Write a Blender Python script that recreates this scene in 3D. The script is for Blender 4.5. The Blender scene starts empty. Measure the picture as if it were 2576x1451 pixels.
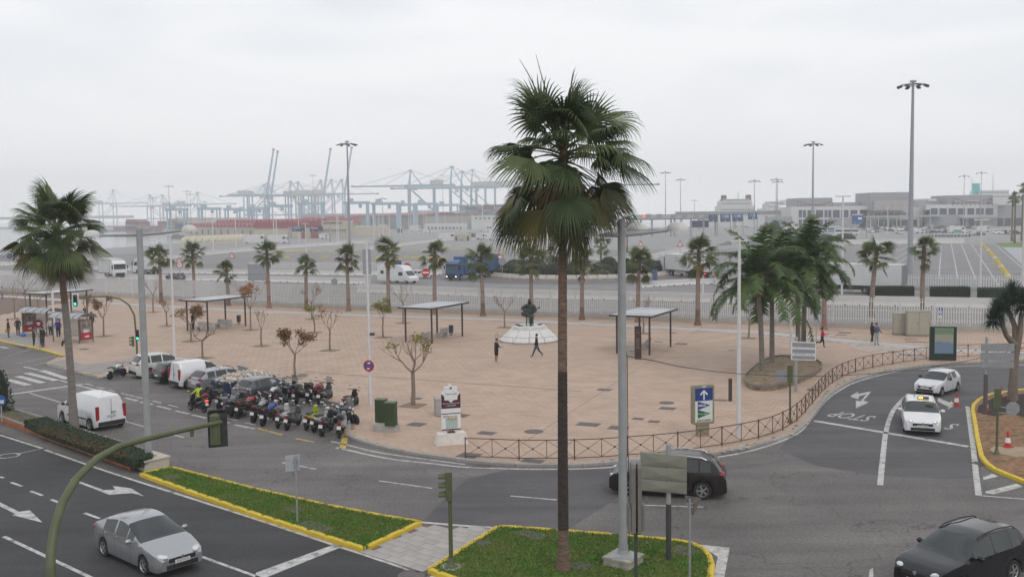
import bpy,bmesh,math,random
from mathutils import Vector,Matrix
from math import radians,sin,cos,pi,atan2,hypot,sqrt,tan
random.seed(7)
S=bpy.context.scene
COL=S.collection
CAMH=11.3
FPX=3650.0/3840.0*2576.0
ROLL=0.0135
PITCH=radians(4.28033)
cam=bpy.data.cameras.new('camera');camo=bpy.data.objects.new('camera',cam);COL.objects.link(camo)
cam.sensor_width=36.0;cam.lens=36.0*3650.0/3840.0
cam.clip_start=0.1;cam.clip_end=20000
camo.location=(0,0,CAMH)
camo.rotation_euler=(Matrix.Rotation(radians(90)-PITCH,3,'X')@Matrix.Rotation(-ROLL,3,'Z')).to_euler()
S.camera=camo
SUN_EL,SUN_AZ=radians(48),radians(150)
W=bpy.data.worlds.new('World');S.world=W;W.use_nodes=True
nt=W.node_tree;nt.nodes.clear();N=nt.nodes.new;K=nt.links.new
sky=N('ShaderNodeTexSky');sky.sky_type='NISHITA';sky.sun_disc=False
sky.sun_elevation=SUN_EL;sky.sun_rotation=SUN_AZ;sky.air_density=1.5;sky.dust_density=4
bg1=N('ShaderNodeBackground');bg1 .inputs[1].default_value=0.10;K(sky.outputs[0],bg1 .inputs[0])
tc=N('ShaderNodeTexCoord');mp=N('ShaderNodeMapping');mp.inputs['Scale'].default_value=(1.0,1.0,4.5)
K(tc.outputs['Generated'],mp.inputs[0])
n1=N('ShaderNodeTexNoise');n1 .inputs['Scale'].default_value=2.4;n1 .inputs['Detail'].default_value=6;n1 .inputs['Roughness'].default_value=0.5
n1 .inputs['Distortion'].default_value=0.4
K(mp.outputs[0],n1 .inputs[0])
sp=N('ShaderNodeSeparateXYZ');K(tc.outputs['Generated'],sp.inputs[0])
mr=N('ShaderNodeMapRange');mr.inputs[1].default_value=0.02;mr.inputs[2].default_value=0.34;K(sp.outputs[2],mr.inputs[0])
r1=N('ShaderNodeValToRGB');K(n1 .outputs[0],r1 .inputs[0])
r1 .color_ramp.elements[0].position=0.36;r1 .color_ramp.elements[0].color=(0.63,0.67,0.73,1)
r1 .color_ramp.elements[1].position=0.60;r1 .color_ramp.elements[1].color=(0.90,0.905,0.92,1)
r2=N('ShaderNodeMixRGB');r2 .inputs[1].default_value=(0.88,0.89,0.91,1);K(mr.outputs[0],r2 .inputs[0]);K(r1 .outputs[0],r2 .inputs[2])
bg2=N('ShaderNodeBackground');bg2 .inputs[1].default_value=1.10;K(r2 .outputs[0],bg2 .inputs[0])
mxs=N('ShaderNodeMixShader');mxs.inputs[0].default_value=0.94;K(bg1 .outputs[0],mxs.inputs[1]);K(bg2 .outputs[0],mxs.inputs[2])
wo=N('ShaderNodeOutputWorld');K(mxs.outputs[0],wo.inputs[0])
sl=bpy.data.lights.new('sun','SUN');sl.energy=0.6;sl.angle=radians(25);sl.color=(1,0.97,0.93)
so=bpy.data.objects.new('sun',sl);COL.objects.link(so)
so.rotation_euler=(radians(90)-SUN_EL,0,pi-SUN_AZ)
S.view_settings.view_transform='Standard';S.view_settings.look='None'
S.view_settings.exposure=0.08;S.view_settings.gamma=1;S.view_settings.use_curve_mapping=False
S.render.resolution_x=1024;S.render.resolution_y=576
S.cycles.max_bounces=6;S.cycles.diffuse_bounces=3;S.cycles.glossy_bounces=3;S.cycles.transparent_max_bounces=8;S.cycles.volume_bounces=2
_c,_s=cos(ROLL),sin(ROLL)
def ray(px,py):
 x,y=px-1288.0,py-725.5
 X,Y=x*_c-y*_s,x*_s+y*_c
 a,b=1.0,-Y/FPX
 return(X/FPX,a*cos(PITCH)+b*sin(PITCH),-a*sin(PITCH)+b*cos(PITCH))
def P(px,py,z=0.0):
 d=ray(px,py);k=(CAMH-z)/(-d[2]);return Vector((d[0]*k,d[1]*k,z))
def HT(px,pb,pt,px2=None,z=0.0):
 g=P(px,pb,z);d=ray(px if px2 is None else px2,pt);k=hypot(g.x,g.y)/hypot(d[0],d[1]);return CAMH+d[2]*k
def AT(px,py,dist):
 d=ray(px,py);k=dist/d[1];return Vector((d[0]*k,dist,CAMH+d[2]*k))
def PXM(px,py):return P(px,py).y/FPX
MATS={}
def mat(name,col,rough=0.6,metal=0.0,var=0.12,scale=6.0,bump=0.0,emit=None,spec=0.5,alpha=None,rnd=0.0,coat=0.0,stretch=None):
 if name in MATS:return MATS[name]
 m=bpy.data.materials.new(name);MATS[name]=m;m.use_nodes=True
 t=m.node_tree;b=t.nodes['Principled BSDF'];n=t.nodes.new;l=t.links.new
 b.inputs['Roughness'].default_value=rough;b.inputs['Metallic'].default_value=metal
 b.inputs['Specular IOR Level'].default_value=spec
 if coat:b.inputs['Coat Weight'].default_value=coat;b.inputs['Coat Roughness'].default_value=0.08
 c4=(col[0],col[1],col[2],1)
 co=n('ShaderNodeTexCoord');nz=n('ShaderNodeTexNoise');nz.inputs['Scale'].default_value=scale;nz.inputs['Detail'].default_value=5
 src=co.outputs['Object']
 if stretch:
  mpn=n('ShaderNodeMapping');mpn.inputs['Scale'].default_value=stretch;l(src,mpn.inputs[0]);src=mpn.outputs[0]
 l(src,nz.inputs[0])
 ramp=n('ShaderNodeMapRange');ramp.inputs[1].default_value=0.3;ramp.inputs[2].default_value=0.7
 ramp.inputs[3].default_value=1-var;ramp.inputs[4].default_value=1+var;l(nz.outputs[0],ramp.inputs[0])
 val=ramp.outputs[0]
 if rnd:
  oi=n('ShaderNodeObjectInfo');ge=n('ShaderNodeNewGeometry')
  ad=n('ShaderNodeMath');ad.operation='ADD';l(oi.outputs['Random'],ad.inputs[0]);l(ge.outputs['Random Per Island'],ad.inputs[1])
  fr=n('ShaderNodeMath');fr.operation='FRACT';l(ad.outputs[0],fr.inputs[0])
  r_=n('ShaderNodeMapRange');r_.inputs[3].default_value=1-rnd;r_.inputs[4].default_value=1+rnd;l(fr.outputs[0],r_.inputs[0])
  mu=n('ShaderNodeMath');mu.operation='MULTIPLY';l(val,mu.inputs[0]);l(r_.outputs[0],mu.inputs[1]);val=mu.outputs[0]
 mx=n('ShaderNodeVectorMath');mx.operation='SCALE';mx.inputs[0].default_value=col[:3];l(val,mx.inputs['Scale'])
 l(mx.outputs[0],b.inputs['Base Color'])
 if bump:
  bp=n('ShaderNodeBump');bp.inputs['Strength'].default_value=bump;bp.inputs['Distance'].default_value=0.02
  n2=n('ShaderNodeTexNoise');n2 .inputs['Scale'].default_value=scale*5;l(co.outputs['Object'],n2 .inputs[0]);l(n2 .outputs[0],bp.inputs['Height']);l(bp.outputs[0],b.inputs['Normal'])
 if emit:
  b.inputs['Emission Color'].default_value=(emit[0],emit[1],emit[2],1);b.inputs['Emission Strength'].default_value=emit[3]
 if alpha is not None:b.inputs['Alpha'].default_value=alpha
 return m
def paint(name,col,**k):
 k.setdefault('rough',0.28);k.setdefault('coat',0.6);k.setdefault('var',0.03);k.setdefault('scale',3);return mat(name,col,**k)
def flat(name,col,**k):
 k.setdefault('var',0.06);return mat(name,col,**k)
class MB:
 def __init__(s):s.v=[];s.f=[];s.m=[];s.mi=0
 def add(s,vs,fs):
  o=len(s.v);s.v+=[tuple(p)for p in vs];s.f+=[tuple(i+o for i in f)for f in fs];s.m+=[s.mi]*len(fs);return s
 def box(s,c,d,rz=0.0,rx=0.0,ry=0.0,taper=1.0):
  x,y,z=d[0]/2,d[1]/2,d[2]/2
  p=[(-x,-y,-z),(x,-y,-z),(x,y,-z),(-x,y,-z),(-x*taper,-y*taper,z),(x*taper,-y*taper,z),(x*taper,y*taper,z),(-x*taper,y*taper,z)]
  if rz or rx or ry:
   R=Matrix.Rotation(rz,3,'Z')@Matrix.Rotation(ry,3,'Y')@Matrix.Rotation(rx,3,'X');p=[R@Vector(q)for q in p]
  return s.add([(q[0]+c[0],q[1]+c[1],q[2]+c[2])for q in p],[(0,3,2,1),(4,5,6,7),(0,1,5,4),(1,2,6,5),(2,3,7,6),(3,0,4,7)])
 def b2(s,x0,x1,y0,y1,z0,z1):return s.box(((x0+x1)/2,(y0+y1)/2,(z0+z1)/2),(abs(x1-x0),abs(y1-y0),abs(z1-z0)))
 def tube(s,path,rad,n=8,caps=True):
  path=[Vector(p)for p in path];R=rad if isinstance(rad,(list,tuple))else[rad]*len(path)
  vs=[];up=None
  for i,p in enumerate(path):
   d=(path[min(i+1,len(path)-1)]-path[max(i-1,0)]);
   if d.length<1e-9:d=Vector((0,0,1))
   d.normalize()
   if up is None:up=Vector((1,0,0))if abs(d.x)<0.8 else Vector((0,1,0))
   u=(up-d*up.dot(d))
   if u.length<1e-6:u=d.orthogonal()
   u.normalize();w=d.cross(u);up=u
   for k in range(n):
    a=2*pi*k/n;vs.append(p+(u*cos(a)+w*sin(a))*R[i])
  fs=[]
  for i in range(len(path)-1):
   for k in range(n):fs.append((i*n+k,i*n+(k+1)%n,(i+1)*n+(k+1)%n,(i+1)*n+k))
  if caps:fs.append(tuple(range(n-1,-1,-1)));o=(len(path)-1)*n;fs.append(tuple(range(o,o+n)))
  return s.add(vs,fs)
 def cyl(s,p0,p1,r0,r1=None,n=10):return s.tube([p0,p1],[r0,r0 if r1 is None else r1],n)
 def lathe(s,prof,n=16,c=(0,0,0),a0=0.0,sx=1.0,sy=1.0):
  vs=[];fs=[];m=len(prof)
  for k in range(n):
   a=a0+2*pi*k/n
   for r,z in prof:vs.append((c[0]+r*cos(a)*sx,c[1]+r*sin(a)*sy,c[2]+z))
  for k in range(n):
   k2=(k+1)%n
   for j in range(m-1):fs.append((k*m+j,k2*m+j,k2*m+j+1,k*m+j+1))
  return s.add(vs,fs)
 def lathey(s,prof,n=16,c=(0,0,0)):
  vs=[];fs=[];m=len(prof)
  for k in range(n):
   a=2*pi*k/n
   for r,y in prof:vs.append((c[0]+r*cos(a),c[1]+y,c[2]+r*sin(a)))
  for k in range(n):
   k2=(k+1)%n
   for j in range(m-1):fs.append((k*m+j,k*m+j+1,k2*m+j+1,k2*m+j))
  return s.add(vs,fs)
 def ball(s,c,r,n=10,m=6):
  r3=r if isinstance(r,(list,tuple))else(r,r,r);vs=[];fs=[]
  for j in range(m+1):
   b=-pi/2+pi*j/m
   for k in range(n):a=2*pi*k/n;vs.append((c[0]+r3[0]*cos(b)*cos(a),c[1]+r3[1]*cos(b)*sin(a),c[2]+r3[2]*sin(b)))
  for j in range(m):
   for k in range(n):fs.append((j*n+k,j*n+(k+1)%n,(j+1)*n+(k+1)%n,(j+1)*n+k))
  return s.add(vs,fs)
 def prism(s,poly,z0,z1):
  n=len(poly);vs=[(p[0],p[1],z0)for p in poly]+[(p[0],p[1],z1)for p in poly]
  a=sum(poly[i][0]*poly[(i+1)%n][1]-poly[(i+1)%n][0]*poly[i][1]for i in range(n))
  if a<0:vs=vs[:n][::-1]+vs[n:][::-1]
  return s.add(vs,[tuple(range(n-1,-1,-1)),tuple(range(n,2*n))]+[(i,(i+1)%n,n+(i+1)%n,n+i)for i in range(n)])
 def ext(s,pts,vec):
  n=len(pts);v=Vector(vec);q=[Vector(p)for p in pts]
  return s.add(q+[p+v for p in q],[tuple(range(n-1,-1,-1)),tuple(range(n,2*n))]+[(i,(i+1)%n,n+(i+1)%n,n+i)for i in range(n)])
 def face(s,*pts):return s.add(pts,[tuple(range(len(pts)))])
 def sheet(s,poly,z):
  n=len(poly);a=sum(poly[i][0]*poly[(i+1)%n][1]-poly[(i+1)%n][0]*poly[i][1]for i in range(n))
  if a<0:poly=poly[::-1]
  return s.add([(p[0],p[1],z)for p in poly],[tuple(range(n))])
 def strip(s,path,w,z):
  L_,R_=offs(path,w/2),offs(path,-w/2);n=len(path)
  return s.add([(p[0],p[1],z)for p in R_]+[(p[0],p[1],z)for p in L_],[(i,i+1,n+i+1,n+i)for i in range(n-1)])
 def loft(s,rings,closed=False):
  m=len(rings[0]);o=[]
  for r in rings:o+=r
  fs=[]
  for i in range(len(rings)-1):
   for k in range(m if closed else m-1):fs.append((i*m+k,i*m+(k+1)%m,(i+1)*m+(k+1)%m,(i+1)*m+k))
  return s.add(o,fs)
 def mesh(s,name,mats,smooth=None):
  me=bpy.data.meshes.new(name);me.from_pydata(s.v,[],s.f)
  for m in(mats if isinstance(mats,(list,tuple))else[mats]if mats else[]):me.materials.append(m)
  if len(me.materials)>1:me.polygons.foreach_set('material_index',s.m)
  if smooth is not None:
   me.polygons.foreach_set('use_smooth',[True]*len(me.polygons));me.set_sharp_from_angle(angle=radians(smooth))
  me.update();return me
 def build(s,name,mats=None,parent=None,smooth=None,loc=None,rz=None,label=None):
  return ob(name,s.mesh(name,mats,smooth),parent,loc,rz,label)
def ob(name,me,parent=None,loc=None,rz=None,label=None):
 o=bpy.data.objects.new(name,me);COL.objects.link(o)
 if parent:o.parent=parent
 if loc is not None:o.location=loc
 if rz is not None:o.rotation_euler=(0,0,rz)
 if label:o['label']=label
 return o
def tag(o,label,cat,group=None,kind=None):
 if label:o['label']=label
 if cat:o['category']=cat
 if group:o['group']=group
 if kind:o['kind']=kind
 return o
def T(name,label,cat,loc=(0,0,0),rz=0.0,group=None):
 o=bpy.data.objects.new(name,None);COL.objects.link(o);o.location=loc;o.rotation_euler=(0,0,rz);o.empty_display_size=0.2
 return tag(o,label,cat,group)
def one(name,mb,mats,label,cat,loc=(0,0,0),rz=0.0,group=None,smooth=None):
 return tag(mb.build(name,mats,None,smooth,loc,rz),label,cat,group)
def struct(name,mb,mats,smooth=None):
 o=mb.build(name,mats,None,smooth);o['kind']='structure';return o
def kids(o):return[c for c in ALLK.get(o.name,[])]if False else list(o.children)
def dup(root,loc,rz,label=None,group=None,scale=None,swap=None):
 def cp(o,par):
  c=o.copy();COL.objects.link(c)
  if par is not None:c.parent=par
  if swap and c.type=='MESH':
   for i,sl_ in enumerate(c.material_slots):
    if sl_.material and sl_.material.name in swap:sl_.link='OBJECT';sl_.material=swap[sl_.material.name]
  for ch in list(o.children):cp(ch,c)
  return c
 r=cp(root,None);r.location=loc;r.rotation_euler=(0,0,rz)
 if scale:r.scale=(scale,scale,scale)
 if label:r['label']=label
 if group:r['group']=group
 return r
def offs(path,d):
 out=[];n=len(path)
 for i in range(n):
  a=path[max(i-1,0)];b=path[min(i+1,n-1)];dx,dy=b[0]-a[0],b[1]-a[1];l=hypot(dx,dy)or 1
  out.append((path[i][0]-dy/l*d,path[i][1]+dx/l*d))
 return out
def resample(path,step):
 out=[Vector((path[0][0],path[0][1]))];acc=0.0;last=out[0]
 for p in path[1:]:
  p=Vector((p[0],p[1]));
  while(p-last).length+acc>=step:
   d=(p-last);l=d.length;q=last+d*((step-acc)/l);out.append(q);last=q;acc=0.0
  acc+=(p-last).length;last=p
 if acc>step*0.3:out.append(last.copy())
 return[(q.x,q.y)for q in out]
def smoothp(pts,k=6):
 pts=[Vector((p[0],p[1]))for p in pts];out=[]
 for i in range(len(pts)-1):
  p0,p1,p2,p3=pts[max(i-1,0)],pts[i],pts[i+1],pts[min(i+2,len(pts)-1)]
  for j in range(k):
   t=j/k;out.append(0.5*((2*p1)+(p2-p0)*t+(2*p0-5*p1+4*p2-p3)*t*t+(3*p1-p0-3*p2+p3)*t**3))
 out.append(pts[-1]);return[(q.x,q.y)for q in out]
def PP(pts,z=0.0):return[tuple(P(x,y,z)[:2])for x,y in pts]
def inside(pt,poly):
 x,y=pt;r=False;j=len(poly)-1
 for i in range(len(poly)):
  xi,yi=poly[i];xj,yj=poly[j]
  if(yi>y)!=(yj>y)and x<(xj-xi)*(y-yi)/(yj-yi)+xi:r=not r
  j=i
 return r
def face_to(a,b):return atan2(b[1]-a[1],b[0]-a[0])
def dirv(px0,py0,px1,py1):
 a,b=P(px0,py0),P(px1,py1);return face_to(a,b)
_TXT={}
def textmesh(txt,size,mt,ext=0.0,align='CENTER',shear=0.0,bold=0.0):
 cu=bpy.data.curves.new('t','FONT');cu.body=txt;cu.size=size;cu.align_x=align;cu.align_y='CENTER';cu.extrude=ext;cu.shear=shear;cu.offset=bold;cu.resolution_u=2
 o=bpy.data.objects.new('t',cu);COL.objects.link(o)
 me=bpy.data.meshes.new_from_object(o);bpy.data.objects.remove(o);me.materials.clear();me.materials.append(mt);return me
def text(txt,size,mt,parent,loc,rot=(pi/2,0,0),name='lettering',fit=None,**k):
 me=textmesh(txt,size,mt,**k);me.name=name
 o=ob(name,me,parent,loc);o.rotation_euler=rot
 if fit and len(me.vertices):
  xs=[v.co.x for v in me.vertices];w=max(xs)-min(xs)
  if w>0:o.scale=(fit/w,1,1)
 return o
ORD='first second third fourth fifth sixth seventh eighth ninth tenth eleventh twelfth thirteenth fourteenth fifteenth sixteenth seventeenth eighteenth nineteenth twentieth'.split();ORD+=['twenty-'+w for w in ORD[:9]]+['thirtieth']+['thirty-'+w for w in ORD[:9]]+['fortieth']+['forty-'+w for w in ORD[:9]]
UNIT={}
def unitbox(mt,bev=0.0):
 k=(mt.name,bev)
 if k not in UNIT:
  b=MB()
  if bev:b.box((0,0,0.5-bev),(1,1,1-2*bev+2*bev*0));b.v=[];b.f=[];b.m=[];e=bev;b.add([(-.5,-.5,0),(.5,-.5,0),(.5,.5,0),(-.5,.5,0),(-.5,-.5,1-e),(.5,-.5,1-e),(.5,.5,1-e),(-.5,.5,1-e),(-.5+e,-.5+e,1),(.5-e,-.5+e,1),(.5-e,.5-e,1),(-.5+e,.5-e,1)],[(0,1,5,4),(1,2,6,5),(2,3,7,6),(3,0,4,7),(4,5,9,8),(5,6,10,9),(6,7,11,10),(7,4,8,11),(8,9,10,11)])
  else:b.box((0,0,.5),(1,1,1))
  UNIT[k]=b.mesh('stone',mt)
 return UNIT[k]
def stones(path,step,w,h,name,mt,parent=None,gap=0.012,z=0.0,off=0.0,bev=0.12,jit=0.0):
 pts=resample(path,step)
 if off:pts=offs(pts,off)
 out=[]
 for i in range(len(pts)-1):
  a,b=pts[i],pts[i+1];l=hypot(b[0]-a[0],b[1]-a[1])
  o=ob(name,unitbox(mt,bev),parent,((a[0]+b[0])/2,(a[1]+b[1])/2,z+random.uniform(-jit,jit)),face_to(a,b));o.scale=(l-gap,w,h);out.append(o)
 return out
 # == materials of the ground
def asphalt(name,col,crack=0.0,fleck=0.25,big=0.18,stretch=None):
 m=bpy.data.materials.new(name);MATS[name]=m;m.use_nodes=True
 t=m.node_tree;b=t.nodes['Principled BSDF'];n=t.nodes.new;l=t.links.new
 b.inputs['Roughness'].default_value=0.75;b.inputs['Specular IOR Level'].default_value=0.35
 co=n('ShaderNodeTexCoord')
 def noise(sc,det,mp=None):
  z=n('ShaderNodeTexNoise');z.inputs['Scale'].default_value=sc;z.inputs['Detail'].default_value=det
  if mp:
   q=n('ShaderNodeMapping');q.inputs['Rotation'].default_value=(0,0,mp[0]);q.inputs['Scale'].default_value=(mp[1],mp[2],1);l(co.outputs['Object'],q.inputs[0]);l(q.outputs[0],z.inputs[0])
  else:l(co.outputs['Object'],z.inputs[0])
  return z.outputs[0]
 def rng(s,a,b_,lo=.3,hi=.7):
  r=n('ShaderNodeMapRange');r.inputs[1].default_value=lo;r.inputs[2].default_value=hi;r.inputs[3].default_value=a;r.inputs[4].default_value=b_;l(s,r.inputs[0]);return r.outputs[0]
 def mul(a,c):
  q=n('ShaderNodeMath');q.operation='MULTIPLY';l(a,q.inputs[0]);l(c,q.inputs[1]);return q.outputs[0]
 v=mul(rng(noise(0.22,4),1-big,1+big),rng(noise(9,3),1-fleck,1+fleck))
 v=mul(v,rng(noise(1.3,5),.93,1.07))
 if stretch is not None:v=mul(v,rng(noise(1.0,3,(stretch,0.05,0.9)),.80,1.12))
 if crack:
  vo=n('ShaderNodeTexVoronoi');vo.feature='DISTANCE_TO_EDGE';vo.inputs['Scale'].default_value=0.16
  dn=n('ShaderNodeTexNoise');dn.inputs['Scale'].default_value=0.9;dn.inputs['Detail'].default_value=4;l(co.outputs['Object'],dn.inputs[0])
  sc=n('ShaderNodeVectorMath');sc.operation='SCALE';sc.inputs['Scale'].default_value=2.6;l(dn.outputs['Color'],sc.inputs[0])
  ad=n('ShaderNodeVectorMath');l(co.outputs['Object'],ad.inputs[0]);l(sc.outputs[0],ad.inputs[1]);l(ad.outputs[0],vo.inputs['Vector'])
  v=mul(v,rng(vo.outputs['Distance'],1-crack,1.0,0.002,0.006))
 mx=n('ShaderNodeVectorMath');mx.operation='SCALE';mx.inputs[0].default_value=col;l(v,mx.inputs['Scale']);l(mx.outputs[0],b.inputs['Base Color'])
 bp=n('ShaderNodeBump');bp.inputs['Strength'].default_value=0.35;bp.inputs['Distance'].default_value=0.01;l(noise(40,2),bp.inputs['Height']);l(bp.outputs[0],b.inputs['Normal'])
 return m
ROADDIR=radians(-42)
M_ROAD=asphalt('asphalt_worn',(0.142,0.129,0.123),crack=0.45,stretch=-ROADDIR)
M_DARK=asphalt('asphalt_dark',(0.049,0.048,0.051),stretch=-ROADDIR,fleck=0.2)
M_PATCH=asphalt('asphalt_patch',(0.098,0.092,0.093),fleck=0.12,big=0.1,stretch=radians(20))
M_PORT=asphalt('port_asphalt',(0.215,0.208,0.205),fleck=0.12,big=0.14,stretch=radians(28))
M_LAND=asphalt('port_concrete',(0.26,0.255,0.25),fleck=0.1,big=0.2)
M_CONC=mat('concrete',(0.36,0.34,0.32),rough=.8,var=.14,scale=2.5,bump=.2)
M_KERB=mat('kerb_concrete',(0.30,0.285,0.265),rough=.85,var=.18,scale=3,bump=.3,rnd=.14)
M_YKERB=mat('kerb_yellow_paint',(0.62,0.44,0.03),rough=.6,var=.16,scale=5,bump=.2,rnd=.06)
M_WHITE=mat('road_paint',(0.50,0.49,0.47),rough=.6,var=.22,scale=4)
def worn(m,lo=.42,hi=.62,floor_=.25,sc=2.2):
 t=m.node_tree;b=t.nodes['Principled BSDF'];ge=t.nodes.new('ShaderNodeNewGeometry');z=t.nodes.new('ShaderNodeTexNoise');z.inputs['Scale'].default_value=sc;z.inputs['Detail'].default_value=8;z.inputs['Roughness'].default_value=.7;t.links.new(ge.outputs['Position'],z.inputs[0])
 r=t.nodes.new('ShaderNodeMapRange');r.inputs[1].default_value=lo-.12;r.inputs[2].default_value=hi-.12;r.inputs[3].default_value=floor_;r.inputs[4].default_value=.96;t.links.new(z.outputs[0],r.inputs[0]);t.links.new(r.outputs[0],b.inputs['Alpha'])
worn(M_WHITE)
M_YELL=mat('road_paint_yellow',(0.50,0.36,0.09),rough=.6,var=.3,scale=5)
worn(M_YELL,floor_=.2)
M_TILE=mat('plaza_tile',(0.445,0.322,0.244),rough=.75,var=.10,scale=.5,bump=.15,rnd=.055)
M_GROUT=mat('plaza_grout',(0.17,0.115,0.09),rough=.9,var=.2,scale=2)
M_PATH=mat('cycle_path',(0.42,0.40,0.38),rough=.75,var=.09,scale=.6)
M_GREYPAVE=mat('grey_paver',(0.37,0.34,0.32),rough=.8,var=.12,scale=.9,rnd=.09,bump=.2)
M_SOIL=mat('planter_soil',(0.23,0.17,0.11),rough=.95,var=.4,scale=2.2,bump=.6)
M_IRON=mat('cast_iron',(0.115,0.10,0.094),rough=.7,var=.25,scale=9)
M_WATER=mat('harbour_water',(0.10,0.12,0.13),rough=.12,var=.1,scale=.02,bump=.15)
# == water and land
b=MB();b.sheet([(-9000,-400),(9000,-400),(9000,14000),(-9000,14000)],-2.2);struct('water',b,M_WATER)
land=[(-900,-120),(900,-120),(900,760),(420,790),(75,820),(75,1100),(160,1200),(200,1500),(-640,1500),(-640,1330),(-330,1100),(-271,782),(-155,520),(-165,470),(-168,400),(-179,341),(-400,332),(-900,300)]
b=MB();b.prism(land,-4,-0.02);struct('ground',b,M_LAND)
b=MB();b.sheet([(-130,4),(130,4),(130,88),(-130,100)],0.0);struct('road',b,M_ROAD)
b=MB();b.sheet([(-175,120),(-60,120),(45,75),(190,60),(190,300),(120,330),(60,300),(-20,330),(-175,335)],0.004);struct('port_road',b,M_PORT)
lw=[(-60,1070),(0,1088),(110,1125),(240,1172),(352,1208),(420,1231),(660,1307),(837,1368),(915,1394),(1085,1448),(1085,1900),(-400,1900)]
b=MB();b.sheet(PP(lw),0.004);struct('carriageway',b,M_DARK)
pt=[(1176,1204),(1280,1180),(1405,1181),(1556,1176),(1640,1190),(1556,1250),(1430,1330),(1255,1327),(1062,1312),(1110,1263)]
b=MB();b.sheet(PP(pt),0.004);struct('road_patch',b,M_PATCH)
pt=[(2040,1056),(2072,1012),(2107,983),(2157,960),(2232,940),(2332,928),(2457,922),(2800,915),(2800,985),(2572,988),(2494,999),(2460,1010),(2444,1024),(2454,1110),(2466,1158),(2470,1200),(2380,1205),(2200,1195),(2050,1170),(1960,1130),(1985,1100)]
b=MB();b.sheet(PP(pt),0.004);struct('road_patch',b,M_PATCH)
# == plaza
kerbA=[(-330,780),(-120,828),(0,858),(45,869),(100,879),(162,897)]
kerbB=[(116,917),(160,930),(215,943),(252,953)]
A=P(884,1023);Bp=(A.x-24.0*cos(radians(42)),A.y+24.0*sin(radians(42)))
kerbC=[(876,1098),(918,1114),(970,1129),(1046,1143),(1121,1154),(1196,1163),(1288,1172),(1403,1173),(1489,1171),(1557,1164),(1680,1156),(1790,1143),(1865,1132),(1932,1115),(1982,1098),(2014,1078),(2040,1050),(2072,1008),(2107,978),(2157,955),(2232,935),(2332,922),(2457,914),(2576,908),(2800,902)]
wA,wB,wC=PP(kerbA),PP(kerbB),smoothp(PP(kerbC),4)
bay=[wB[-1],Bp,(A.x,A.y),wC[0]]
fence_px=[(-260,718),(0,734),(360,752),(644,772),(966,783),(1288,795),(1600,807),(1913,819),(2250,832),(2576,840),(2900,846)]
wF=PP(fence_px)
plaza=wA+wB+bay[1:3]+wC+wF[::-1]
b=MB();b.prism(plaza,0.0,0.112);plz=struct('plaza',b,M_GROUT)
UA=radians(-24.8);ux,uy=cos(UA),sin(UA);vx,vy=-uy,ux
TU,TV,GAP=0.60,0.40,0.018
band_c=PP([(0,746),(350,769.5),(644,785.5),(1288,808),(1913,839),(2344,881),(2576,893),(2850,903)])
def dseg(p,a,b_):
 ax,ay=a;dx,dy=b_[0]-ax,b_[1]-ay;t=max(0,min(1,((p[0]-ax)*dx+(p[1]-ay)*dy)/(dx*dx+dy*dy)));return hypot(p[0]-ax-t*dx,p[1]-ay-t*dy)
bandw=[(band_c[i],band_c[i+1])for i in range(len(band_c)-1)]
inner=plaza
tl=[]
for j in range(-70,390):
 for i in range(-200,130):
  u=(i+(0.5 if j%2 else 0))*TU*1.0;v=j*TV
  x,y=u*ux+v*vx,40+u*uy+v*vy
  if not(-62<x<60 and 38<y<150)or abs(x)>y*0.60+3:continue
  if not inside((x,y),inner):continue
  if y>112 and random.random()<0:continue
  tl.append((x,y))
tl=[t for t in tl if min(dseg(t,a,c)for a,c in bandw)>1.15]
def near_edge(p):return min(min(dseg(p,wC[i],wC[i+1])for i in range(len(wC)-1)),dseg(p,bay[2],wC[0]))if p[1]<75 else 9
tl=[t for t in tl if near_edge(t)>0.05]
tl.sort(key=lambda t:hypot(*t))
bt=MB();hu,hv=(TU-GAP)/2,(TV-GAP)/2
bt.add([(-hu,-hv,0),(hu,-hv,0),(hu,hv,0),(-hu,hv,0),(-hu,-hv,.012),(hu,-hv,.012),(hu,hv,.012),(-hu,hv,.012)],[(4,5,6,7),(0,1,5,4),(1,2,6,5),(2,3,7,6),(3,0,4,7)])
tm=bt.mesh('tile',M_TILE)
for x,y in tl[:300]:
 ob('tile',tm,plz,(x,y,0.112+random.uniform(-.0015,.002)),UA)
bt=MB()
for x,y in tl[300:]:
 z=.112;h=.012+random.uniform(-.0015,.002)
 q=[(x+a*hu*ux+c*hv*vx,y+a*hu*uy+c*hv*vy)for a,c in((-1,-1),(1,-1),(1,1),(-1,1))]
 if y<70:bt.add([(p[0],p[1],z)for p in q]+[(p[0],p[1],z+h)for p in q],[(4,5,6,7),(0,1,5,4),(1,2,6,5),(2,3,7,6),(3,0,4,7)])
 else:bt.add([(p[0],p[1],z+h)for p in q],[(0,1,2,3)])
o=bt.build('tile_field',M_TILE,plz);o['kind']='stuff'
b=MB();b.strip(band_c,2.15,0.126);struct('cycle_path',b,M_PATH)
for k in range(4):
 b=MB();pa=PP([(2118+k*14,863.5-1.8+k*5.6),(2302+k*4,884-4+k*5.4)],.12);b.strip(pa,0.34,0.131);o=b.build('crossing_bar',M_WHITE,None);o['kind']='structure'
for q in([(0,842),(60,838),(118,862),(60,876),(0,858)],[(118,917),(170,908),(215,922),(340,908),(350,915),(250,947),(165,929)]):
 b=MB();b.sheet(PP(q),0.128);struct('pavement',b,mat('slab_grey',(0.27,0.25,0.235),rough=.85,var=.12,scale=1.5))
kb=T('plaza_kerb',None,None);kb['kind']='structure'
stones(wA,1.0,0.24,0.14,'kerb_stone',M_YKERB,kb,off=.0)
stones(wB,1.0,0.22,0.10,'kerb_stone',M_KERB,kb,off=.0)
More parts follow.
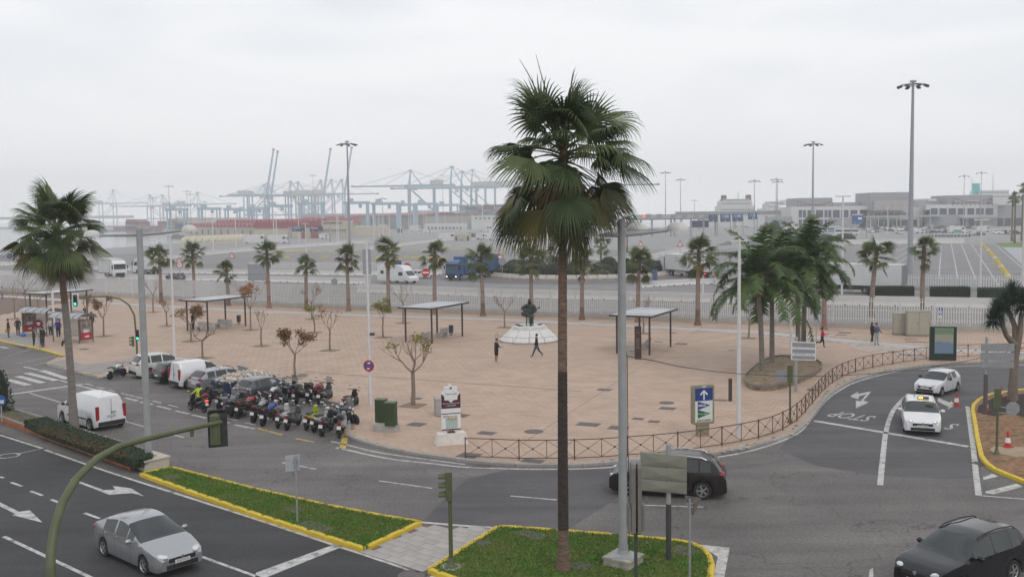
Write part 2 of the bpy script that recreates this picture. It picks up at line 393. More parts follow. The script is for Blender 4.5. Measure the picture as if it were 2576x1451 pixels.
stones(bay,1.0,0.22,0.13,'kerb_stone',M_KERB,kb,off=.0)
stones(wC,1.0,0.26,0.135,'kerb_stone',M_KERB,kb,off=.02)
for a,c,w in(((769,935),(1463,984),.14),((0,776),(1288,834),.12),((1288,834),(1705,855),.12)):
 b=MB();b.strip(PP([a,c],.124),w,0.1275);o=b.build('drain_channel',mat('drain_brown',(0.14,0.09,0.07),var=.2),None);tag(o,'long thin brown drain slot across the plaza, '+{769:'the one nearest the road',0:'far left stretch before the statue',1288:'right stretch by the second shelter'}[a[0]],'drain')
for a,c in(((1290,1130),(1768,822)),((742,932),(925,880))):
 b=MB();b.strip(PP([a,c],.124),.035,0.127);struct('plaza_joint',b,M_IRON)
def plate(px,py,w,d,label,rz=UA,m=M_IRON,rnd_=False,z=0.128):
 c=P(px,py,.124);b=MB()
 if rnd_:b.lathe([(0,.012),(w/2*.84,.012),(w/2*.86,.004),(w/2*.92,.004),(w/2,.013),(w/2,0)],20)
 else:
  b.box((0,0,.004),(w,d,.008))
  for k in range(5):b.box(((k-2)*w*.19,0,.0095),(w*.13,d*.9,.006))
 one('manhole_cover',b,m,label,'manhole',(c.x,c.y,z if z>.05 else z),rz)
for i,(x,y,w,d,s)in enumerate(((1048,1002,.7,.5,'grey iron cover beside the bare tree in the square pit'),(1048,1067,.9,.8,'dark square cover right of the green cabinets'),(1160,1045,.8,.8,'dark square cover right of the map sign'),(1224,1089,.9,.7,'dark cover between the map block and the palm trunk'),(763,942,.7,.5,'dark cover beyond the parked motorcycles'),(1150,1034,.3,.3,'small dark cover just behind the map board'),(1480,1067,1.2,.8,'slatted grey cover right of the tall palm trunk'),(1555,1076,1.0,.8,'dark cover against the foot of the grey lamp column'),(1605,1053,.6,.5,'small dark cover left of the pair near the blue sign'),(1645,1060,.6,.5,'small dark cover nearest the blue arrow sign'),(1521,980,.9,.7,'dark cover left of the grey lamp column'),(1679,1027,.9,.7,'dark square cover below the round one'),(1714,865,1.0,.8,'dark cover right of the second shelter'),(1693,837,.7,.5,'brown cover near the cycle path'),(1657,859,.7,.4,'brown cover beside the second shelter posts'),(1840,881,.5,.3,'small dark cover left of the palm planter'),(2125,837,1.1,.9,'brown grate behind the runner'),(2116,843,.9,.5,'brown grate just below the other behind the runner'),(2290,853,1.0,.35,'thin brown grate in front of the beige cabinets'),(2305,860,1.8,.4,'long brown grate in front of the beige cabinets'),(2250,886,.9,.4,'brown grate below the cycle path crossing'),(2296,893,2.0,.5,'long grey cover by the railing bend'),(1340,1349-190,1.0,.6,'dark cover inside the railing left end'),(1180,1145,1.0,.9,'dark cover by the first railing post'),(2041,980,.5,.7,'dark cover by the railing below the planter'))):
 plate(x,y,w,d,s)
plate(1343,1085,1.0,1,'round dark cover on the thin joint line',rnd_=True);plate(1677,1013,.9,1,'round grey cover above the square one near the blue sign',rnd_=True);plate(212,878,.8,1,'round brown cover near the bus shelter',rnd_=True)
# == road paint
RP=[0]
def mark(b,m=M_WHITE,name='road_marking'):
 o=b.build(name,m,None);o['kind']='structure'
def line(pts,w,z=0.010,m=M_WHITE,sm=False):
 b=MB();q=PP(pts);b.strip(smoothp(q,5)if sm else q,w,z);mark(b,m)
def poly(pts,z=0.010,m=M_WHITE):b=MB();b.sheet(PP(pts),z);mark(b,m)
line([(-120,1055),(0,1094),(108,1128)],.16);line([(113,1131),(238,1175),(351,1212),(500,1259),(644,1305),(837,1369),(920,1396),(1046,1438),(1180,1480)],.16)
for q in([(0,1199),(9,1202)],[(28,1213),(56,1223)],[(77,1235),(107,1246)],[(129,1256),(156,1267)],[(213,1290),(251,1304)],[(506,1399),(660,1455)]):line(q,.14)
line([(10,1349),(226,1451),(330,1500)],.15)
poly([(644,1440),(838,1370),(856,1377),(672,1451),(640,1462)])
poly([(176,1206),(184,1205),(262,1232),(290,1231),(283,1222),(330,1228),(362,1248),(333,1240),(274,1244),(252,1235)])
poly([(-10,1260),(0,1263),(48,1287),(75,1283),(107,1314),(30,1295),(40,1293),(-10,1268)])
c=P(22,1146);b=MB();b.lathe([(.42,.012),(.52,.012)],24,(c.x,c.y,0));mark(b);line([(41,1142),(106,1128)],.08)
for q,w in(([(106,932),(170,953)],.52),([(67,938),(143,957)],.52),([(44,946),(108,963)],.52),([(20,955),(72,969)],.52),([(150,956),(172,962)],.2),([(60,922),(98,931)],.2)):line(q,w)
line([(0,996),(47,989),(208,966)],.42)
line([(75,989),(160,1014)],.13)
for q in([(316,1060),(364,1073)],[(415,1088),(462,1100)],[(709,1163),(795,1180)],[(953,1209),(1087,1228)],[(1284,1247),(1401,1257)],[(1579,1269),(1770,1275)]):line(q,.12)
for a,c in(((860,908),(940,928)),((975,940),(1050,958)),((1090,970),(1155,985)),((1220,1003),(1350,1035)),((1360,1040),(1450,1060)),((1535,1080),(1625,1103)),((1690,1120),(1795,1145)),((2280,1258),(2395,1280)),((2470,1300),(2570,1322))):line([(a[0]/4,738+a[1]/4),(c[0]/4,738+c[1]/4)],.13)
for a,c in(((780,925),(960,970)),((1255,1050),(1385,1080)),((1410,1092),(1540,1118)),((1580,1132),(1720,1165)),((1765,1180),(1905,1212)),((1930,1220),(2075,1255)),((2150,1272),(2310,1303)),((2360,1320),(2560,1362))):line([(a[0]/4,738+a[1]/4),(c[0]/4,738+c[1]/4)],.22)
line([(832,1110),(870,1118),(920,1131),(970,1141),(1071,1155),(1170,1168)],.14,sm=True)
line([(845,1126),(885,1134),(923,1143),(995,1156),(1096,1167),(1171,1175),(1288,1179),(1389,1180),(1489,1178),(1554,1174),(1700,1165),(1803,1150),(1870,1138),(1932,1121),(1985,1101),(2017,1081),(2045,1047),(2077,1007),(2115,980),(2157,960),(2245,937),(2357,925),(2457,920),(2576,918),(2700,914)],.17,sm=True)
line([(884,1034),(861,1129)],.32,m=M_YELL)
line([(648,1077),(710,1094)],.18,m=M_YELL);line([(744,1103),(790,1112)],.16,m=M_YELL)
line([(428,1175),(640,1231),(820,1272),(960,1299),(1045,1312),(1150,1321),(1243,1327)],.20)
poly([(1755,1369),(1836,1377),(1822,1451),(1806,1480),(1786,1480),(1806,1400)])
line([(2047,1058),(2436,1123)],.38);line([(2287,990),(2262,1014),(2243,1040),(2229,1085),(2222,1140),(2214,1220)],.24,sm=True)
poly([(2188,1432),(2196,1428),(2198,1470),(2182,1470)])
line([(2434,1022),(2440,1063),(2449,1130),(2455,1190),(2462,1246)],.24);line([(2462,1246),(2600,1257)],.12)
poly([(2473,1200),(2497,1191),(2512,1198),(2474,1207)]);poly([(2480,1240),(2478,1236),(2558,1216),(2574,1224),(2500,1243)])
poly([(2137,997),(2159,985),(2158,991),(2192,984),(2172,1008),(2185,1012),(2153,1027),(2153,1007),(2165,1009),(2180,991),(2160,997),(2160,1004)])
poly([(2358,1003),(2362,1001),(2390,1013),(2393,1008),(2402,1020),(2384,1029),(2386,1023),(2360,1010)])
c=P(2143,1046.5);me=textmesh('STOP',2.3,M_WHITE,bold=.02);o=ob('road_marking',me,None,(c.x,c.y,.011),pi+radians(-42));o.scale=(.42,1.0,1);o['kind']='structure'
c=P(2395,1072);me=textmesh('S',2.3,M_WHITE,bold=.02);o=ob('road_marking',me,None,(c.x,c.y,.011),pi+radians(-42));o.scale=(.42,1.0,1);o['kind']='structure'
line([(0,872),(20,876)],.3)
for q in([(0,887),(60,882)],[(20,895),(75,880)],[(40,915),(140,895)],[(60,925),(150,903)]):line(q,.08)
for px,py,rz,s in((1213,1172,-.05,'iron gully grate in the gutter below the railing'),(1033,1308,-.5,'iron gully grate at the tip of the long grass island'),(2464,1167,-1.2,'iron gully grate in the gutter by the yellow kerb bend')):
 c=P(px,py);b=MB()
 for k in range(9):b.box(((k-4)*.09,0,.012),(.045,.36,.014))
 b.box((0,.19,.012),(.86,.03,.016));b.box((0,-.19,.012),(.86,.03,.016));one('gully_grate',b,M_IRON,s,'grate',(c.x,c.y,.003),rz)
c=P(1042,1447);b=MB();b.lathe([(0,.016),(.36,.016),(.37,.006),(.40,.006),(.41,.018),(.52,.018),(.52,0)],24);one('manhole_cover',b,M_IRON,'round cover in a concrete ring at the bottom edge','manhole',(c.x,c.y,.004))
# == islands
def grass_mat(name,c1,c2):
 m=bpy.data.materials.new(name);MATS[name]=m;m.use_nodes=True;t=m.node_tree;b=t.nodes['Principled BSDF'];n=t.nodes.new;l=t.links.new
 b.inputs['Roughness'].default_value=.8;b.inputs['Specular IOR Level'].default_value=.2
 ge=n('ShaderNodeNewGeometry');z=n('ShaderNodeTexNoise');z.inputs['Scale'].default_value=.9;z.inputs['Detail'].default_value=6;l(ge.outputs['Position'],z.inputs[0])
 r=n('ShaderNodeValToRGB');r.color_ramp.elements[0].position=.35;r.color_ramp.elements[1].position=.68;r.color_ramp.elements[0].color=(*c1,1);r.color_ramp.elements[1].color=(*c2,1);l(z.outputs[0],r.inputs[0])
 mu=n('ShaderNodeVectorMath');mu.operation='SCALE';mrn=n('ShaderNodeMapRange');mrn.inputs[3].default_value=.65;mrn.inputs[4].default_value=1.35;l(ge.outputs['Random Per Island'],mrn.inputs[0]);l(r.outputs[0],mu.inputs[0]);l(mrn.outputs[0],mu.inputs['Scale']);l(mu.outputs[0],b.inputs['Base Color']);return m
M_GRASS=grass_mat('grass_blades',(0.085,0.19,0.025),(0.17,0.20,0.05))
M_GSOIL=mat('lawn_soil',(0.09,0.13,0.03),rough=.95,var=.35,scale=3)
def blades(poly_,n,z,name,m,h=(.03,.07),holes=()):
 xs=[p[0]for p in poly_];ys=[p[1]for p in poly_];b=MB();k=0;tries=0
 while k<n and tries<n*6:
  tries+=1;x,y=random.uniform(min(xs),max(xs)),random.uniform(min(ys),max(ys))
  if not inside((x,y),poly_)or any(hypot(x-hx,y-hy)<hr for hx,hy,hr in holes):continue
  a=random.uniform(0,pi);w=random.uniform(.012,.028);hh=random.uniform(*h);dx,dy=cos(a)*w,sin(a)*w;lx,ly=random.uniform(-.04,.04),random.uniform(-.04,.04)
  b.add([(x-dx,y-dy,z),(x+dx,y+dy,z),(x+lx,y+ly,z+hh)],[(0,1,2)]);k+=1
 o=b.build(name,m,None);return o
def island(px_poly,name,label,gcount,closed=True,inset=.2,kerbh=.17,fill=M_GSOIL):
 w=PP(px_poly);isl=T(name,None,None);isl['kind']='structure'
 a=sum(w[i][0]*w[(i+1)%len(w)][1]-w[(i+1)%len(w)][0]*w[i][1]for i in range(len(w)))
 b=MB();b.prism(w,0,kerbh-.03);b.build('bed',fill,isl)
 ring=w+[w[0]]
 for i in range(len(ring)-1):
  d=.09 if a>0 else-.09
  stones([ring[i],ring[i+1]],1.0 if hypot(ring[i+1][0]-ring[i][0],ring[i+1][1]-ring[i][1])>1.2 else 5,.2,kerbh,'kerb_stone',M_YKERB,isl,off=0,bev=.18)
  if hypot(ring[i+1][0]-ring[i][0],ring[i+1][1]-ring[i][1])<=1.2:
   aa,bb=ring[i],ring[i+1];l_=hypot(bb[0]-aa[0],bb[1]-aa[1])
   if l_<5:o=ob('kerb_stone',unitbox(M_YKERB,.18),isl,((aa[0]+bb[0])/2,(aa[1]+bb[1])/2,0),face_to(aa,bb));o.scale=(l_+.03,.2,kerbh)
 if gcount:
  g=blades(w,gcount,kerbh-.03,'grass',M_GRASS);tag(g,label,'grass',kind='stuff')
 return w
isA=[(356,1197),(430,1181),(640,1236),(820,1277),(960,1304),(1057,1320),(915,1386),(820,1356),(660,1305),(500,1249)]
wIA=island(isA,'grass_island','short green lawn on the long yellow edged island',26000)
isB=[(1082,1440),(1255,1331),(1400,1341),(1560,1354),(1690,1366),(1740,1374),(1768,1388),(1783,1405),(1790,1428),(1786,1460),(1770,1500),(1730,1560),(1400,1560)]
wIB=island(isB,'grass_island','short green lawn under the tall palm',36000)
pv=[(921,1390),(1062,1321),(1252,1333),(1078,1438),(1050,1440)]
wpv=PP(pv);b=MB();b.sheet(wpv,.02);pvo=struct('paved_passage',b,M_GROUT)
pa=radians(-40);pux,puy=cos(pa),sin(pa);k=0
tm2=MB();tm2 .add([(-.295,-.195,0),(.295,-.195,0),(.295,.195,0),(-.295,.195,0),(-.295,-.195,.012),(.295,-.195,.012),(.295,.195,.012),(-.295,.195,.012)],[(4,5,6,7),(0,1,5,4),(1,2,6,5),(2,3,7,6),(3,0,4,7)]);tm2=tm2 .mesh('paver',M_GREYPAVE)
for j in range(-30,30):
 for i in range(-20,20):
  u,v=(i+(.5 if j%2 else 0))*.605,j*.405;x,y=-1.5+u*pux-v*puy,33+u*puy+v*pux
  if inside((x,y),wpv):ob('paver',tm2,pvo,(x,y,.02+random.uniform(-.002,.002)),pa)
for px,py,w,d,s in((790,1325,1.5,.75,'double grey cover sunk in the long grass island'),(740,1282,.8,.6,'grey cover behind the square sign post'),(430,1200,.9,.7,'grey cover at the far end of the long grass island')):
 plate(px,py,w,d,s,rz=ROADDIR,z=.145)
for px,py,w,d,s in((1213,1366,.6,.5,'brown cover near the tip of the palm lawn'),(1336,1345,1.2,.6,'pair of grey covers left of the palm trunk'),(1460,1424,.7,.6,'grey cover right of the palm foot'),(1720,1386,.9,.7,'brown cover behind the triangular sign post')):
 plate(px,py,w,d,s,rz=ROADDIR,z=.145)
isC=[(2800,965),(2690,972),(2572,984),(2494,995),(2464,1008),(2449,1022),(2447,1036),(2452,1063),(2459,1108),(2469,1152),(2484,1172),(2505,1186),(2535,1199),(2576,1215),(2700,1260)]
wIC=island(isC,'planted_island',None,0,fill=mat('bark_mulch',(0.22,0.125,0.065),rough=.95,var=.5,scale=4,bump=.8))
b=MB();b.sheet(PP([(2800,975),(2572,990),(2497,1001),(2462,1020),(2458,1036),(2500,1047),(2540,1040),(2600,1055),(2800,1060)],.14),.147);o=b.build('dark_soil',mat('dark_soil',(0.03,0.022,0.018),rough=1,var=.4,scale=5));o['kind']='structure'
b=MB();b.sheet(PP([(2490,1130),(2500,1122),(2600,1125),(2620,1145),(2560,1150),(2500,1140)],.14),.150);o=b.build('sand_patch',mat('sand_patch',(0.33,0.25,0.17),rough=1,var=.2,scale=3));o['kind']='structure'
# == raised brick planter on the left
M_BRICK=mat('terracotta_tile',(0.33,0.12,0.05),rough=.8,var=.2,scale=4,rnd=.18)
M_COPE=mat('coping_stone',(0.25,0.235,0.22),rough=.85,var=.2,scale=4,rnd=.1)
plf=PP([(-260,972),(-120,1017),(0,1061),(120,1104),(220,1140),(335,1183)]);plb=PP([(-260,960),(-100,1000),(8,1033),(108,1064),(220,1100),(330,1135),(398,1160)])
b=MB();b.prism(plf+plb[::-1],0,.30);plt=b.build('raised_planter',mat('hedge_soil',(0.10,0.085,0.05),rough=1,var=.4,scale=3));plt['kind']='structure'
for lv in range(2):stones(plf,.42,.06,.135,'brick',M_BRICK,plt,gap=.012,z=.01+lv*.145,off=-.04,bev=.06)
stones(plf,.8,.16,.05,'coping',M_COPE,plt,z=.30,off=.06,bev=.2)
stones(plb,.9,.2,.36,'coping',M_COPE,plt,z=0,off=0,bev=.1)
# == vegetation
def leaf_mat(name,c1,c2,rough=.5,trans=.12,isl=.9):
 m=bpy.data.materials.new(name);MATS[name]=m;m.use_nodes=True;t=m.node_tree;b=t.nodes['Principled BSDF'];n=t.nodes.new;l=t.links.new
 b.inputs['Roughness'].default_value=rough;b.inputs['Specular IOR Level'].default_value=.35
 oi=n('ShaderNodeObjectInfo');ge=n('ShaderNodeNewGeometry');fr=n('ShaderNodeMix');fr.inputs[0].default_value=isl;l(oi.outputs['Random'],fr.inputs[2]);l(ge.outputs['Random Per Island'],fr.inputs[3])
 r=n('ShaderNodeValToRGB');r.color_ramp.elements[0].color=(*c1,1);r.color_ramp.elements[1].color=(*c2,1);l(fr.outputs[0],r.inputs[0])
 l(r.outputs[0],b.inputs['Base Color'])
 if trans:
  tr=n('ShaderNodeBsdfTranslucent');l(r.outputs[0],tr.inputs[0]);mx=n('ShaderNodeMixShader');mx.inputs[0].default_value=trans;l(b.outputs[0],mx.inputs[1]);l(tr.outputs[0],mx.inputs[2]);l(mx.outputs[0],t.nodes['Material Output'].inputs[0])
 return m
M_FAN=leaf_mat('fan_leaf',(0.022,0.042,0.013),(0.11,0.14,0.042),isl=.3)
M_FANY=leaf_mat('fan_leaf_old',(0.028,0.035,0.012),(0.15,0.13,0.035),isl=.3)
M_FAND=leaf_mat('fan_leaf_dead',(0.17,0.10,0.05),(0.30,0.20,0.12),trans=.05)
M_FANO=leaf_mat('fan_leaf_orange',(0.30,0.11,0.02),(0.42,0.18,0.04),trans=.05)
M_FEA=leaf_mat('feather_leaf',(0.025,0.06,0.016),(0.085,0.135,0.03),isl=.3)
M_DRAG=leaf_mat('dragon_leaf',(0.016,0.04,0.026),(0.055,0.09,0.055))
M_BROWNLEAF=leaf_mat('brown_leaf',(0.10,0.045,0.02),(0.20,0.11,0.03))
M_ORLEAF=leaf_mat('orange_leaf',(0.22,0.09,0.03),(0.33,0.16,0.06))
M_YGLEAF=leaf_mat('yellow_green_leaf',(0.11,0.12,0.02),(0.26,0.21,0.03))
M_HEDGE=leaf_mat('hedge_leaf',(0.014,0.034,0.012),(0.045,0.075,0.022))
M_HEDGED=leaf_mat('dark_hedge_leaf',(0.010,0.028,0.012),(0.03,0.055,0.02))
M_REED=leaf_mat('tawny_grass_leaf',(0.10,0.085,0.03),(0.20,0.15,0.06))
M_TWIG=mat('twig_bark',(0.22,0.17,0.13),rough=.9,var=.2,scale=10,bump=.4)
M_TRD=mat('palm_bark_dark',(0.045,0.034,0.028),rough=.95,var=.35,scale=5,bump=.8,stretch=(1,1,5))
M_TRM=mat('palm_bark_brown',(0.16,0.105,0.075),rough=.95,var=.45,scale=4,bump=.8,stretch=(1,1,6))
M_TRR=mat('palm_bark_fresh',(0.105,0.055,0.033),rough=.95,var=.35,scale=4,bump=.8,stretch=(1,1,4))
M_TRP=mat('palm_bark_pink',(0.25,0.185,0.155),rough=.95,var=.16,scale=3,bump=.4,stretch=(1,1,4))
M_SCAR=mat('palm_scar',(0.42,0.35,0.31),rough=.9,var=.3,scale=6)
M_TRG=mat('palm_bark_grey',(0.20,0.175,0.155),rough=.95,var=.25,scale=3,bump=.6,stretch=(1,1,7))
DOWN=Vector((0,0,-1))
def fan_frond(pitch,lp,lb,droop,nseg=34,spread=2.05,seed=0,mat_=None,tipm=None):
 rg=random.Random(seed);b=MB()
 pts=[];p=Vector((0,0,0));ph=pitch
 for k in range(6):pts.append(p.copy());p=p+Vector((cos(ph),0,sin(ph)))*(lp/5);ph-=droop*.045
 b.tube(pts,[.035,.03,.026,.022,.018,.014],4,caps=False)
 o=pts[-1];a=Vector((cos(ph),0,sin(ph)));y=Vector((0,1,0));n=a.cross(y)*-1
 if n.z<0 and pitch>-1.2:n=-n
 rb=lb
 for i in range(nseg):
  th=-spread+2*spread*i/(nseg-1);th+=rg.uniform(-.02,.02)
  L=rb*(1.0-.30*abs(th/spread)**1.6)*rg.uniform(.9,1.05)
  d=(a*cos(th)+y*sin(th)+n*(.22-.30*abs(sin(th)))).normalized()
  side=(y*cos(th)-a*sin(th)).normalized()
  w0=rb*spread/nseg*.52;q=o.copy();dr=d.copy();st=6;vs=[]
  for k in range(st+1):
   t=k/st
   wid=w0*(t*2.1 if t<.45 else max(.0,.945*(1-(t-.45)/.55)**.8))+.002
   fold=n*(wid*.55)
   vs+=[q-side*wid,q+fold,q+side*wid]
   kk=max(0,t-.30)*droop*rg.uniform(.8,1.15);dr=(dr+DOWN*kk*.62).normalized();q=q+dr*(L/st)
  fs=[]
  for k in range(st):
   c=k*3;fs+=[(c,c+1,c+4,c+3),(c+1,c+2,c+5,c+4)]
  b.add(vs,fs)
 return b.mesh('frond',mat_ or M_FAN)
FR={}
def fr_set(key,lp,lb,sc=1.0,nseg=34):
 out=[]
 for i,(ph,dr)in enumerate(((78,.8),(60,1.3),(43,1.8),(26,2.2),(9,2.6),(-9,2.8),(-27,2.7),(-46,2.4))):
  for v in range(2):
   m_=M_FAN if i<5 else M_FANY if(i+v)%2 else M_FAN
   out.append(fan_frond(radians(ph),lp*(.62,.85,1,1.05,1.05,1,.95,.85)[i],lb,dr*random.uniform(.9,1.1),nseg,(2.0,1.95,1.85,1.75,1.6,1.4,1.2,1.0)[i],i*7+v,m_))
 FR[key]=out
fr_set('big',1.65,1.3);M_FAN,M_FAN0=leaf_mat('fan_leaf_young',(0.05,0.075,0.022),(0.125,0.145,0.05),isl=.3),M_FAN;fr_set('small',.85,.86,nseg=26);M_FAN=M_FAN0
DEADF=fan_frond(radians(-82),.5,1.5,.5,20,1.1,99,M_FAND);ORF=fan_frond(radians(-70),.7,.95,.6,20,1.2,98,M_FANO)
def palm_trunk(b_,pts,rad,n=10,ringstep=.07,amp=.05):
 path=[];rr=[]
 pts=[Vector(p)for p in pts];tot=sum((pts[i+1]-pts[i]).length for i in range(len(pts)-1));N_=max(6,int(tot/ringstep))
 def at(t):
  s_=t*tot
  for i in range(len(pts)-1):
   l_=(pts[i+1]-pts[i]).length
   if s_<=l_+1e-9:return pts[i].lerp(pts[i+1],s_/l_),rad[i]+(rad[i+1]-rad[i])*s_/l_
   s_-=l_
  return pts[-1],rad[-1]
 for k in range(N_+1):
  p,r=at(k/N_);path.append(p);rr.append(r*(1+amp*(1 if k%2 else-1)*random.uniform(.3,1)))
 b_.tube(path,rr,n);return path
def palm(loc,h,key,label,lean=(0,0),r0=.22,r1=.16,n=40,group=None,scale=1.0,segs=None,dead=0,orange=0,low=7.4,flare=1.5,pin=0,scars=False,seed=1,skirt=1.0,cat='palm tree',name='fan_palm'):
 rg=random.Random(seed);t=T(name,label,cat,loc,rg.uniform(0,6),group)
 rz=t.rotation_euler[2];lx,ly=lean;c_,s_=cos(-rz),sin(-rz);lean=(lx*c_-ly*s_,lx*s_+ly*c_)
 tr=None
 for z0,z1,m_ in(segs or((0,.18,M_TRR),(.18,.9,M_TRP),(.9,1,M_TRR))):
  b=MB();pp=[];rr=[]
  for k in range(5):
   f=z0+(z1-z0)*k/4;pp.append((lean[0]*f*f,lean[1]*f*f,h*f));fl=1+(flare-1)*max(0,1-f*h/.9)**2;rr.append((r0+(r1-r0)*f)*fl)
  palm_trunk(b,pp,rr)
  o=b.build('trunk',m_,t,60)if tr is None else b.build('trunk_section',m_,tr,60)
  tr=tr or o
 if scars:
  b=MB()
  for k in range(int(h*.62*30)):
   z=random.uniform(.22,.88)*h;f=z/h;r=r0+(r1-r0)*f+.004;a=rg.uniform(0,2*pi);w=rg.uniform(.02,.05);hh=rg.uniform(.03,.07)
   cx_,cy_=lean[0]*f*f,lean[1]*f*f
   P0=lambda da,dz:(cx_+cos(a+da/r)*(r+.012),cy_+sin(a+da/r)*(r+.012),z+dz)
   b.add([P0(-w,0),P0(0,-hh),P0(w,0),P0(0,hh)],[(0,1,2,3)])
  b.build('leaf_scars',M_SCAR,tr)
 top=Vector((lean[0],lean[1],h))
 F=FR[key];ga=2.399963
 for i in range(n):
  f=(i+.5)/n;cls=max(0,min(7,int((f**.9)*low+rg.uniform(-1.6,1.6))));a=i*ga+rg.uniform(-.5,.5)
  o=ob('frond',F[cls*2+rg.randrange(2)],t,top-Vector((0,0,f*.8*scale)),a);s=scale*rg.uniform(.62,1.16)*(1 if cls<5 else skirt);o.scale=(s,s*rg.uniform(.9,1.08),s)
  o.rotation_euler=(rg.gauss(0,.38),rg.gauss(0,.26),a)
 for i in range(dead):
  o=ob('dead_frond',DEADF,t,top-Vector((0,0,.4)),rg.uniform(0,6.28),'brown dead hanging frond');o.scale=(scale*1.2,)*3
 for i in range(orange):
  o=ob('dead_frond',ORF,t,top-Vector((0,0,.5)),-rz-.6+i*2,'orange dry hanging frond');o.scale=(scale,)*3
 return t
g=P(1418,1442);h=13.35
big=palm((g.x,g.y,.1),h,'big','tall dark fan palm with dead fronds rising from the palm lawn in the middle',lean=(.12,.1),r0=.18,r1=.12,n=92,segs=((0,.10,M_TRM),(.10,.475,M_TRD),(.475,.80,M_TRM),(.80,1,M_TRR)),dead=4,low=8,flare=1.4,seed=3,skirt=1.12)
b=MB()
for k,(dx,dz)in enumerate(((-.95,2.6),(-.55,2.75))):
 b.tube([(0,0,-.2),(dx*.35,.1,.8),(dx*.75,.1,1.7),(dx,.15,2.2),(dx*1.25,.15,dz)],[.03,.025,.02,.014,.006],5)
bigst=b.build('flower_stalk',mat('stalk',(0.05,0.035,0.025),var=.2),big);bigst.location=(0,0,h);bigst.rotation_euler=(0,0,-big.rotation_euler[2])
g=P(187,1090)
palm((g.x,g.y,.3),10.75,'big','tall fan palm with brown hanging skirt in the brick planter',lean=(-.45,0),r0=.20,r1=.165,n=84,segs=((0,.62,M_TRG),(.62,.8,M_TRM),(.8,1,M_TRR)),dead=3,low=8.0,flare=1.35,seed=5,scale=1.08,skirt=1.05)
ROW=[(406,765,640,'leftmost, left of the speed limit sign',0),(490,760,632,'right of the speed limit sign',0),(575,771,676,'shortest of the row, right of the warning triangle',0),(677,777,632,'in front of the slatted grey sign back',0),(771,781,662,'second shortest of the row',0),(877,785,640,'left of the tall white pole with the camera',0),(978,789,626,'in front of the motorhome',0),(1094,793,634,'left of the blue lorry',0),(1215,797,646,'in front of the blue trailer',0),(1337,801,650,'directly behind the statue',0),(1464,807,656,'right of the tall palm, before the roundabout shrubs',0),(1605,813,652,'behind the second shelter',0),(1755,821,632,'with an orange dead frond before the white lorry',1),(2073,832,650,'half hidden by the feather palms',0)]
SEG=((0,.22,mat('palm_foot_pink',(0.24,0.15,0.11),rough=.9,var=.2,scale=3)),(.22,.80,M_TRP),(.80,1,M_TRR))
SEG2=((0,.22,M_TRM),(.22,.80,M_TRP),(.80,1,M_TRR))
for i,(px,pb,pc,s,orr)in enumerate(ROW):
 g=P(px,pb);h=HT(px,pb,pc)
 palm((g.x,g.y,.1),h,'small','fan palm along the railings, '+s,lean=(random.uniform(-.15,.15),0),r0=.25,r1=.18,n=34,group='fan palms along the railings',segs=SEG if i%2 else SEG2,scars=True,low=6.6,flare=1.55,seed=20+i,scale=random.uniform(1.2,1.36)*(0.85 if i in(2,4)else 1),orange=orr)
for i,(px,pb,pc,s)in enumerate(((2192,797,632,'behind the railings in front of the white semitrailer'),(2319,793,618,'behind the railings at the foot of the tallest mast'))):
 g=P(px,pb);palm((g.x,g.y,0),HT(px,pb,pc),'small','fan palm standing '+s,lean=(.5-i*.4,0),r0=.27,r1=.21,n=26,group='fan palms behind the railings',segs=SEG2,scars=True,low=6.2,seed=50+i,scale=1.35)
for i,(px,pb,pc,s,sc)in enumerate(((1512,672,618,'on the roundabout behind the grey lamp column',1.5),(1578,640,560,'beyond the roundabout beside the lamp column top',1.7),(1385,690,640,'on the roundabout left of the tall palm trunk',1.1))):
 g=P(px,pb);palm((g.x,g.y,.5),HT(px,pb,pc),'small','fan palm '+s,r0=.27,r1=.22,n=24,group='fan palms on the roundabout',low=6.8,seed=60+i,scale=sc)
for i,(px,pb,pc)in enumerate(((2552,612,492),(2570,606,487),(2545,607,500),(2574,615,470))):
 g=P(px,pb);palm((g.x,g.y,0),HT(px,pb,pc),'small',('slender far palm at the right edge, '+('second from the left','tallest but one','leftmost','tallest, cut by the frame')[i]),r0=.3,r1=.22,n=22,group='palms at the ferry terminal',segs=((0,.9,M_TRM),(.9,1,M_TRR)),low=7.2,seed=70+i,scale=1.5)
def feather(L,pitch,droop,seed,n=62):
 rg=random.Random(seed);b=MB();pts=[Vector((0,0,0))];ph=pitch
 for k in range(12):pts.append(pts[-1]+Vector((cos(ph),0,sin(ph)))*(L/12));ph-=droop/12*(0.5+k/8)
 b.tube(pts,[.045-.0033*k for k in range(13)],4)
 for i in range(n):
  t=.12+.88*i/(n-1);f=t*11.99;k=int(f);p=pts[k].lerp(pts[k+1],f-k);d=(pts[k+1]-pts[k]).normalized()
  ll=.95*(1-.55*abs(t-.45)**1.2*1.4)*rg.uniform(.85,1.1)
  for s in(-1,1):
   out=(Vector((0,s,0))*.85+d*.55+Vector((0,0,rg.uniform(-.1,.45)))).normalized();q=p.copy();w=.036;vs=[];dd=out
   wd=d
   for j in range(5):
    ww=w*(1,1,.85,.5,.05)[j];vs+=[q-wd*ww,q+wd*ww];dd=(dd+DOWN*.22*(.4+j*.45)).normalized();q=q+dd*(ll/4)
   b.add(vs,[(2*j,2*j+1,2*j+3,2*j+2)for j in range(4)])
 return b.mesh('frond',M_FEA)
FEA=[feather(4.1,radians(p),d,i)for i,(p,d)in enumerate(((80,.9),(64,1.5),(50,1.8),(34,1.9),(16,1.7),(-6,1.3)))]
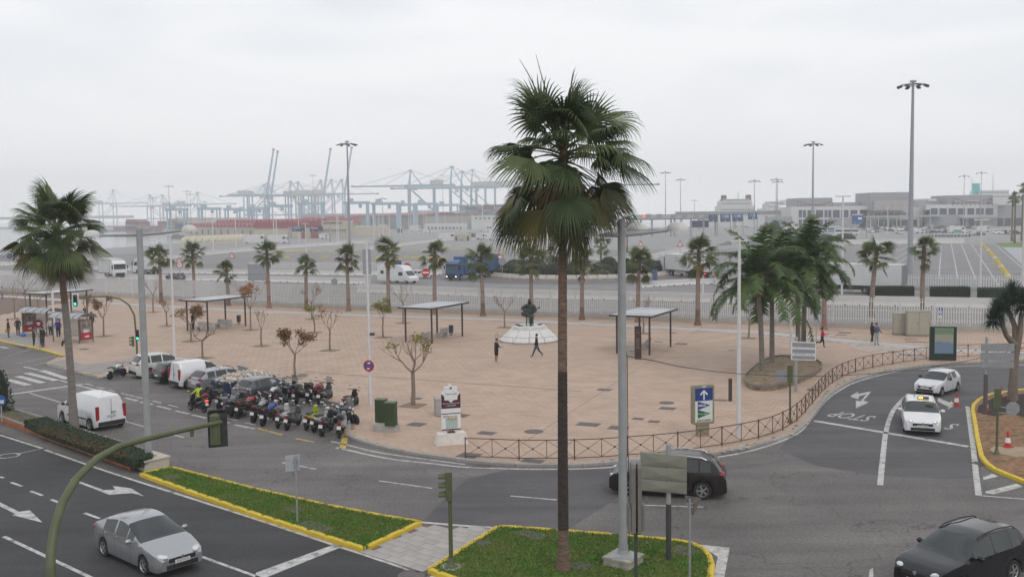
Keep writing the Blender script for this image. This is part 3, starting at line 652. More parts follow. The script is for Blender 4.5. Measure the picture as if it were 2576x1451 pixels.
def feather_palm(px,pb,pt,label,seed,n=16,lean=(0,0)):
 g=P(px,pb);h=HT(px,pb,pt);rg=random.Random(seed);t=T('feather_palm',label,'palm tree',(g.x,g.y,.3),0,'feather palms in the teardrop planter')
 b=MB();palm_trunk(b,[(0,0,0),(lean[0]*.3,lean[1]*.3,h*.5),(lean[0]*.7,lean[1]*.7,h*.80)],[.20,.17,.16],10,.12,.03);tr=b.build('trunk',M_TRG,t,60)
 b=MB();palm_trunk(b,[(lean[0]*.7,lean[1]*.7,h*.78),(lean[0]*.85,lean[1]*.85,h*.86),(lean[0],lean[1],h)],[.22,.27,.16],9,.1,.14);b.build('old_leaf_bases',M_TRM,t)
 for i in range(n):
  f=(i+.5)/n;a=i*2.4+rg.uniform(-.2,.2);o=ob('frond',FEA[min(5,int(f*6))],t,(lean[0],lean[1],h-f*.5),a);s=rg.uniform(.9,1.12);o.scale=(s,s,s)
 return t
feather_palm(1918,947,706,'left feather palm of the planter, nearest the road',1,n=26,lean=(-.45,0));feather_palm(1942,925,712,'second feather palm of the planter',2,n=24,lean=(.0,.2));feather_palm(2008,916,690,'feather palm behind the grey direction boards',3,n=26,lean=(-.1,.2));t_=feather_palm(2020,912,672,'rear right feather palm of the planter with a low drooping frond',4,n=26,lean=(.25,.2))
o=ob('frond',FEA[5],t_,(.2,-.15,2.9),-.5);o.rotation_euler=(0,1.05,-.5)
def rosette(n,L,seed):
 rg=random.Random(seed);b=MB()
 for i in range(n):
  f=(i+.5)/n;el=radians(88-138*f**.95);a=i*2.399+rg.uniform(-.2,.2);d=Vector((cos(el)*cos(a),cos(el)*sin(a),sin(el)));s=Vector((-sin(a),cos(a),0));l_=L*rg.uniform(.85,1.1);q=d*.12;vs=[];dd=d
  for j in range(5):w=(.030,.034,.028,.017,.002)[j];vs+=[q-s*w,q+s*w];dd=(dd+DOWN*.05*(j+.3)*.6).normalized();q=q+dd*(l_/4)
  b.add(vs,[(2*j,2*j+1,2*j+3,2*j+2)for j in range(4)])
 return b.mesh('leaf_rosette',M_DRAG)
g=P(2548,1012);t=T('dragon_tree','forked dragon tree with spiky leaf heads on the bark bed','tree',(g.x,g.y,.14));ds=g.y/FPX
M_DTR=mat('dragon_bark',(0.19,0.15,0.12),rough=.95,var=.2,scale=3,bump=.7)
def off(px,py):return Vector(((px-2548)*ds,0,(1012-py)*ds))
b=MB();pts=[off(2547,1012),off(2548,950),off(2550,900),off(2554,872)];b.tube(pts,[.30,.24,.23,.24],10);b.build('trunk',M_DTR,t,60)
for k,(tip,mid,y_)in enumerate((((2500,800),(2522,845),-.5),((2566,790),(2564,835),.1),((2542,775),(2556,825),.7))):
 b=MB();b.tube([off(2554,876),off(*mid)+Vector((0,y_*.5,0)),off(*tip)+Vector((0,y_,0))],[.23,.15,.13],9);b.build('limb',M_DTR,t,60)
for k,(px,py,y_,L)in enumerate(((2494,785,-.5,1.05),(2520,768,.1,1.0),(2553,752,.6,1.2),(2572,770,.2,1.2),(2478,803,-.7,.85))):
 ob('leaf_rosette',rosette(260,L*.85,k),t,off(px,py)+Vector((0,y_,0)),k)
def street_tree(px,pb,pt,width,label,leaf=None,nleaf=0,seed=0,forkf=.42,r=.075,spreadv=.9,depth=4,name='street_tree'):
 rg=random.Random(seed);g=P(px,pb);h=HT(px,pb,pt);t=T(name,label,'tree',(g.x,g.y,.11),0,'young street trees in square pits')
 m=PXM(px,pb)*width/2
 b=MB();hf=h*forkf;b.tube([(0,0,0),(rg.uniform(-.06,.06),0,hf*.5),(rg.uniform(-.08,.08),0,hf)],[r*1.25,r,r*.95],7);b.build('trunk',M_TWIG,t,60)
 bb=MB();tips=[]
 def grow(p,d,l_,rr,lev):
  q=p;path=[p];dd=d
  for k in range(3):
   dd=(dd+Vector((rg.uniform(-.25,.25),rg.uniform(-.25,.25),rg.uniform(-.02,.22)))).normalized();q=q+dd*l_/3;path.append(q)
  bb.tube(path,[rr,rr*.85,rr*.72,rr*.55],5 if lev<2 else 4,caps=False);tips.append((path[2],lev));tips.append((path[3],lev))
  if lev<depth:
   for k in range(2 if lev else 3):
    a=rg.uniform(0,6.28);e=rg.uniform(.3,.85);nd=(dd+Vector((cos(a),sin(a),rg.uniform(-.1,.5)))*e).normalized();grow(path[2]if k==0 and lev else q,nd,l_*rg.uniform(.62,.86),rr*.58,lev+1)
 nb=4;L0=max(.35,(h-hf)*.42)
 for k in range(nb):
  a=2*pi*k/nb+rg.uniform(-.5,.5);d=Vector((cos(a)*spreadv,sin(a)*spreadv,.8)).normalized();grow(Vector((0,0,hf-.03)),d,L0,r*.6,0)
 mxx=max(hypot(p.x,p.y)for p,_ in tips)or 1;sc=m/mxx;mz=max(p.z for p,_ in tips);sz=(h-hf)/max(.1,mz-hf)
 bb.v=[(v[0]*sc,v[1]*sc,hf+(v[2]-hf)*sz)for v in bb.v];br=bb.build('branches',M_TWIG,t)
 if leaf and nleaf:
  lb=MB()
  cand=[p for p,l_ in tips if l_>=1]
  clump=[rg.choice(cand)for _ in range(max(4,nleaf//26))]
  for k in range(int(nleaf*1.6)):
   p=rg.choice(clump);q=Vector((p.x*sc,p.y*sc,hf+(p.z-hf)*sz))+Vector((rg.gauss(0,.17),rg.gauss(0,.17),rg.gauss(0,.12)))
   a=Vector((rg.uniform(-1,1),rg.uniform(-1,1),rg.uniform(-1,.2))).normalized()*rg.uniform(.09,.16);c=a.orthogonal().normalized()*rg.uniform(.05,.075)
   lb.add([q,q+a*.5+c,q+a,q+a*.5-c],[(0,1,2,3)])
  o=lb.build('leaves',leaf,t);o['kind']='stuff'
 b=MB();f=MB();s=.62
 b.box((0,0,.006),(1.2,1.2,.008));b.build('tree_pit',M_SOIL,t,rz=UA,loc=(0,0,.012))
 for k in range(4):a=k*pi/2;f.box((cos(a)*s,sin(a)*s,.02),(.05 if k%2==0 else 1.29,1.29 if k%2==0 else.05,.03))
 f.build('pit_edge',mat('pit_edge_brown',(0.13,0.10,0.08)),t,rz=UA);return t
TR=[(38,805,700,70,'bare street tree at the far left beside the bus shelters',None,0),(65,772,690,76,'bare street tree behind the left bus shelter',None,0),(96,790,722,66,'thick forked tree with few brown leaves behind the bus shelters',M_BROWNLEAF,60),(261,849,745,80,'sparse brown leaved tree left of the green signal pole',M_BROWNLEAF,330),(220,812,742,50,'thin brown leaved tree behind the walker in blue',M_BROWNLEAF,160),(386,788,692,52,'bare tree left of the first railing palms',None,0),(420,823,748,46,'thin bare tree left of the long shelter',M_BROWNLEAF,14),(481,862,770,96,'dense brown leaved tree in front of the long shelter',M_BROWNLEAF,620),(510,905,822,108,'small bare tree behind the parked cars',None,0),(631,833,712,96,'orange leaved tree right of the long shelter',M_ORLEAF,480),(658,874,778,46,'thin bare tree in the middle left of the plaza',M_BROWNLEAF,16),(743,953,822,98,'brown and green leaved tree beyond the motorcycles',M_BROWNLEAF,640),(791,840,757,44,'thin yellowish tree, left of the pair',M_YGLEAF,200),(785,806,714,66,'tall bare tree with a few orange leaves near the railings',M_ORLEAF,60),(830,885,772,66,'nearly bare tree left of the tall white pole',M_ORLEAF,60),(964,852,754,50,'yellow green leaved tree right of the tall white pole',M_YGLEAF,420),(1014,816,700,84,'bare tree behind the middle shelter roof',None,0),(1039,1025,838,186,'largest bare tree, wide crown with few yellow leaves',M_YGLEAF,130),(1270,827,736,74,'bare tree left of the statue',None,0),(1618,842,738,66,'bare tree behind the right shelter',None,0),(1883,854,752,52,'bare tree left of the feather palms',None,0)]
for i,(px,pb,pt,w,s,lf,nl)in enumerate(TR):street_tree(px,pb,pt,w,s,lf,nl,seed=i+3,forkf=.45 if i!=8 else.55,r=.075 if px!=1039 else.12,depth=3 if px!=1039 else 4)
def leafmass(b,c,r,n,rg,size=(.10,.2),flat=False):
 for k in range(n):
  a,e=rg.uniform(0,6.28),math.asin(rg.uniform(-.4 if not flat else 0,1));f=rg.uniform(.72,1.03);p=Vector((c[0]+r[0]*cos(e)*cos(a)*f,c[1]+r[1]*cos(e)*sin(a)*f,c[2]+r[2]*sin(e)*f))
  u=Vector((rg.uniform(-1,1),rg.uniform(-1,1),rg.uniform(-.5,1))).normalized()*rg.uniform(*size);v=u.orthogonal().normalized()*u.length*.5;b.add([p-u*.5,p+v*.5,p+u*.5,p-v*.5],[(0,1,2,3)])
def bush(loc,r,n,label,m=M_HEDGE,name='shrub',cat='shrub',size=(.1,.2),seed=0,group=None):
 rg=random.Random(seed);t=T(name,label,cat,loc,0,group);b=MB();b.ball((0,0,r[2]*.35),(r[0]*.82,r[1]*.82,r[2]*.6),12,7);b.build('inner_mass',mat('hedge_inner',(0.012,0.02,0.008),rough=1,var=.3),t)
 b=MB();leafmass(b,(0,0,0),r,n,rg,size);o=b.build('foliage',m,t);o['kind']='stuff';return t
g=P(0,1044);bush((g.x-.7,g.y,.3),(1.45,1.2,3.0),2600,'dark green round shrub at the left frame edge',M_HEDGED,seed=4,size=(.1,.22))
hp=PP([(62,1072),(118,1064),(220,1101),(372,1150),(384,1163),(340,1176),(200,1128),(110,1096)],.3)
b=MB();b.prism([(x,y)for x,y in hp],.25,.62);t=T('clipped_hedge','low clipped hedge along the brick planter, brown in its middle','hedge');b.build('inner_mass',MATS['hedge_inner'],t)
rg=random.Random(9)
def hedgeleaves(poly_,z0,z1,n,rg,size=(.06,.13)):
 b=MB();xs=[p[0]for p in poly_];ys=[p[1]for p in poly_];k=0
 while k<n:
  x,y=rg.uniform(min(xs)-.1,max(xs)+.1),rg.uniform(min(ys)-.1,max(ys)+.1)
  if not inside((x,y),poly_):continue
  z=z1+rg.uniform(-.05,.08)
  if rg.random()<.4:i=rg.randrange(len(poly_));f=rg.random();j=(i+1)%len(poly_);x=poly_[i][0]*(1-f)+poly_[j][0]*f+rg.uniform(-.06,.06);y=poly_[i][1]*(1-f)+poly_[j][1]*f+rg.uniform(-.06,.06);z=rg.uniform(z0,z1+.05)
  u=Vector((rg.uniform(-1,1),rg.uniform(-1,1),rg.uniform(-.3,1))).normalized()*rg.uniform(*size);v=u.orthogonal().normalized()*u.length*.5;p=Vector((x,y,z));b.add([p-u*.5,p+v*.5,p+u*.5,p-v*.5],[(0,1,2,3)]);k+=1
 return b
o=hedgeleaves(hp,.3,.62,5200,rg).build('foliage',M_HEDGE,t);o['kind']='stuff'
o=hedgeleaves(PP([(95,1083),(150,1083),(260,1120),(330,1148),(300,1152),(180,1114)],.6),.6,.66,1500,rg).build('brown_patch',leaf_mat('hedge_brown',(0.07,0.045,0.02),(0.13,0.08,0.03)),t);o['kind']='stuff'
for i,(x0,x1,yb,yt,s)in enumerate(((2188,2300,745,722,'long clipped hedge in front of the white semitrailer'),(2347,2441,748,723,'clipped hedge right of the mast foot'),(2468,2600,752,726,'clipped hedge behind the dragon tree head'))):
 a,c=P(x0,yb),P(x1,yb);h=HT(x0,yb,yt);t=T('clipped_hedge',s,'hedge',group='clipped hedges behind the railings');d=Vector((c.x-a.x,c.y-a.y)).normalized();nrm=Vector((-d.y,d.x))
 pl=[(a.x,a.y),(c.x,c.y),(c.x+nrm.x*1.6,c.y+nrm.y*1.6),(a.x+nrm.x*1.6,a.y+nrm.y*1.6)]
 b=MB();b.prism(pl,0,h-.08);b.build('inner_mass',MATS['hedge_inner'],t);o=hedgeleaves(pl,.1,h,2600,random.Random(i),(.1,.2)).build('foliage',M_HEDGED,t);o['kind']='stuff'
 # == street furniture
M_GALV=mat('galvanised_grey',(0.33,0.335,0.34),rough=.5,metal=.3,var=.1,scale=3)
M_LAMPG=mat('lamp_grey_paint',(0.30,0.31,0.31),rough=.5,var=.1,scale=2)
M_WPOLE=mat('white_pole_paint',(0.62,0.61,0.61),rough=.5,var=.06,scale=2)
M_GREEN=mat('signal_green_paint',(0.085,0.10,0.045),rough=.5,var=.12,scale=3)
M_BLACK=mat('black_plastic',(0.022,0.022,0.023),rough=.55,var=.3,scale=8)
M_DGREY=mat('dark_grey_metal',(0.05,0.052,0.055),rough=.55,var=.15,scale=4)
M_RUST=mat('brown_rail_paint',(0.075,0.035,0.026),rough=.6,var=.25,scale=5)
M_SIGNB=mat('sign_back',(0.27,0.28,0.29),rough=.5,metal=.2,var=.08,scale=3)
M_OLIVE=mat('olive_grey_panel',(0.21,0.205,0.165),rough=.55,var=.08,scale=3)
M_DOME=mat('lamp_dome',(0.52,0.51,0.48),rough=.5,var=.08,scale=3)
M_SW=flat('sign_white',(0.72,0.72,0.72),rough=.4);M_SR=flat('sign_red',(0.45,0.02,0.025),rough=.4);M_SB=flat('sign_blue',(0.02,0.09,0.32),rough=.4);M_SK=flat('sign_black',(0.02,0.02,0.02),rough=.4);M_NAVY=flat('sign_navy',(0.03,0.055,0.13),rough=.5)
M_STONE=mat('pale_stone',(0.48,0.43,0.36),rough=.8,var=.12,scale=5,bump=.3);M_WST=mat('white_stone',(0.62,0.61,0.59),rough=.6,var=.07,scale=2)
M_BENCH=mat('bench_concrete',(0.36,0.345,0.33),rough=.8,var=.12,scale=5,bump=.2)
def dome_prof(r,h):return[(r,0),(r*.97,h*.3),(r*.86,h*.58),(r*.64,h*.82),(r*.34,h*.96),(0.0,h)]
def lamp(px,pb,ptop,label,arms,zarm_px,base='stone',r=.15):
 g=P(px,pb);h=HT(px,pb,ptop);t=T('street_lamp',label,'street lamp',(g.x,g.y,0));za=HT(px,pb,zarm_px)
 b=MB();b.tube([(0,0,.45),(0,0,1.2),(0,0,h-.15)],[r,r*.96,r*.85],14);b.build('column',M_LAMPG,t,40)
 b=MB();b.lathe([(r*.95,0),(r*.95,.12),(r*.6,.2),(0,.22)],14,(0,0,h-.15));b.build('cap',M_LAMPG,t,40)
 for ax,ay,ln,up in arms:
  d=Vector((ax,ay,0)).normalized();e=d*ln+Vector((0,0,za+up))
  b=MB();b.tube([Vector((0,0,za)),Vector((0,0,za+up*.45))+d*ln*.5,e],[.075,.065,.05],8);arm=b.build('arm',M_LAMPG,t,40)
  b=MB();b.lathe(dome_prof(.36,.30),16,(0,0,0));b.lathe([(0,.02),(.3,.02),(.36,0)],16);o=b.build('lamp_head',M_DOME,t,50);o.location=e+d*.32-Vector((0,0,.03));o.scale=(1.0,1.0,1)
  b=MB();b.tube([Vector((0,0,h-.3)),e+Vector((0,0,.03))],.008,4);b.build('stay_wire',M_DGREY,t)
 return t,h
g=P(375,1172)
t,h=lamp(375,1172,571,'tall grey two armed street lamp on a stone plinth by the brick planter',((-1,-.1,1.75,-.02),(1,.25,1.85,.15)),590,r=.165)
b=MB();b.box((0,0,.21),(1.5,1.2,.42),rz=ROADDIR);b.box((0,0,.455),(1.62,1.3,.07),rz=ROADDIR);b.build('plinth',M_STONE,t)
b=MB();b.box((0,0,.495),(.62,.5,.012),rz=ROADDIR);b.build('plinth_opening',M_SOIL,t)
t,h=lamp(1568,1428,556,'tall grey three armed street lamp on the palm lawn',((-1,-.1,.75,0),(1,.25,1.55,.12),(.55,1.2,1.3,.10)),591,r=.145)
b=MB();b.box((0,0,.22),(.92,.92,.28),rz=-.62);b.box((0,0,.39),(1.0,1.0,.07),rz=-.62);b.build('plinth',mat('mossy_stone',(0.33,0.31,0.26),rough=.9,var=.35,scale=4,bump=.4),t)
b=MB();b.box((0,0,.435),(.75,.75,.02),rz=-.3);b.lathe([(.3,.44),(.2,.5),(.17,.62),(.165,.8)],12);b.build('base_plate',M_LAMPG,t)
b=MB();b.tube([(.17,-.05,.5),(.2,-.08,2),(.16,-.06,4),(.15,-.05,6.8),(.13,.1,7.0)],.014,5);b.build('cable',M_BLACK,t)
def wpole(px,pb,pt,label,heads,r=.085,z0=.12,name='lamp_pole'):
 g=P(px,pb,z0);h=HT(px,pb,pt,z=z0);t=T(name,label,'lamp pole',(g.x,g.y,0),group='white lamp poles')
 b=MB();b.tube([(0,0,z0),(0,0,2),(0,0,h)],[r*1.25,r*1.15,r*.72],12);b.build('pole',M_WPOLE,t,40)
 for s,ln in heads:
  b=MB();b.tube([(0,0,h-.12),(s*ln,0,h-.10)],.028,6);b.build('arm',M_WPOLE,t)
  b=MB();n=8;prof=[(0,.17),(.25,.16),(.5,.10),(.72,.02)]
  pts=[(s*(ln+x-.12),z)for x,z in prof]
  b.ext([(p[0],-.14,h-.30+p[1])for p in pts]+[(pts[-1][0],-.14,h-.30),(pts[0][0],-.14,h-.30)],(0,.28,0));b.box((s*(ln-.02),0,h-.17),(.2,.2,.16));b.build('lamp_head',M_GALV,t)
 return t,h
wpole(440,907,588,'white plaza lamp pole behind the white parked van',((1,.4),))
t,h=wpole(932,1019,604,'white plaza lamp pole with a round no parking sign',((1,.65),))
def round_sign(parent,r,z,ry,kind,y=-.12):
 b=MB();b.lathey([(r,-.012),(r,.012),(0,.012)],20,(0,y,z));b.lathey([(0,-.012),(r,-.012)],20,(0,y,z));o=b.build('sign_disc',M_SR,parent);o.rotation_euler=(0,0,ry)
 b=MB();b.lathey([(0,-.016),(r*.78,-.016)],20,(0,y,z));o2=b.build('sign_face',{'nopark':M_SB,'limit':M_SW}.get(kind,M_SW),o);return o
s_=round_sign(t,.34,HT(932,1019,915),-.25,'nopark')
b=MB();b.box((0,-.142,HT(932,1019,915)),(.62,.006,.09),ry=radians(45));b.build('sign_bar',M_SR,s_);b=MB();b.box((.03,-.146,HT(932,1019,908)),(.16,.004,.09));b.box((-.02,-.146,HT(932,1019,922)),(.16,.004,.08));b.build('sign_print',M_SW,s_)
b=MB();b.box((.22,-.02,HT(932,1019,837)),(.26,.2,.16));b.tube([(0,0,HT(932,1019,838)),(.2,0,HT(932,1019,838))],.03,6);b.build('camera_unit',M_DGREY,t)
wpole(1858,1100,601,'white plaza lamp pole behind the railing beside the palm planter',((-1,.55),(1,.55)),r=.095)
wpole(1990,878,560,'white lamp pole half hidden by the feather palms',((1,.4),),r=.1);wpole(137,845,640,'white lamp pole between the bus shelters',((1,.4),),r=.11)
M_LGRN=mat('signal_lit_green',(0.0,0.5,0.28),emit=(0.05,1.0,0.5,3.0));M_LRED=mat('lamp_lit_red',(0.6,0.02,0.01),emit=(1.0,0.06,0.03,3.0));M_LAMB=mat('lamp_lit_amber',(0.8,0.3,0.02),emit=(1.0,0.45,0.05,3.0));M_LENS=flat('dark_lens',(0.03,0.03,0.03),rough=.25);M_LWH=mat('lamp_lit_white',(0.9,0.9,0.85),emit=(1.0,0.96,0.85,2.2))
def signal_head(parent,c,face,lit=None,hoodm=M_GREEN,s=1.0,board=False,name='signal_head'):
 e=ob(name,MB().box((0,0,0),(.28*s,.22*s,.92*s)).mesh(name,hoodm),parent,c,face-pi/2+pi)
 if board:b=MB();b.box((0,.1*s,0),(.62*s,.02,1.32*s));b.build('backing_board',M_BLACK,e)
 for k in range(3):
  z=(.29-.29*k)*s;b=MB()
  nn=12;pr=[]
  b.lathey([(0,-.115*s),(.1*s,-.115*s)],nn,(0,0,z));b.build('lens',(M_LGRN if lit==k else M_LENS),e)
  b=MB();vs=[]
  for kk in range(9):a=radians(-20+220*kk/8);vs.append((cos(a)*.125*s,sin(a)*.125*s))
  for kk in range(8):b.face((vs[kk][0],-.11*s,z+vs[kk][1]),(vs[kk+1][0],-.11*s,z+vs[kk+1][1]),(vs[kk+1][0],-.33*s,z+vs[kk+1][1]*.9),(vs[kk][0],-.33*s,z+vs[kk][1]*.9))
  b.build('visor',hoodm,e)
 return e
t=T('traffic_signal','curved green signal mast at bottom left, signal seen from behind','traffic light',(0,0,0))
sg=AT(543,1080,26.5);base=AT(128,1451,20.5)
m1=[]
for px,py,dd in((128,1650,20.5),(128,1451,20.5),(127,1390,20.7),(136,1330,21.0),(157,1262,21.4),(192,1204,22.0),(243,1153,22.7),(300,1122,23.5),(370,1103,24.3),(450,1084,25.3),(556,1061,26.45)):m1 .append(AT(px,py,dd))
m1[0]=Vector((m1[1].x,m1[1].y,0));b=MB();b.tube(m1,[.115,.105,.1,.098,.094,.09,.085,.08,.074,.068,.06],12);b.build('mast',M_GREEN,t,60)
b=MB();b.box((0,0,0),(.52,.05,1.02));b.box((0,0,.49),(.46,.05,.1));bo=b.build('backing_board',mat('worn_black_board',(0.03,0.03,0.03),rough=.7,var=.6,scale=7),t);bo.location=(sg.x+.02,sg.y+.1,sg.z);bo.rotation_euler=(0,0,radians(20))
b=MB();b.tube([(0,0,-.38),(0,0,.40)],[.14,.14],10);b.box((0,-.06,0),(.22,.1,.8));b.lathe([(.14,.4),(.1,.44),(.05,.46),(0,.46)],10);o=b.build('signal_head',M_GREEN,t);o.location=(sg.x,sg.y-.06,sg.z);o.rotation_euler=(0,0,radians(20))
b=MB();p=AT(483,1090,25.6);b.box(p,(.08,.08,.16));b.build('bracket',M_GREEN,t)
g=P(345,894,.12);hz=lambda y:HT(345,894,y,z=.12)
t=T('traffic_signal','green signal mast arching left over the bus lane, green arrow lit','traffic light',(g.x,g.y,.1));k=g.y/FPX
o_=lambda px,py:((px-345)*k,0,(894-py)*k)
b=MB();b.tube([o_(345,894),o_(345,840),o_(342,790),o_(330,765),o_(308,749),o_(275,742),o_(205,744)],[.085,.08,.075,.07,.066,.062,.055],10);b.build('mast',M_GREEN,t,60)
e=signal_head(t,o_(195,751),radians(-78),None,M_BLACK,1.0);b=MB();b.box((0,.09,0),(.52,.02,1.14));b.build('backing_board',M_SW,e)
b=MB();b.lathey([(0,-.13),(.1,-.13)],12,(0,0,-.29));b.build('lit_lens',M_LGRN,e)
e=signal_head(t,o_(348,841),radians(-75),2,M_BLACK,.92);e2=signal_head(t,o_(336,857),radians(200),None,M_GREEN,.92)
g=P(1135,1424,.14);t=T('traffic_signal','green traffic signal post at the tip of the palm lawn, seen side on','traffic light',(g.x,g.y,.14));h=HT(1135,1424,1186,z=.14)-.14
b=MB();b.tube([(0,0,0),(0,0,h-.3)],[.07,.06],10);b.lathe([(.2,0),(.2,.03),(.13,.08),(.11,.2),(.075,.3)],12);b.build('post',M_GREEN,t,50);b=MB();b.lathe([(0,.012),(.34,.012),(.36,0)],14);b.build('footing',M_CONC,t)
signal_head(t,(-.03,0,h-.45),radians(185),None,M_GREEN,1.0)
for px,pb,pt_,s in((1987,1062,918,'green traffic signal post behind the railing, seen from behind'),(2507,1142,976,'green traffic signal post on the bark bed, seen from behind')):
 g=P(px,pb,.14);h=HT(px,pb,pt_,z=.14)-.14;t=T('traffic_signal',s,'traffic light',(g.x,g.y,.14));b=MB();b.tube([(0,0,0),(0,0,h-.3)],.055,10);b.lathe([(.16,0),(.15,.05),(.09,.14),(.06,.3)],12);b.build('post',M_GREEN,t,50);signal_head(t,(0,.02,h-.46),radians(70),None,M_GREEN,.98)
 b=MB();m_=.33;cx_=-.48 if px<2200 else.72;cz=h-.55 if px<2200 else h-.95
 oc=[(cx_+cos(pi/8+k*pi/4)*m_,sin(pi/8+k*pi/4)*m_+cz)for k in range(8)];b.ext([(x,.05,z)for x,z in oc],(0,.025,0));o=b.build('stop_sign_back',M_SIGNB,t,label='grey back of an octagonal sign')
 b=MB();b.tube([(0,.03,cz-.2),(cx_,.05,cz-.2)],.02,5);b.tube([(0,.03,cz+.1),(cx_,.05,cz)],.02,5);b.build('bracket',M_GALV,t)
g=P(1600,1492,.14);t=T('twin_sign_post','dark post carrying back to back grey boxes beside the three armed lamp','sign post',(g.x,g.y,.14));k=g.y/FPX;zz=lambda py:HT(1600,1492,py)
b=MB();b.tube([(0,0,0),(0,0,zz(1330))],.05,10);b.build('post',M_DGREY,t)
M_BOXG=mat('grey_box_paint',(0.16,0.15,0.135),rough=.6,var=.12,scale=4)
for s,w,z0,z1,nm in((-1,.115,zz(1336),zz(1168),'tall_box'),(1,.115,zz(1336),zz(1168),'tall_box'),(-1,.075,zz(1330),zz(1268),'side_box'),(1,.075,zz(1330),zz(1268),'side_box')):
 x=s*(.09 if nm=='tall_box' else.2);b=MB();b.box((x,0,(z0+z1)/2-.05),(w,.5,z1-z0-.1));b.box((x,0,z1-.06),(w,.38,.12),taper=.8);b.build(nm,M_BOXG,t)
b=MB();b.tube([(-.14,0,zz(1345)),(.14,0,zz(1345))],.015,5);b.build('bolt',M_DGREY,t)
def boards(px,pb,rows,x0,x1,label,m,frame=None,pr=.08,slope=0.0,toppx=None,postm=M_GALV,facet=False,dark=None,yaw=0.0):
 g=P(px,pb,.12);k=g.y/FPX;t=T('direction_sign',label,'sign',(g.x,g.y,.12),yaw);h=HT(px,pb,toppx,z=.12)
 b=MB();b.tube([(0,0,0),(0,0,h)],pr,12);b.lathe([(pr*1.1,0),(pr*.8,.08),(0,.1)],10,(0,0,h));b.build('post',postm,t,50)
 if dark:b=MB();b.tube([(0,0,0),(0,0,HT(px,pb,dark))],pr*1.12,12);b.build('post_sleeve',M_DGREY,t,50)
 for(ya,yb)in rows:
  za,zb=HT(px,pb,ya),HT(px,pb,yb);xa,xb=(x0-px)*k,(x1-px)*k;z=(za+zb)/2;hh=abs(za-zb);yy=-.12
  if facet:
   b=MB();c0=((xa+xb)/2,yy-.1,z);q=[(xa,yy,z+hh/2-slope*xa),(xb,yy,z+hh/2-slope*xb),(xb,yy,z-hh/2-slope*xb),(xa,yy,z-hh/2-slope*xa)]
   q2=[(p[0],yy+.2,p[2])for p in q];b.add(q+q2+[(xa+(xb-xa)*.5,yy-.035,z-hh*.1)],[(0,1,8),(1,2,8),(2,3,8),(3,0,8),(4,5,6,7)[::-1],(0,4,5,1),(1,5,6,2),(2,6,7,3),(3,7,4,0)]);b.build('board',m,t)
  else:
   b=MB();b.add([(x,yy+s*.04,z+c*hh/2-slope*x)for s in(-1,1)for x,c in((xa,1),(xb,1),(xb,-1),(xa,-1))],[(0,1,2,3),(7,6,5,4),(0,4,5,1),(1,5,6,2),(2,6,7,3),(3,7,4,0)]);bd=b.build('board',frame or m,t)
   if frame:e=.05;b=MB();b.add([(x,yy-.045,z+c*(hh/2-e)-slope*x)for x,c in((xa+e,1),(xb-e,1),(xb-e,-1),(xa+e,-1))],[(0,1,2,3)]);b.build('board_back',m,bd)
  b=MB();b.box((0,-.06,z-hh*.2),(pr*2.6,.1,.06));b.box((0,-.06,z+hh*.25),(pr*2.6,.1,.06));b.build('clamp',M_GALV,t)
 return t
boards(1682,1408,((1144,1173),(1177,1206),(1210,1238)),1611,1727,'three stacked olive grey boards on a post in front of the dark car',M_OLIVE,slope=.10,toppx=1130,facet=True,dark=1268,postm=M_LAMPG)
boards(2002,985,((860,875),(876,890),(892,905)),1988,2050,'three grey boards with white rims beside the palm planter',M_SIGNB,M_SW,pr=.10,slope=.05,toppx=856)
boards(2478,1042,((865,884),(887,907),(909,925)),2462,2545,'three large grey boards on a brown post by the dragon tree',M_SIGNB,pr=.075,slope=.02,toppx=856)
b=MB();g=P(2478,1042,.12);b.tube([(0,0,0),(0,0,HT(2478,1042,942))],[.12,.11],12);o=b.build('post_sleeve',mat('brown_grey_post',(0.10,0.085,0.08)),bpy.data.objects['direction_sign.002'])
def flatsign(px,pb,label,shape,y0,y1,x0,x1,z0=.14,m=M_SIGNB,lean=0.0,rz=0.0,r=.035):
 g=P(px,pb,z0);k=g.y/FPX;t=T('road_sign',label,'sign',(g.x,g.y,z0),rz);h=HT(px,pb,y0,z=z0)-z0;hb=HT(px,pb,y1,z=z0)-z0;xa,xb=(x0-px)*k,(x1-px)*k
 b=MB();b.tube([(0,0,0),(0,0,h-.05)],r,8);b.lathe([(.09,0),(.09,.015),(0,.02)],10);b.build('post',M_GALV,t,50)
 b=MB()
 if shape=='sq':b.ext([(xa,.04,hb),(xb,.04,hb+lean),(xb,.04,h),(xa,.04,h-lean)],(0,.03,0))
 else:b.ext([(xa,.04,h+lean),(xb,.04,h-lean),((xa+xb)/2,.04,hb)],(0,.03,0))
 b.build('sign_plate',m,t);b=MB();b.box((0,.02,h-.2),(.2,.04,.04));b.box((0,.02,(h+hb)/2),(.2,.04,.04));b.build('clamp',M_GALV,t);return t
flatsign(748,1312,'square sign on a thin post on the long grass island, seen from behind','sq',1143,1186,721,758,m=mat('pale_blue_grey',(0.36,0.39,0.41),rough=.5),lean=.05)
flatsign(1735,1468,'triangular give way sign seen from behind near the bottom edge','tri',1250,1300,1722,1766,m=mat('brown_sign_back',(0.13,0.11,0.10),var=.25,scale=6),lean=.04)
rpx=[(1171,1152),(1230,1154),(1290,1157),(1403,1157),(1489,1155),(1556,1150),(1680,1140),(1790,1126),(1865,1113),(1932,1097),(1980,1076),(2012,1052),(2040,1020),(2072,983),(2107,955),(2157,935),(2232,919),(2332,905),(2457,897),(2576,893),(2760,886)]
rw=smoothp(PP(rpx,.12),5);rp=resample(rw,1.27);t=T('railing','low brown iron railing with crossed bars along the plaza kerb','railing')
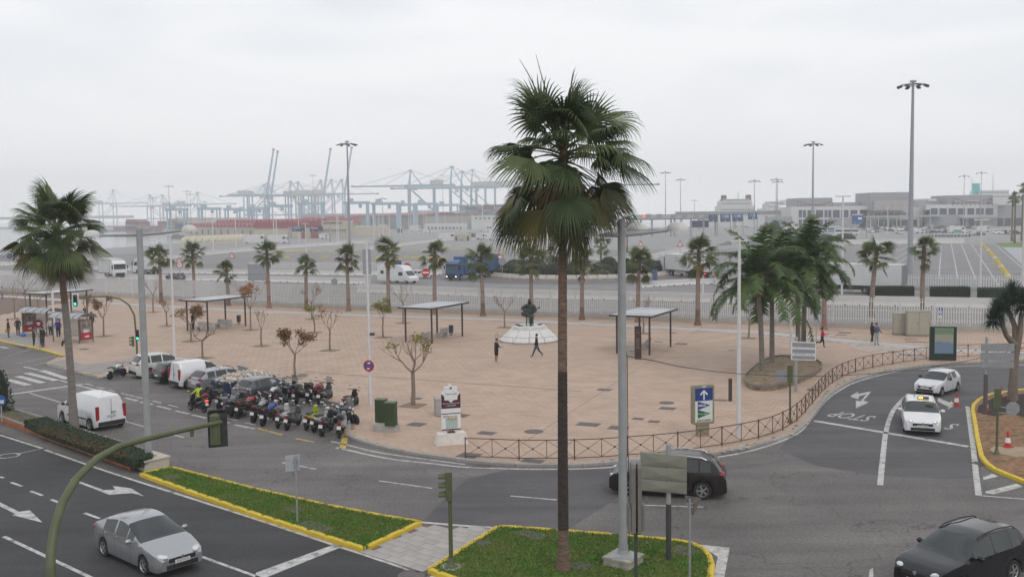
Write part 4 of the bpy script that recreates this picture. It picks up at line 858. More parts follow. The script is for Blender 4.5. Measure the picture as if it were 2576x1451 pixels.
bm_post=MB().box((0,0,.5),(.05,.05,1.0)).mesh('post',M_RUST);bm_thin=MB().box((0,0,.52),(.03,.03,.86)).mesh('upright',M_RUST);bm_rail=MB().box((0,0,0),(1,.035,.035)).mesh('rail',M_RUST);bm_bar=MB().tube([(-.5,0,0),(.5,0,0)],.011,5).mesh('cross_bar',M_RUST);bm_ball=MB().ball((0,0,0),.05,8,5).mesh('boss',M_RUST)
for i in range(len(rp)):
 a=rp[i];ob('post' if i%2==0 else 'upright',bm_post if i%2==0 else bm_thin,t,(a[0],a[1],.11))
 if i+1<len(rp):
  c=rp[i+1];an=face_to(a,c);l_=hypot(c[0]-a[0],c[1]-a[1]);mid=((a[0]+c[0])/2,(a[1]+c[1])/2)
  for z in(.22,1.06):o=ob('rail',bm_rail,t,(mid[0],mid[1],z),an);o.scale=(l_,1,1)
  for s in(-1,1):o=ob('cross_bar',bm_bar,t,(mid[0],mid[1],.64),an);o.rotation_euler=(0,s*atan2(.82,l_),an);o.scale=(hypot(l_,.82),1,1)
  ob('boss',bm_ball,t,(mid[0],mid[1],.64))
b=MB();pts=[AT(1562,893,32.5)]
for px,py,d in((1640,906,35),(1700,920,38),(1780,932,42),(1860,940,46),(1950,945,50),(2060,946,53),(2180,941,55),(2300,930,56),(2420,910,57),(2520,888,58),(2620,862,59)):pts.append(AT(px,py,d))
b.tube(pts,.017,5);one('overhead_cable',b,M_BLACK,'black sagging cable from the lamp column to the right edge','cable')
g=P(1333,866,.12);t=T('statue_plinth','white faceted stone plinth under the statue, sloping sides','plinth',(g.x,g.y+2.55,.12));n=12
r0,r1,hh=2.75,1.52,1.20
for k in range(n):
 a0,a1=2*pi*k/n+.012,2*pi*(k+1)/n-.012;b=MB();q=[(r0*cos(a0),r0*sin(a0),.14),(r0*cos(a1),r0*sin(a1),.14),(r1*cos(a1),r1*sin(a1),hh),(r1*cos(a0),r1*sin(a0),hh)]
 b.ext(q,(-.05*cos((a0+a1)/2),-.05*sin((a0+a1)/2),-.05));b.build('slab',M_WST,t)
b=MB();b.lathe([(2.7,0),(2.72,.14),(2.6,.14),(2.55,.2),(1.48,1.17),(0,1.17)],48);b.build('core',mat('plinth_joint',(0.40,0.38,0.36)),t,30)
b=MB();b.lathe([(1.56,1.15),(1.60,1.19),(1.36,1.40),(0,1.40)],36);tp=b.build('top_ring',M_WST,t,30)
b=MB();rg=random.Random(2)
for k in range(58):
 a=-pi/2+(k-29)*.042
 if k in(14,15,30,31,42):continue
 r_=1.50;e=.035;p=Vector((r_*cos(a),r_*sin(a),1.285));tn=Vector((-sin(a),cos(a),0));sl_=Vector((-.75*cos(a),-.75*sin(a),.66)).normalized();nn=Vector((cos(a)*.66,sin(a)*.66,.75))*.006
 w=rg.uniform(.012,.02);hh_=rg.uniform(.04,.06)
 b.add([p+nn-tn*w-sl_*hh_,p+nn+tn*w-sl_*hh_,p+nn+tn*w+sl_*hh_,p+nn-tn*w+sl_*hh_],[(0,1,2,3)])
b.build('inscription',mat('inscription',(0.25,0.24,0.24)),t)
b=MB()
for k in range(40):
 a=radians(-205+230*k/39);b.face
ra=[Vector((3.05*cos(radians(a)),3.05*sin(radians(a)),.62))for a in range(-200,25,9)];b.tube(ra,.014,5)
for p in ra[::3]:b.tube([p,(p.x,p.y,0)],.012,5)
b.build('low_rail',M_RUST,t)
M_BRONZE=mat('dark_bronze',(0.028,0.042,0.036),rough=.42,metal=.45,var=.35,scale=5,bump=.5)
def skinmesh(name,verts,edges,radii,mats,root=0,sub=1,seg_mat=None):
 me=bpy.data.meshes.new(name);me.from_pydata(verts,edges,[]);o=bpy.data.objects.new('tmp',me);COL.objects.link(o)
 md=o.modifiers.new('s','SKIN');md.use_smooth_shade=True
 lay=me.skin_vertices[0]if me.skin_vertices else None
 if lay is None:
  bpy.context.view_layer.objects.active=o;bpy.ops.mesh.customdata_skin_add();lay=me.skin_vertices[0]
 for i,r in enumerate(radii):lay.data[i].radius=(r,r)if not isinstance(r,tuple)else r;lay.data[i].use_root=(i==root)
 s2=o.modifiers.new('b','SUBSURF');s2 .levels=sub;s2 .render_levels=sub
 dg=bpy.context.evaluated_depsgraph_get();dg.update();m2=bpy.data.meshes.new_from_object(o.evaluated_get(dg));bpy.data.objects.remove(o)
 m2 .name=name;m2 .materials.clear()
 for q in mats:m2 .materials.append(q)
 if seg_mat:
  V=[Vector(v)for v in verts]
  for p in m2 .polygons:
   c=p.center;best=(9e9,0)
   for(i,j),mi in zip(edges,seg_mat):
    a,b_=V[i],V[j];d=b_-a;L2=d.length_squared or 1e-9;tt=max(0,min(1,(c-a).dot(d)/L2));ds_=(c-a-d*tt).length-.5*((radii[i]if not isinstance(radii[i],tuple)else radii[i][0])*(1-tt)+(radii[j]if not isinstance(radii[j],tuple)else radii[j][0])*tt)
    if ds_<best[0]:best=(ds_,mi)
   p.material_index=best[1]
 m2 .polygons.foreach_set('use_smooth',[True]*len(m2 .polygons));return m2
st=T('bronze_statue','dark green bronze statue of a seated guitarist on a chair','statue',(g.x+.05,g.y+2.4,1.52));f=1.5
V_=[(0,0,.62),(0,.04,.85),(0,-.02,1.10),(0,-.08,1.26),(0,-.14,1.38),(0,-.17,1.50),(.24,-.02,1.14),(.38,-.05,.88),(.24,-.32,.80),(-.24,-.02,1.14),(-.48,-.08,1.02),(-.18,-.36,.84),(.13,-.05,.60),(.08,-.50,.62),(.06,-.48,.12),(.06,-.66,.05),(-.13,-.05,.62),(-.46,-.40,.76),(-.05,-.56,.62),(.02,-.60,.56)]
E_=[(0,1),(1,2),(2,3),(3,4),(4,5),(2,6),(6,7),(7,8),(2,9),(9,10),(10,11),(0,12),(12,13),(13,14),(14,15),(0,16),(16,17),(17,18),(18,19)]
R_=[.18,.19,.19,.09,.10,.08,.10,.08,.05,.10,.08,.05,.11,.10,.075,.05,.12,.11,.075,.05]
ob('figure',skinmesh('figure',[(x*f,y*f,z*f)for x,y,z in V_],E_,[r*f*1.3 for r in R_],[M_BRONZE],sub=2),st)
b=MB();b.ball((0,0,0),(.155,.165,.20),12,8);b.ball((0,.10,-.12),(.15,.10,.22),10,6);b.box((0,-.17,-.03),(.04,.05,.07));o=b.build('head_and_hair',M_BRONZE,st,60);o.location=(0,-.16*f,1.47*f)
b=MB();pts=[]
for k in range(24):
 a=2*pi*k/24;x=cos(a);z=sin(a);w=.30-.06*cos(2*a)*(1 if x>-.2 else 0);pts.append((x*.36,z*(.235-.07*math.exp(-((x-.1)/.3)**2))))
b.ext([(x,-.06,z)for x,z in pts],(0,.12,0));b.box((.62,-.01,.02),(.58,.04,.07));b.box((.94,-.01,.03),(.16,.03,.11));b.lathey([(0,-.065),(.09,-.065)],12,(.1,0,0));o=b.build('guitar',M_BRONZE,st,40);o.location=(-.12*f,-.33*f,.84*f);o.rotation_euler=(radians(-8),radians(-16),radians(10));o.scale=(1.15,1.3,1.25)
b=MB()
for x in(-.2,.2):
 b.cyl((x*f,-.18*f,0),(x*f,-.18*f,.56*f),.026*f,n=7);b.cyl((x*f,.20*f,0),(x*f,.26*f,1.0*f),.026*f,n=7)
 for z in(.16,.30,.42):b.cyl((x*f,-.18*f,z*f),(x*f,.2*f,z*f),.013*f,n=5)
for z in(.14,.26,.38):b.cyl((-.2*f,-.18*f,z*f),(.2*f,-.18*f,z*f),.014*f,n=5);b.cyl((-.2*f,.2*f,z*f),(.2*f,.2*f,z*f),.014*f,n=5)
for z in(.72,.84,.96):b.box((0,.245*f,z*f),(.4*f,.02*f,.06*f))
b.box((0,0,.545*f),(.46*f,.44*f,.04*f));b.build('chair',M_BRONZE,st)
for k,(x,y)in enumerate(((-1.05,.2),(.95,.15),(-.8,-.6))):
 b=MB();b.ball((0,0,0),(.26,.2,.07),10,5);one('bronze_object',b,M_BRONZE,'low bronze lump on the plinth top '+('left of the chair','right of the chair','front left'),'ornament')if False else tag(b.build('bronze_ornament',M_BRONZE,None,50,(g.x+x,g.y+2.4+y,1.55)),'low bronze lump on the plinth top, '+('left of the chair','right of the chair','front left corner')[k],'ornament')
M_ROOF=mat('shelter_roof',(0.44,0.45,0.46),rough=.45,var=.05,scale=2);M_SHF=mat('shelter_frame',(0.045,0.035,0.033),rough=.5,var=.1)
def pergola(px,pb,label,rz=radians(-27),w=2.75,d=5.4):
 g=P(px,pb,.12);t=T('sun_shelter',label,'shelter',(g.x,g.y,.12),rz,'flat roofed sun shelters');
 for x,y in((0,0),(w,0),(w,d),(0,d)):b=MB();b.box((x,y,1.5+(.10 if x else 0)),(.12,.12,3.0+(.2 if x else 0)));b.build('post',M_SHF,t)
 b=MB();ov=1.0
 for y in(-.55,d+.55):b.box((w/2,y,3.12),(w+.75,.1,.14))
 for x in(-.4,w+.4):b.box((x,d/2,3.12),(.1,d+1.2,.14))
 for y in(.6,d-.6):b.box((w/2,y,3.125),(w+.75,.06,.14))
 b.build('roof_frame',M_SHF,t)
 for y0,y1 in((-.5,.57),(.63,d-.63),(d-.57,d+.5)):b=MB();b.box((w/2,(y0+y1)/2,3.165),(w+.72,y1-y0,.04));b.build('roof_panel',M_ROOF,t)
 return t
pergola(1021,860,'dark framed sun shelter in the middle of the plaza, left of the statue');pergola(1552,889,'dark framed sun shelter right of the statue, with a brown stele');pergola(472,832,'dark framed sun shelter on the left behind the brown leaved tree');pergola(78,806,'dark framed sun shelter farthest left behind the bus shelters')
def bench(px,pb,label,rz,L=1.75):
 g=P(px,pb,.12);t=T('bench',label,'bench',(g.x,g.y,.12),rz,'grey concrete benches')
 b=MB();b.box((0,0,.42),(L,.48,.1));b.build('seat',M_BENCH,t);b=MB();b.box((0,.25,.62),(L,.07,.5),rx=-.2);b.build('backrest',M_BENCH,t)
 for s in(-1,1):b=MB();b.box((s*(L/2-.15),0,.185),(.18,.5,.37));b.build('foot',M_BENCH,t)
for px,pb,s,rz in((1064,860,'concrete bench under the middle shelter, front one',radians(-112)),(1112,848,'concrete bench under the middle shelter, rear one beside the bin',radians(-112)),(1598,890,'concrete bench under the right shelter behind the stele, front one',radians(-112)),(1623,878,'concrete bench under the right shelter, rear one',radians(-112)),(513,832,'concrete bench under the left shelter, front one',radians(-20)),(562,825,'concrete bench under the left shelter, nearest the bin',radians(-20)),(192,800,'concrete bench behind the bus shelters',radians(-20)),(622,950,'concrete bench at the back of the parked silver car',radians(130))):bench(px,pb,s,rz)
for px,pb,s in((1135,843,'dark cylindrical litter bin beside the middle shelter'),(601,815,'dark cylindrical litter bin at the end of the left shelter'),(214,795,'dark litter bin near the walker in blue')):
 g=P(px,pb,.12);t=T('litter_bin',s,'bin',(g.x,g.y,.12));b=MB();b.cyl((0,0,.22),(0,0,.95),.21,.23,14);b.build('bucket',M_DGREY,t,50);b=MB();b.cyl((0,0,0),(0,0,.25),.05);b.lathe([(.16,0),(.16,.03),(0,.03)],12);b.build('foot',M_DGREY,t)
g=P(1605,903,.12);h=HT(1605,903,824,z=.12);t=T('stele','rust brown standing stele with a white emblem beside the right shelter','stele',(g.x,g.y,.12),-.1);b=MB();b.box((0,0,h/2),(.52,.16,h));b.build('slab',mat('rust_steel',(0.06,0.028,0.022),rough=.7,var=.25,scale=3),t)
b=MB()
for k in range(9):b.box((-.02,-.086,h*.62-k*.09),(.26,.004,.03))
b.box((0,-.086,h*.83),(.22,.004,.03));b.box((.04,-.086,h*.79),(.16,.004,.03));b.build('print',mat('faded_print',(0.2,0.19,0.19)),t);b=MB();b.ball((0,-.088,h*.88),(.06,.01,.04),8,5);b.build('emblem',M_YGLEAF,t)
g=P(1837,1008,.12);h=HT(1837,1008,957,z=.12);t=T('drinking_fountain','dark brown drinking fountain post with a floor grate','fountain',(g.x,g.y,.12),-.3);b=MB();b.box((0,0,h/2),(.2,.2,h));b.build('post',mat('fountain_brown',(0.05,0.035,0.035)),t);b=MB();b.tube([(-.1,0,h-.1),(-.22,0,h-.1)],.02,6);b.build('spout',M_GALV,t);b=MB()
for k in range(9):b.box((-.25-k*.09,.02,.02),(.05,.45,.02))
b.build('grate',M_IRON,t)
g=P(1135,1118,.12);t=T('map_totem','white and maroon route sign with a map standing on a stone block','sign',(g.x,g.y+.2,.12),radians(16));k=g.y/FPX
b=MB();b.box((0,0,.28),(1.62,.7,.56),taper=.86);b.build('stone_block',mat('whitewash',(0.66,0.62,0.57),rough=.85,var=.1,scale=4,bump=.5),t)
b=MB();b.box((0,0,.6),(.36,.25,.05));b.box((.06,0,.66),(.05,.05,.12));b.box((-.06,0,.66),(.05,.05,.12));b.build('foot_bracket',M_RUST,t)
M_MAR=flat('maroon',(0.07,0.012,0.025),rough=.5);Wd,z0,z1=.96,.70,2.50
b=MB();b.box((0,0,(z0+z1)/2),(Wd,.1,z1-z0));bd=b.build('panel',M_SW,t)
b=MB();b.box((0,-.052,z1-.36),(Wd,.004,.72));b.box((0,-.052,z0+.03),(Wd,.004,.06));b.box((0,-.052,1.52),(Wd,.004,.045));b.build('maroon_band',M_MAR,bd)
b=MB();st8=[]
for i in range(16):a=2*pi*i/16+pi/2;r_=.46 if i%2==0 else.36;st8 .append((cos(a)*r_,-.075,2.52+sin(a)*r_))
b.ext(st8,(0,.15,0));b.build('star_plate',M_SW,t)
b=MB();b.ball((0,-.085,2.78),(.06,.012,.06),8,5);b.build('emblem',M_YGLEAF,t)
text('El legado andalusí',.11,M_SK,t,(0,-.082,2.50),shear=.3,fit=.62);text('Ruta de los Almorávides',.10,M_SW,t,(0,-.06,2.03),shear=.3,fit=.84);text('y Almohades',.10,M_SW,t,(0,-.06,1.92),shear=.3,fit=.5);text('#Algeciras',.16,M_SK,t,(-.05,-.056,1.38),fit=.72)
def mapmat(name,land,sea,sc):
 m=bpy.data.materials.new(name);m.use_nodes=True;q=m.node_tree;bb_=q.nodes['Principled BSDF'];nz=q.nodes.new('ShaderNodeTexNoise');nz.inputs['Scale'].default_value=sc;nz.inputs['Detail'].default_value=7;co=q.nodes.new('ShaderNodeTexCoord');q.links.new(co.outputs['Object'],nz.inputs[0]);sx_=q.nodes.new('ShaderNodeSeparateXYZ');q.links.new(co.outputs['Object'],sx_.inputs[0]);ad_=q.nodes.new('ShaderNodeMath');q.links.new(nz.outputs[0],ad_.inputs[0]);q.links.new(sx_.outputs[2],ad_.inputs[1]);rr=q.nodes.new('ShaderNodeValToRGB');rr.color_ramp.interpolation='CONSTANT';rr.color_ramp.elements[0].color=(*sea,1);rr.color_ramp.elements[1].color=(*land,1);rr.color_ramp.elements[1].position=.58;q.links.new(ad_.outputs[0],rr.inputs[0]);q.links.new(rr.outputs[0],bb_.inputs[0]);return m
b=MB();b.box((0,0,0),(.60,.004,.50));o=b.build('map',mapmat('map_print',(0.42,0.30,0.17),(0.36,0.47,0.44),2.2),t);o.location=(.02,-.055,1.05);b=MB();b.box((.02,-.053,.80),(.60,.004,.03));b.build('map_text',mat('map_text',(.45,.42,.36)),t)
a=P(1096,1046,.12);one('stone_block',MB().box((0,0,.48),(1.35,.75,.9)).box((0,0,.96),(1.39,.79,.06)),M_BENCH,'grey stone block behind the map sign','block',(a.x+.62,a.y+.35,.12),radians(14))
g=P(1767,1096,.12);t=T('advert_pylon','olive framed illuminated pylon sign with a white arrow on blue','sign',(g.x,g.y,.12),radians(16));z0,z1,Wd=.62,2.60,1.16
M_PYL=mat('pylon_olive',(0.24,0.215,0.15),rough=.45,var=.08);b=MB();b.box((0,0,.35),(.66,.2,.7));b.build('stand',M_PYL,t)
b=MB();r_=.1;q=[]
for cx_,cz,a0 in((Wd/2-r_,z1-r_,0),(-Wd/2+r_,z1-r_,90),(-Wd/2+r_,z0+r_,180),(Wd/2-r_,z0+r_,270)):
 for k in range(5):a=radians(a0+k*22.5);q.append((cx_+r_*cos(a),-.15,cz+r_*sin(a)))
b.ext(q,(0,.3,0));fr_=b.build('case',M_PYL,t,40);fw,f0,f1=.96,z0+.14,z1-.14;yy=-.155
b=MB();b.box((0,yy,(f0+f1)/2),(fw,.006,f1-f0));pn=b.build('panel',flat('pylon_white',(.62,.66,.62),rough=.3),t)
b=MB();b.box((0,yy-.004,f1-.32),(fw,.006,.64));b.build('blue_field',flat('pylon_blue',(.018,.045,.20),rough=.3),pn)
b=MB();b.box((0,yy-.009,f1-.36),(.075,.004,.46));b.box((-.09,yy-.009,f1-.23),(.3,.0035,.075),ry=radians(-45));b.box((.09,yy-.009,f1-.23),(.3,.003,.075),ry=radians(45));b.box((0,yy-.012,f1+.07),(.22,.004,.05));b.build('arrow',M_SW,pn)
M_HB=flat('flag_blue',(.03,.035,.22));M_HG=flat('flag_green',(.005,.10,.05))
for zc,m_ in((f0+.82,M_HB),(f0+.30+.1,M_HG)):b=MB();b.ext([(-.34,yy-.006,zc+.22),(-.34,yy-.006,zc-.22),(.36,yy-.006,zc)],(0,-.003,0));b.build('pennant',m_,pn)
text('HIPERCOR',.14,M_SW,t,(-.10,yy-.011,f0+.82),fit=.42,bold=.004);text('El Corte Inglés',.11,M_SW,t,(-.07,yy-.011,f0+.40),fit=.5,shear=.2);text('BAHÍA DE ALGECIRAS',.085,M_SK,t,(.0,yy-.011,f0+.07),fit=.74,bold=.004)
g=P(2371,906,.12);t=T('poster_case','dark green poster case with a faded town map by the railing','poster case',(g.x,g.y,.12),radians(-12));b=MB();b.box((0,0,1.28),(1.85,.3,2.5));b.build('case',mat('case_dark_green',(0.012,0.028,0.024),rough=.4),t)
b=MB();b.box((.05,-.155,2.22),(1.3,.006,.44));b.build('title_field',flat('poster_green',(.20,.28,.17)),t);b=MB();b.box((0,0,0),(1.3,.006,1.45));o=b.build('map',mapmat('poster_map',(0.33,0.32,0.24),(0.16,0.23,0.32),1.6),t);o.location=(.05,-.155,1.26);text('ALGECIRAS',.22,flat('poster_teal',(.05,.13,.10)),t,(.05,-.162,2.2),fit=1.15)
M_BEIGE=mat('beige_cabinet',(0.36,0.34,0.28),rough=.6,var=.06,scale=2)
for x0,x1,pb,pt_,s,nd in((2250,2281,843,789,'lower narrow beige street cabinet by the railings',1),(2283,2342,846,783,'wide beige street cabinet with two doors by the railings',2)):
 a,c=P(x0,pb,.12),P(x1,pb,.12);w=hypot(c.x-a.x,c.y-a.y);h=HT(x0,pb,pt_,z=.12)-.12;t=T('street_cabinet',s,'cabinet',((a.x+c.x)/2,(a.y+c.y)/2+.3,.12),radians(-8));b=MB();b.box((0,0,h/2+.08),(w,.7,h-.16));b.build('case',M_BEIGE,t);b=MB();b.box((0,0,h+.02),(w+.06,.78,.05));b.build('lid',M_BEIGE,t);b=MB();b.box((0,0,.08),(w+.04,.74,.16));b.build('base',mat('cabinet_base',(0.24,0.2,0.16)),t)
 for k in range(nd):
  dw=w/nd-.05;x=(k-(nd-1)/2)*w/nd;b=MB();b.box((x,-.36,h/2+.08),(dw,.02,h-.26));dr=b.build('door',M_BEIGE,t);b=MB();b.box((x+dw*.4,-.38,h*.5),(.04,.03,.16));b.build('handle',M_DGREY,dr)
for x0,pb,s in((945,1080,'left one of two green metal cabinets on a concrete base'),(969,1089,'right one of two green metal cabinets on a concrete base')):
 a=P(x0,pb,.12);t=T('green_cabinet',s,'cabinet',(a.x+.28,a.y+.3,.46),radians(-16),'pair of green cabinets');b=MB();b.box((0,0,.6),(.56,.42,1.2));b.build('case',mat('cabinet_green',(0.03,0.052,0.018),rough=.5,var=.1),t);b=MB();b.box((0,0,1.22),(.6,.46,.05));b.build('lid',mat('cabinet_lid',(0.09,0.13,0.07),rough=.6),t)
a=P(941,1086,.12);one('concrete_base',MB().box((0,0,.17),(1.22,.62,.34)),M_BENCH,'concrete base under the two green cabinets','base',(a.x+.62,a.y+.27,.12),radians(-16))
tp=PP([(1872,962),(1876,952),(1890,938),(1906,925),(1926,913),(1958,905),(2000,906),(2040,912),(2062,920),(2067,930),(2050,945),(2020,960),(1985,973),(1940,983),(1900,982),(1880,973)],.12)
tps=smoothp(tp+[tp[0]],4)[:-1];b=MB();b.prism(tps,.12,.40);t=T('palm_planter','teardrop shaped steel edged planter under the feather palms','planter');b.build('soil',M_SOIL,t)
b=MB();nn=len(tps);ring=tps+[tps[0]];L_,R2=offs(ring,.03),offs(ring,-.03)
b.loft([[(p[0],p[1],.10)for p in R2],[(p[0],p[1],.50)for p in R2],[(p[0],p[1],.50)for p in L_],[(p[0],p[1],.36)for p in L_]]);b.build('steel_edge',mat('planter_steel',(0.22,0.215,0.2),rough=.45,metal=.5,var=.12,scale=2),t)
rg=random.Random(5);hb=MB()
for k in range(160):
 x=rg.uniform(min(p[0]for p in tps),max(p[0]for p in tps));y=rg.uniform(min(p[1]for p in tps),max(p[1]for p in tps))
 if inside((x,y),tps):leafmass(hb,(x,y,.4),(.15,.15,.1),6,rg,(.06,.12))
o=hb.build('weeds',M_YGLEAF,t);o['kind']='stuff'
def bus_shelter(px,pb,label,rz=radians(-28),ax=0):
 L,D_=3.6,1.5;g=P(px,pb,.12)-Vector((cos(rz),sin(rz),0))*ax;t=T('bus_shelter',label,'bus shelter',(g.x,g.y,.12),rz,'bus shelters');M_F=mat('shelter_bronze',(0.10,0.09,0.075),rough=.5)
 for x,y in((0,0),(L,0),(0,D_),(L,D_)):b=MB();b.box((x,y,1.15),(.07,.07,2.3));b.build('post',M_F,t)
 b=MB();n=8;rings=[]
 for k in range(n+1):a=pi*k/n;rings.append([(x,D_/2-cos(a)*(D_/2+.25),2.28+sin(a)*.42)for x in(-.3,.85,2.0,3.1,L+.3)])
 b.loft(rings);b.build('roof',mat('shelter_poly',(0.34,0.345,0.36),rough=.35),t,40)
 for x in(-.3,.85,2.0,3.1,L+.3):b=MB();b.tube([(x,D_/2-cos(pi*k/n)*(D_/2+.26),2.3+sin(pi*k/n)*.42)for k in range(n+1)],.028,5);b.build('roof_rib',M_F,t)
 b=MB();b.box((L/2,D_,1.25),(L-.1,.02,1.7));b.build('back_pane',mat('shelter_glass',(0.32,0.36,0.35),rough=.1,alpha=.35),t)
 b=MB();b.box((L/2,D_-.3,.48),(L-.8,.35,.05));b.build('seat',M_GALV,t)
 b=MB();b.box((ax-.02,D_/2,1.2),(.1,1.3,1.9));e=b.build('advert_case',M_F,t)
 for s in(-1,1):
  b=MB();b.box((ax-.02+s*.055,D_/2,.62),(.004,1.14,.60));b.build('red_field',flat('ad_red',(.40,.015,.03)),e);b=MB();b.box((ax-.02+s*.055,D_/2,1.5),(.004,1.14,1.12));pf=b.build('poster',mat('ad_photo',(0.22,0.17,0.155),var=.6,scale=3),e)
  b=MB();[b.box((ax-.02+s*.06,D_/2+dy,zz_),(.004,w_,.07))for zz_,w_,dy in((1.2,.62,0),(1.08,.66,.02),(.98,.5,0),(.62,.4,.1),(.54,.5,.05))];b.build('print',M_SW,e)
 return t
bus_shelter(58,842,'bus shelter with curved roof, left one of the two');bus_shelter(200,864,'bus shelter with curved roof, half hidden by the left palm trunk',ax=3.6)
g=P(101,884,.12);t=T('bus_stop_sign','round dark red bus stop sign on a thin post at the kerb','sign',(g.x,g.y,.12));b=MB();b.tube([(0,0,0),(0,0,2.3)],.035,8);b.build('post',mat('teal_post',(.2,.27,.26)),t);b=MB();b.lathey([(0,-.04),(.36,-.04),(.36,.04),(0,.04)],18,(0,0,2.42));b.build('disc',flat('bus_red',(.12,.012,.018)),t);b=MB();b.box((0,-.046,2.47),(.3,.004,.08));b.box((0,-.046,2.34),(.2,.004,.05));b.build('print',M_SW,t)
g=P(2053,861,.12);t=T('info_panel','teal glass panel on a thin post beside the cycle path','sign',(g.x,g.y,.12));b=MB();b.tube([(0,0,0),(0,0,3.4)],.04,8);b.build('post',M_GALV,t);b=MB();b.box((0,-.05,2.9),(.5,.04,1.0));b.build('panel',flat('teal_panel',(.13,.19,.19),rough=.2),t)
g=P(2364,826,.12);t=T('road_sign','blue square pedestrian sign behind the poster case','sign',(g.x,g.y,.12));h=HT(2364,826,776,z=.12);b=MB();b.tube([(0,0,0),(0,0,h)],.035,8);b.build('post',M_GALV,t);b=MB();b.box((0,-.04,h-.35),(.55,.02,.6));b.box((0,-.04,h-.9),(.45,.02,.3));e=b.build('plate',M_SB,t);b=MB();b.ext([(-.2,-.056,h-.55),(.2,-.056,h-.55),(0,-.056,h-.15)],(0,.003,0));b.box((0,-.053,h-.9),(.4,.004,.26));b.build('pictogram',M_SW,e);b=MB();b.box((0,-.062,h-.45),(.06,.003,.2));b.ball((0,-.062,h-.31),(.035,.004,.035),8,5);b.build('figure',M_SK,e)
g=P(5,1060,.3);t=T('road_sign','round blue keep right sign in the brick planter at the left frame edge','sign',(g.x,g.y,.3));h=HT(5,1060,1020,z=.3);b=MB();b.tube([(0,0,0),(0,0,h)],.04,8);b.build('post',M_GALV,t);b=MB();b.lathey([(0,-.03),(.3,-.03),(.3,.0),(0,0)],20,(0,-.03,h));e=b.build('disc',M_SB,t);b=MB();b.box((.03,-.066,h-.02),(.3,.004,.07),ry=radians(40));b.box((.08,-.066,h-.12),(.2,.0035,.07));b.box((.15,-.066,h-.05),(.07,.003,.2));b.build('arrow',M_SW,e)
def cone(px,pb,s,z=.0,sc=1.0):
 g=P(px,pb,z);t=T('traffic_cone',s,'cone',(g.x,g.y,z),0,'traffic cones');b=MB();b.box((0,0,.02),(.36,.36,.04));b.lathe([(.14,.04),(.115,.2),(.078,.42),(.035,.70),(0,.70)],14);b.build('cone',flat('cone_red',(.45,.03,.03)),t);b=MB();b.lathe([(.118,.2),(.083,.42)],14);b.build('white_band',M_SW,t);t.scale=(sc*1.1,)*3
cone(2406,1020,'red and white cone on the asphalt beside the road arrow');cone(2535,1124,'red and white cone on the round cover of the bark bed',.14);cone(2481,1031,'red and white cone on dark soil by the brown post',.14,.8);cone(2518,998,'red and white cone half hidden behind the green signal box',.14,.8)
M_FW=mat('fence_white',(0.60,0.59,0.59),rough=.5,var=.04,scale=2);M_LW=mat('low_wall',(0.40,0.37,0.335),rough=.85,var=.1,scale=1.2,bump=.2)
fl=resample(wF,.5);fw_=T('picket_railing','white vertical picket railing on a low concrete wall along the plaza','railing')
b=MB();L_,R2=offs(wF,.12),offs(wF,-.12);b.loft([[(p[0],p[1],0)for p in R2],[(p[0],p[1],.62)for p in R2],[(p[0],p[1],.62)for p in L_],[(p[0],p[1],0)for p in L_]]);b.build('low_wall',M_LW,fw_)
pk=resample(wF,.225);vis=[p for p in pk if abs(p[0])<p[1]*.56+4];vis.sort(key=lambda p:hypot(*p))
def fang(p):
 i=min(range(len(wF)-1),key=lambda i:dseg(p,wF[i],wF[i+1]));return face_to(wF[i],wF[i+1])
pm=MB().box((0,0,1.22),(.095,.035,2.30)).mesh('picket',M_FW)
for p in vis[:300]:ob('picket',pm,fw_,(p[0],p[1],.72),fang(p))
b=MB();an0=face_to(wF[2],wF[6])
for p in vis[300:]:b.box((p[0],p[1],1.92),(.095,.035,2.30),rz=an0)
o=b.build('picket_field',M_FW,fw_);o['kind']='stuff'
for z in(1.05,1.9,2.75):
 b=MB();b.loft([[(p[0],p[1],z-.03)for p in offs(wF,.04)],[(p[0],p[1],z+.03)for p in offs(wF,.04)],[(p[0],p[1],z+.03)for p in offs(wF,.075)],[(p[0],p[1],z-.03)for p in offs(wF,.075)]]);b.build('rail',M_FW,fw_)
ppm=MB().box((0,0,1.25),(.12,.12,2.5)).mesh('post',M_FW)
for p in resample(wF,3.0):ob('post',ppm,fw_,(p[0],p[1],.6),an0)
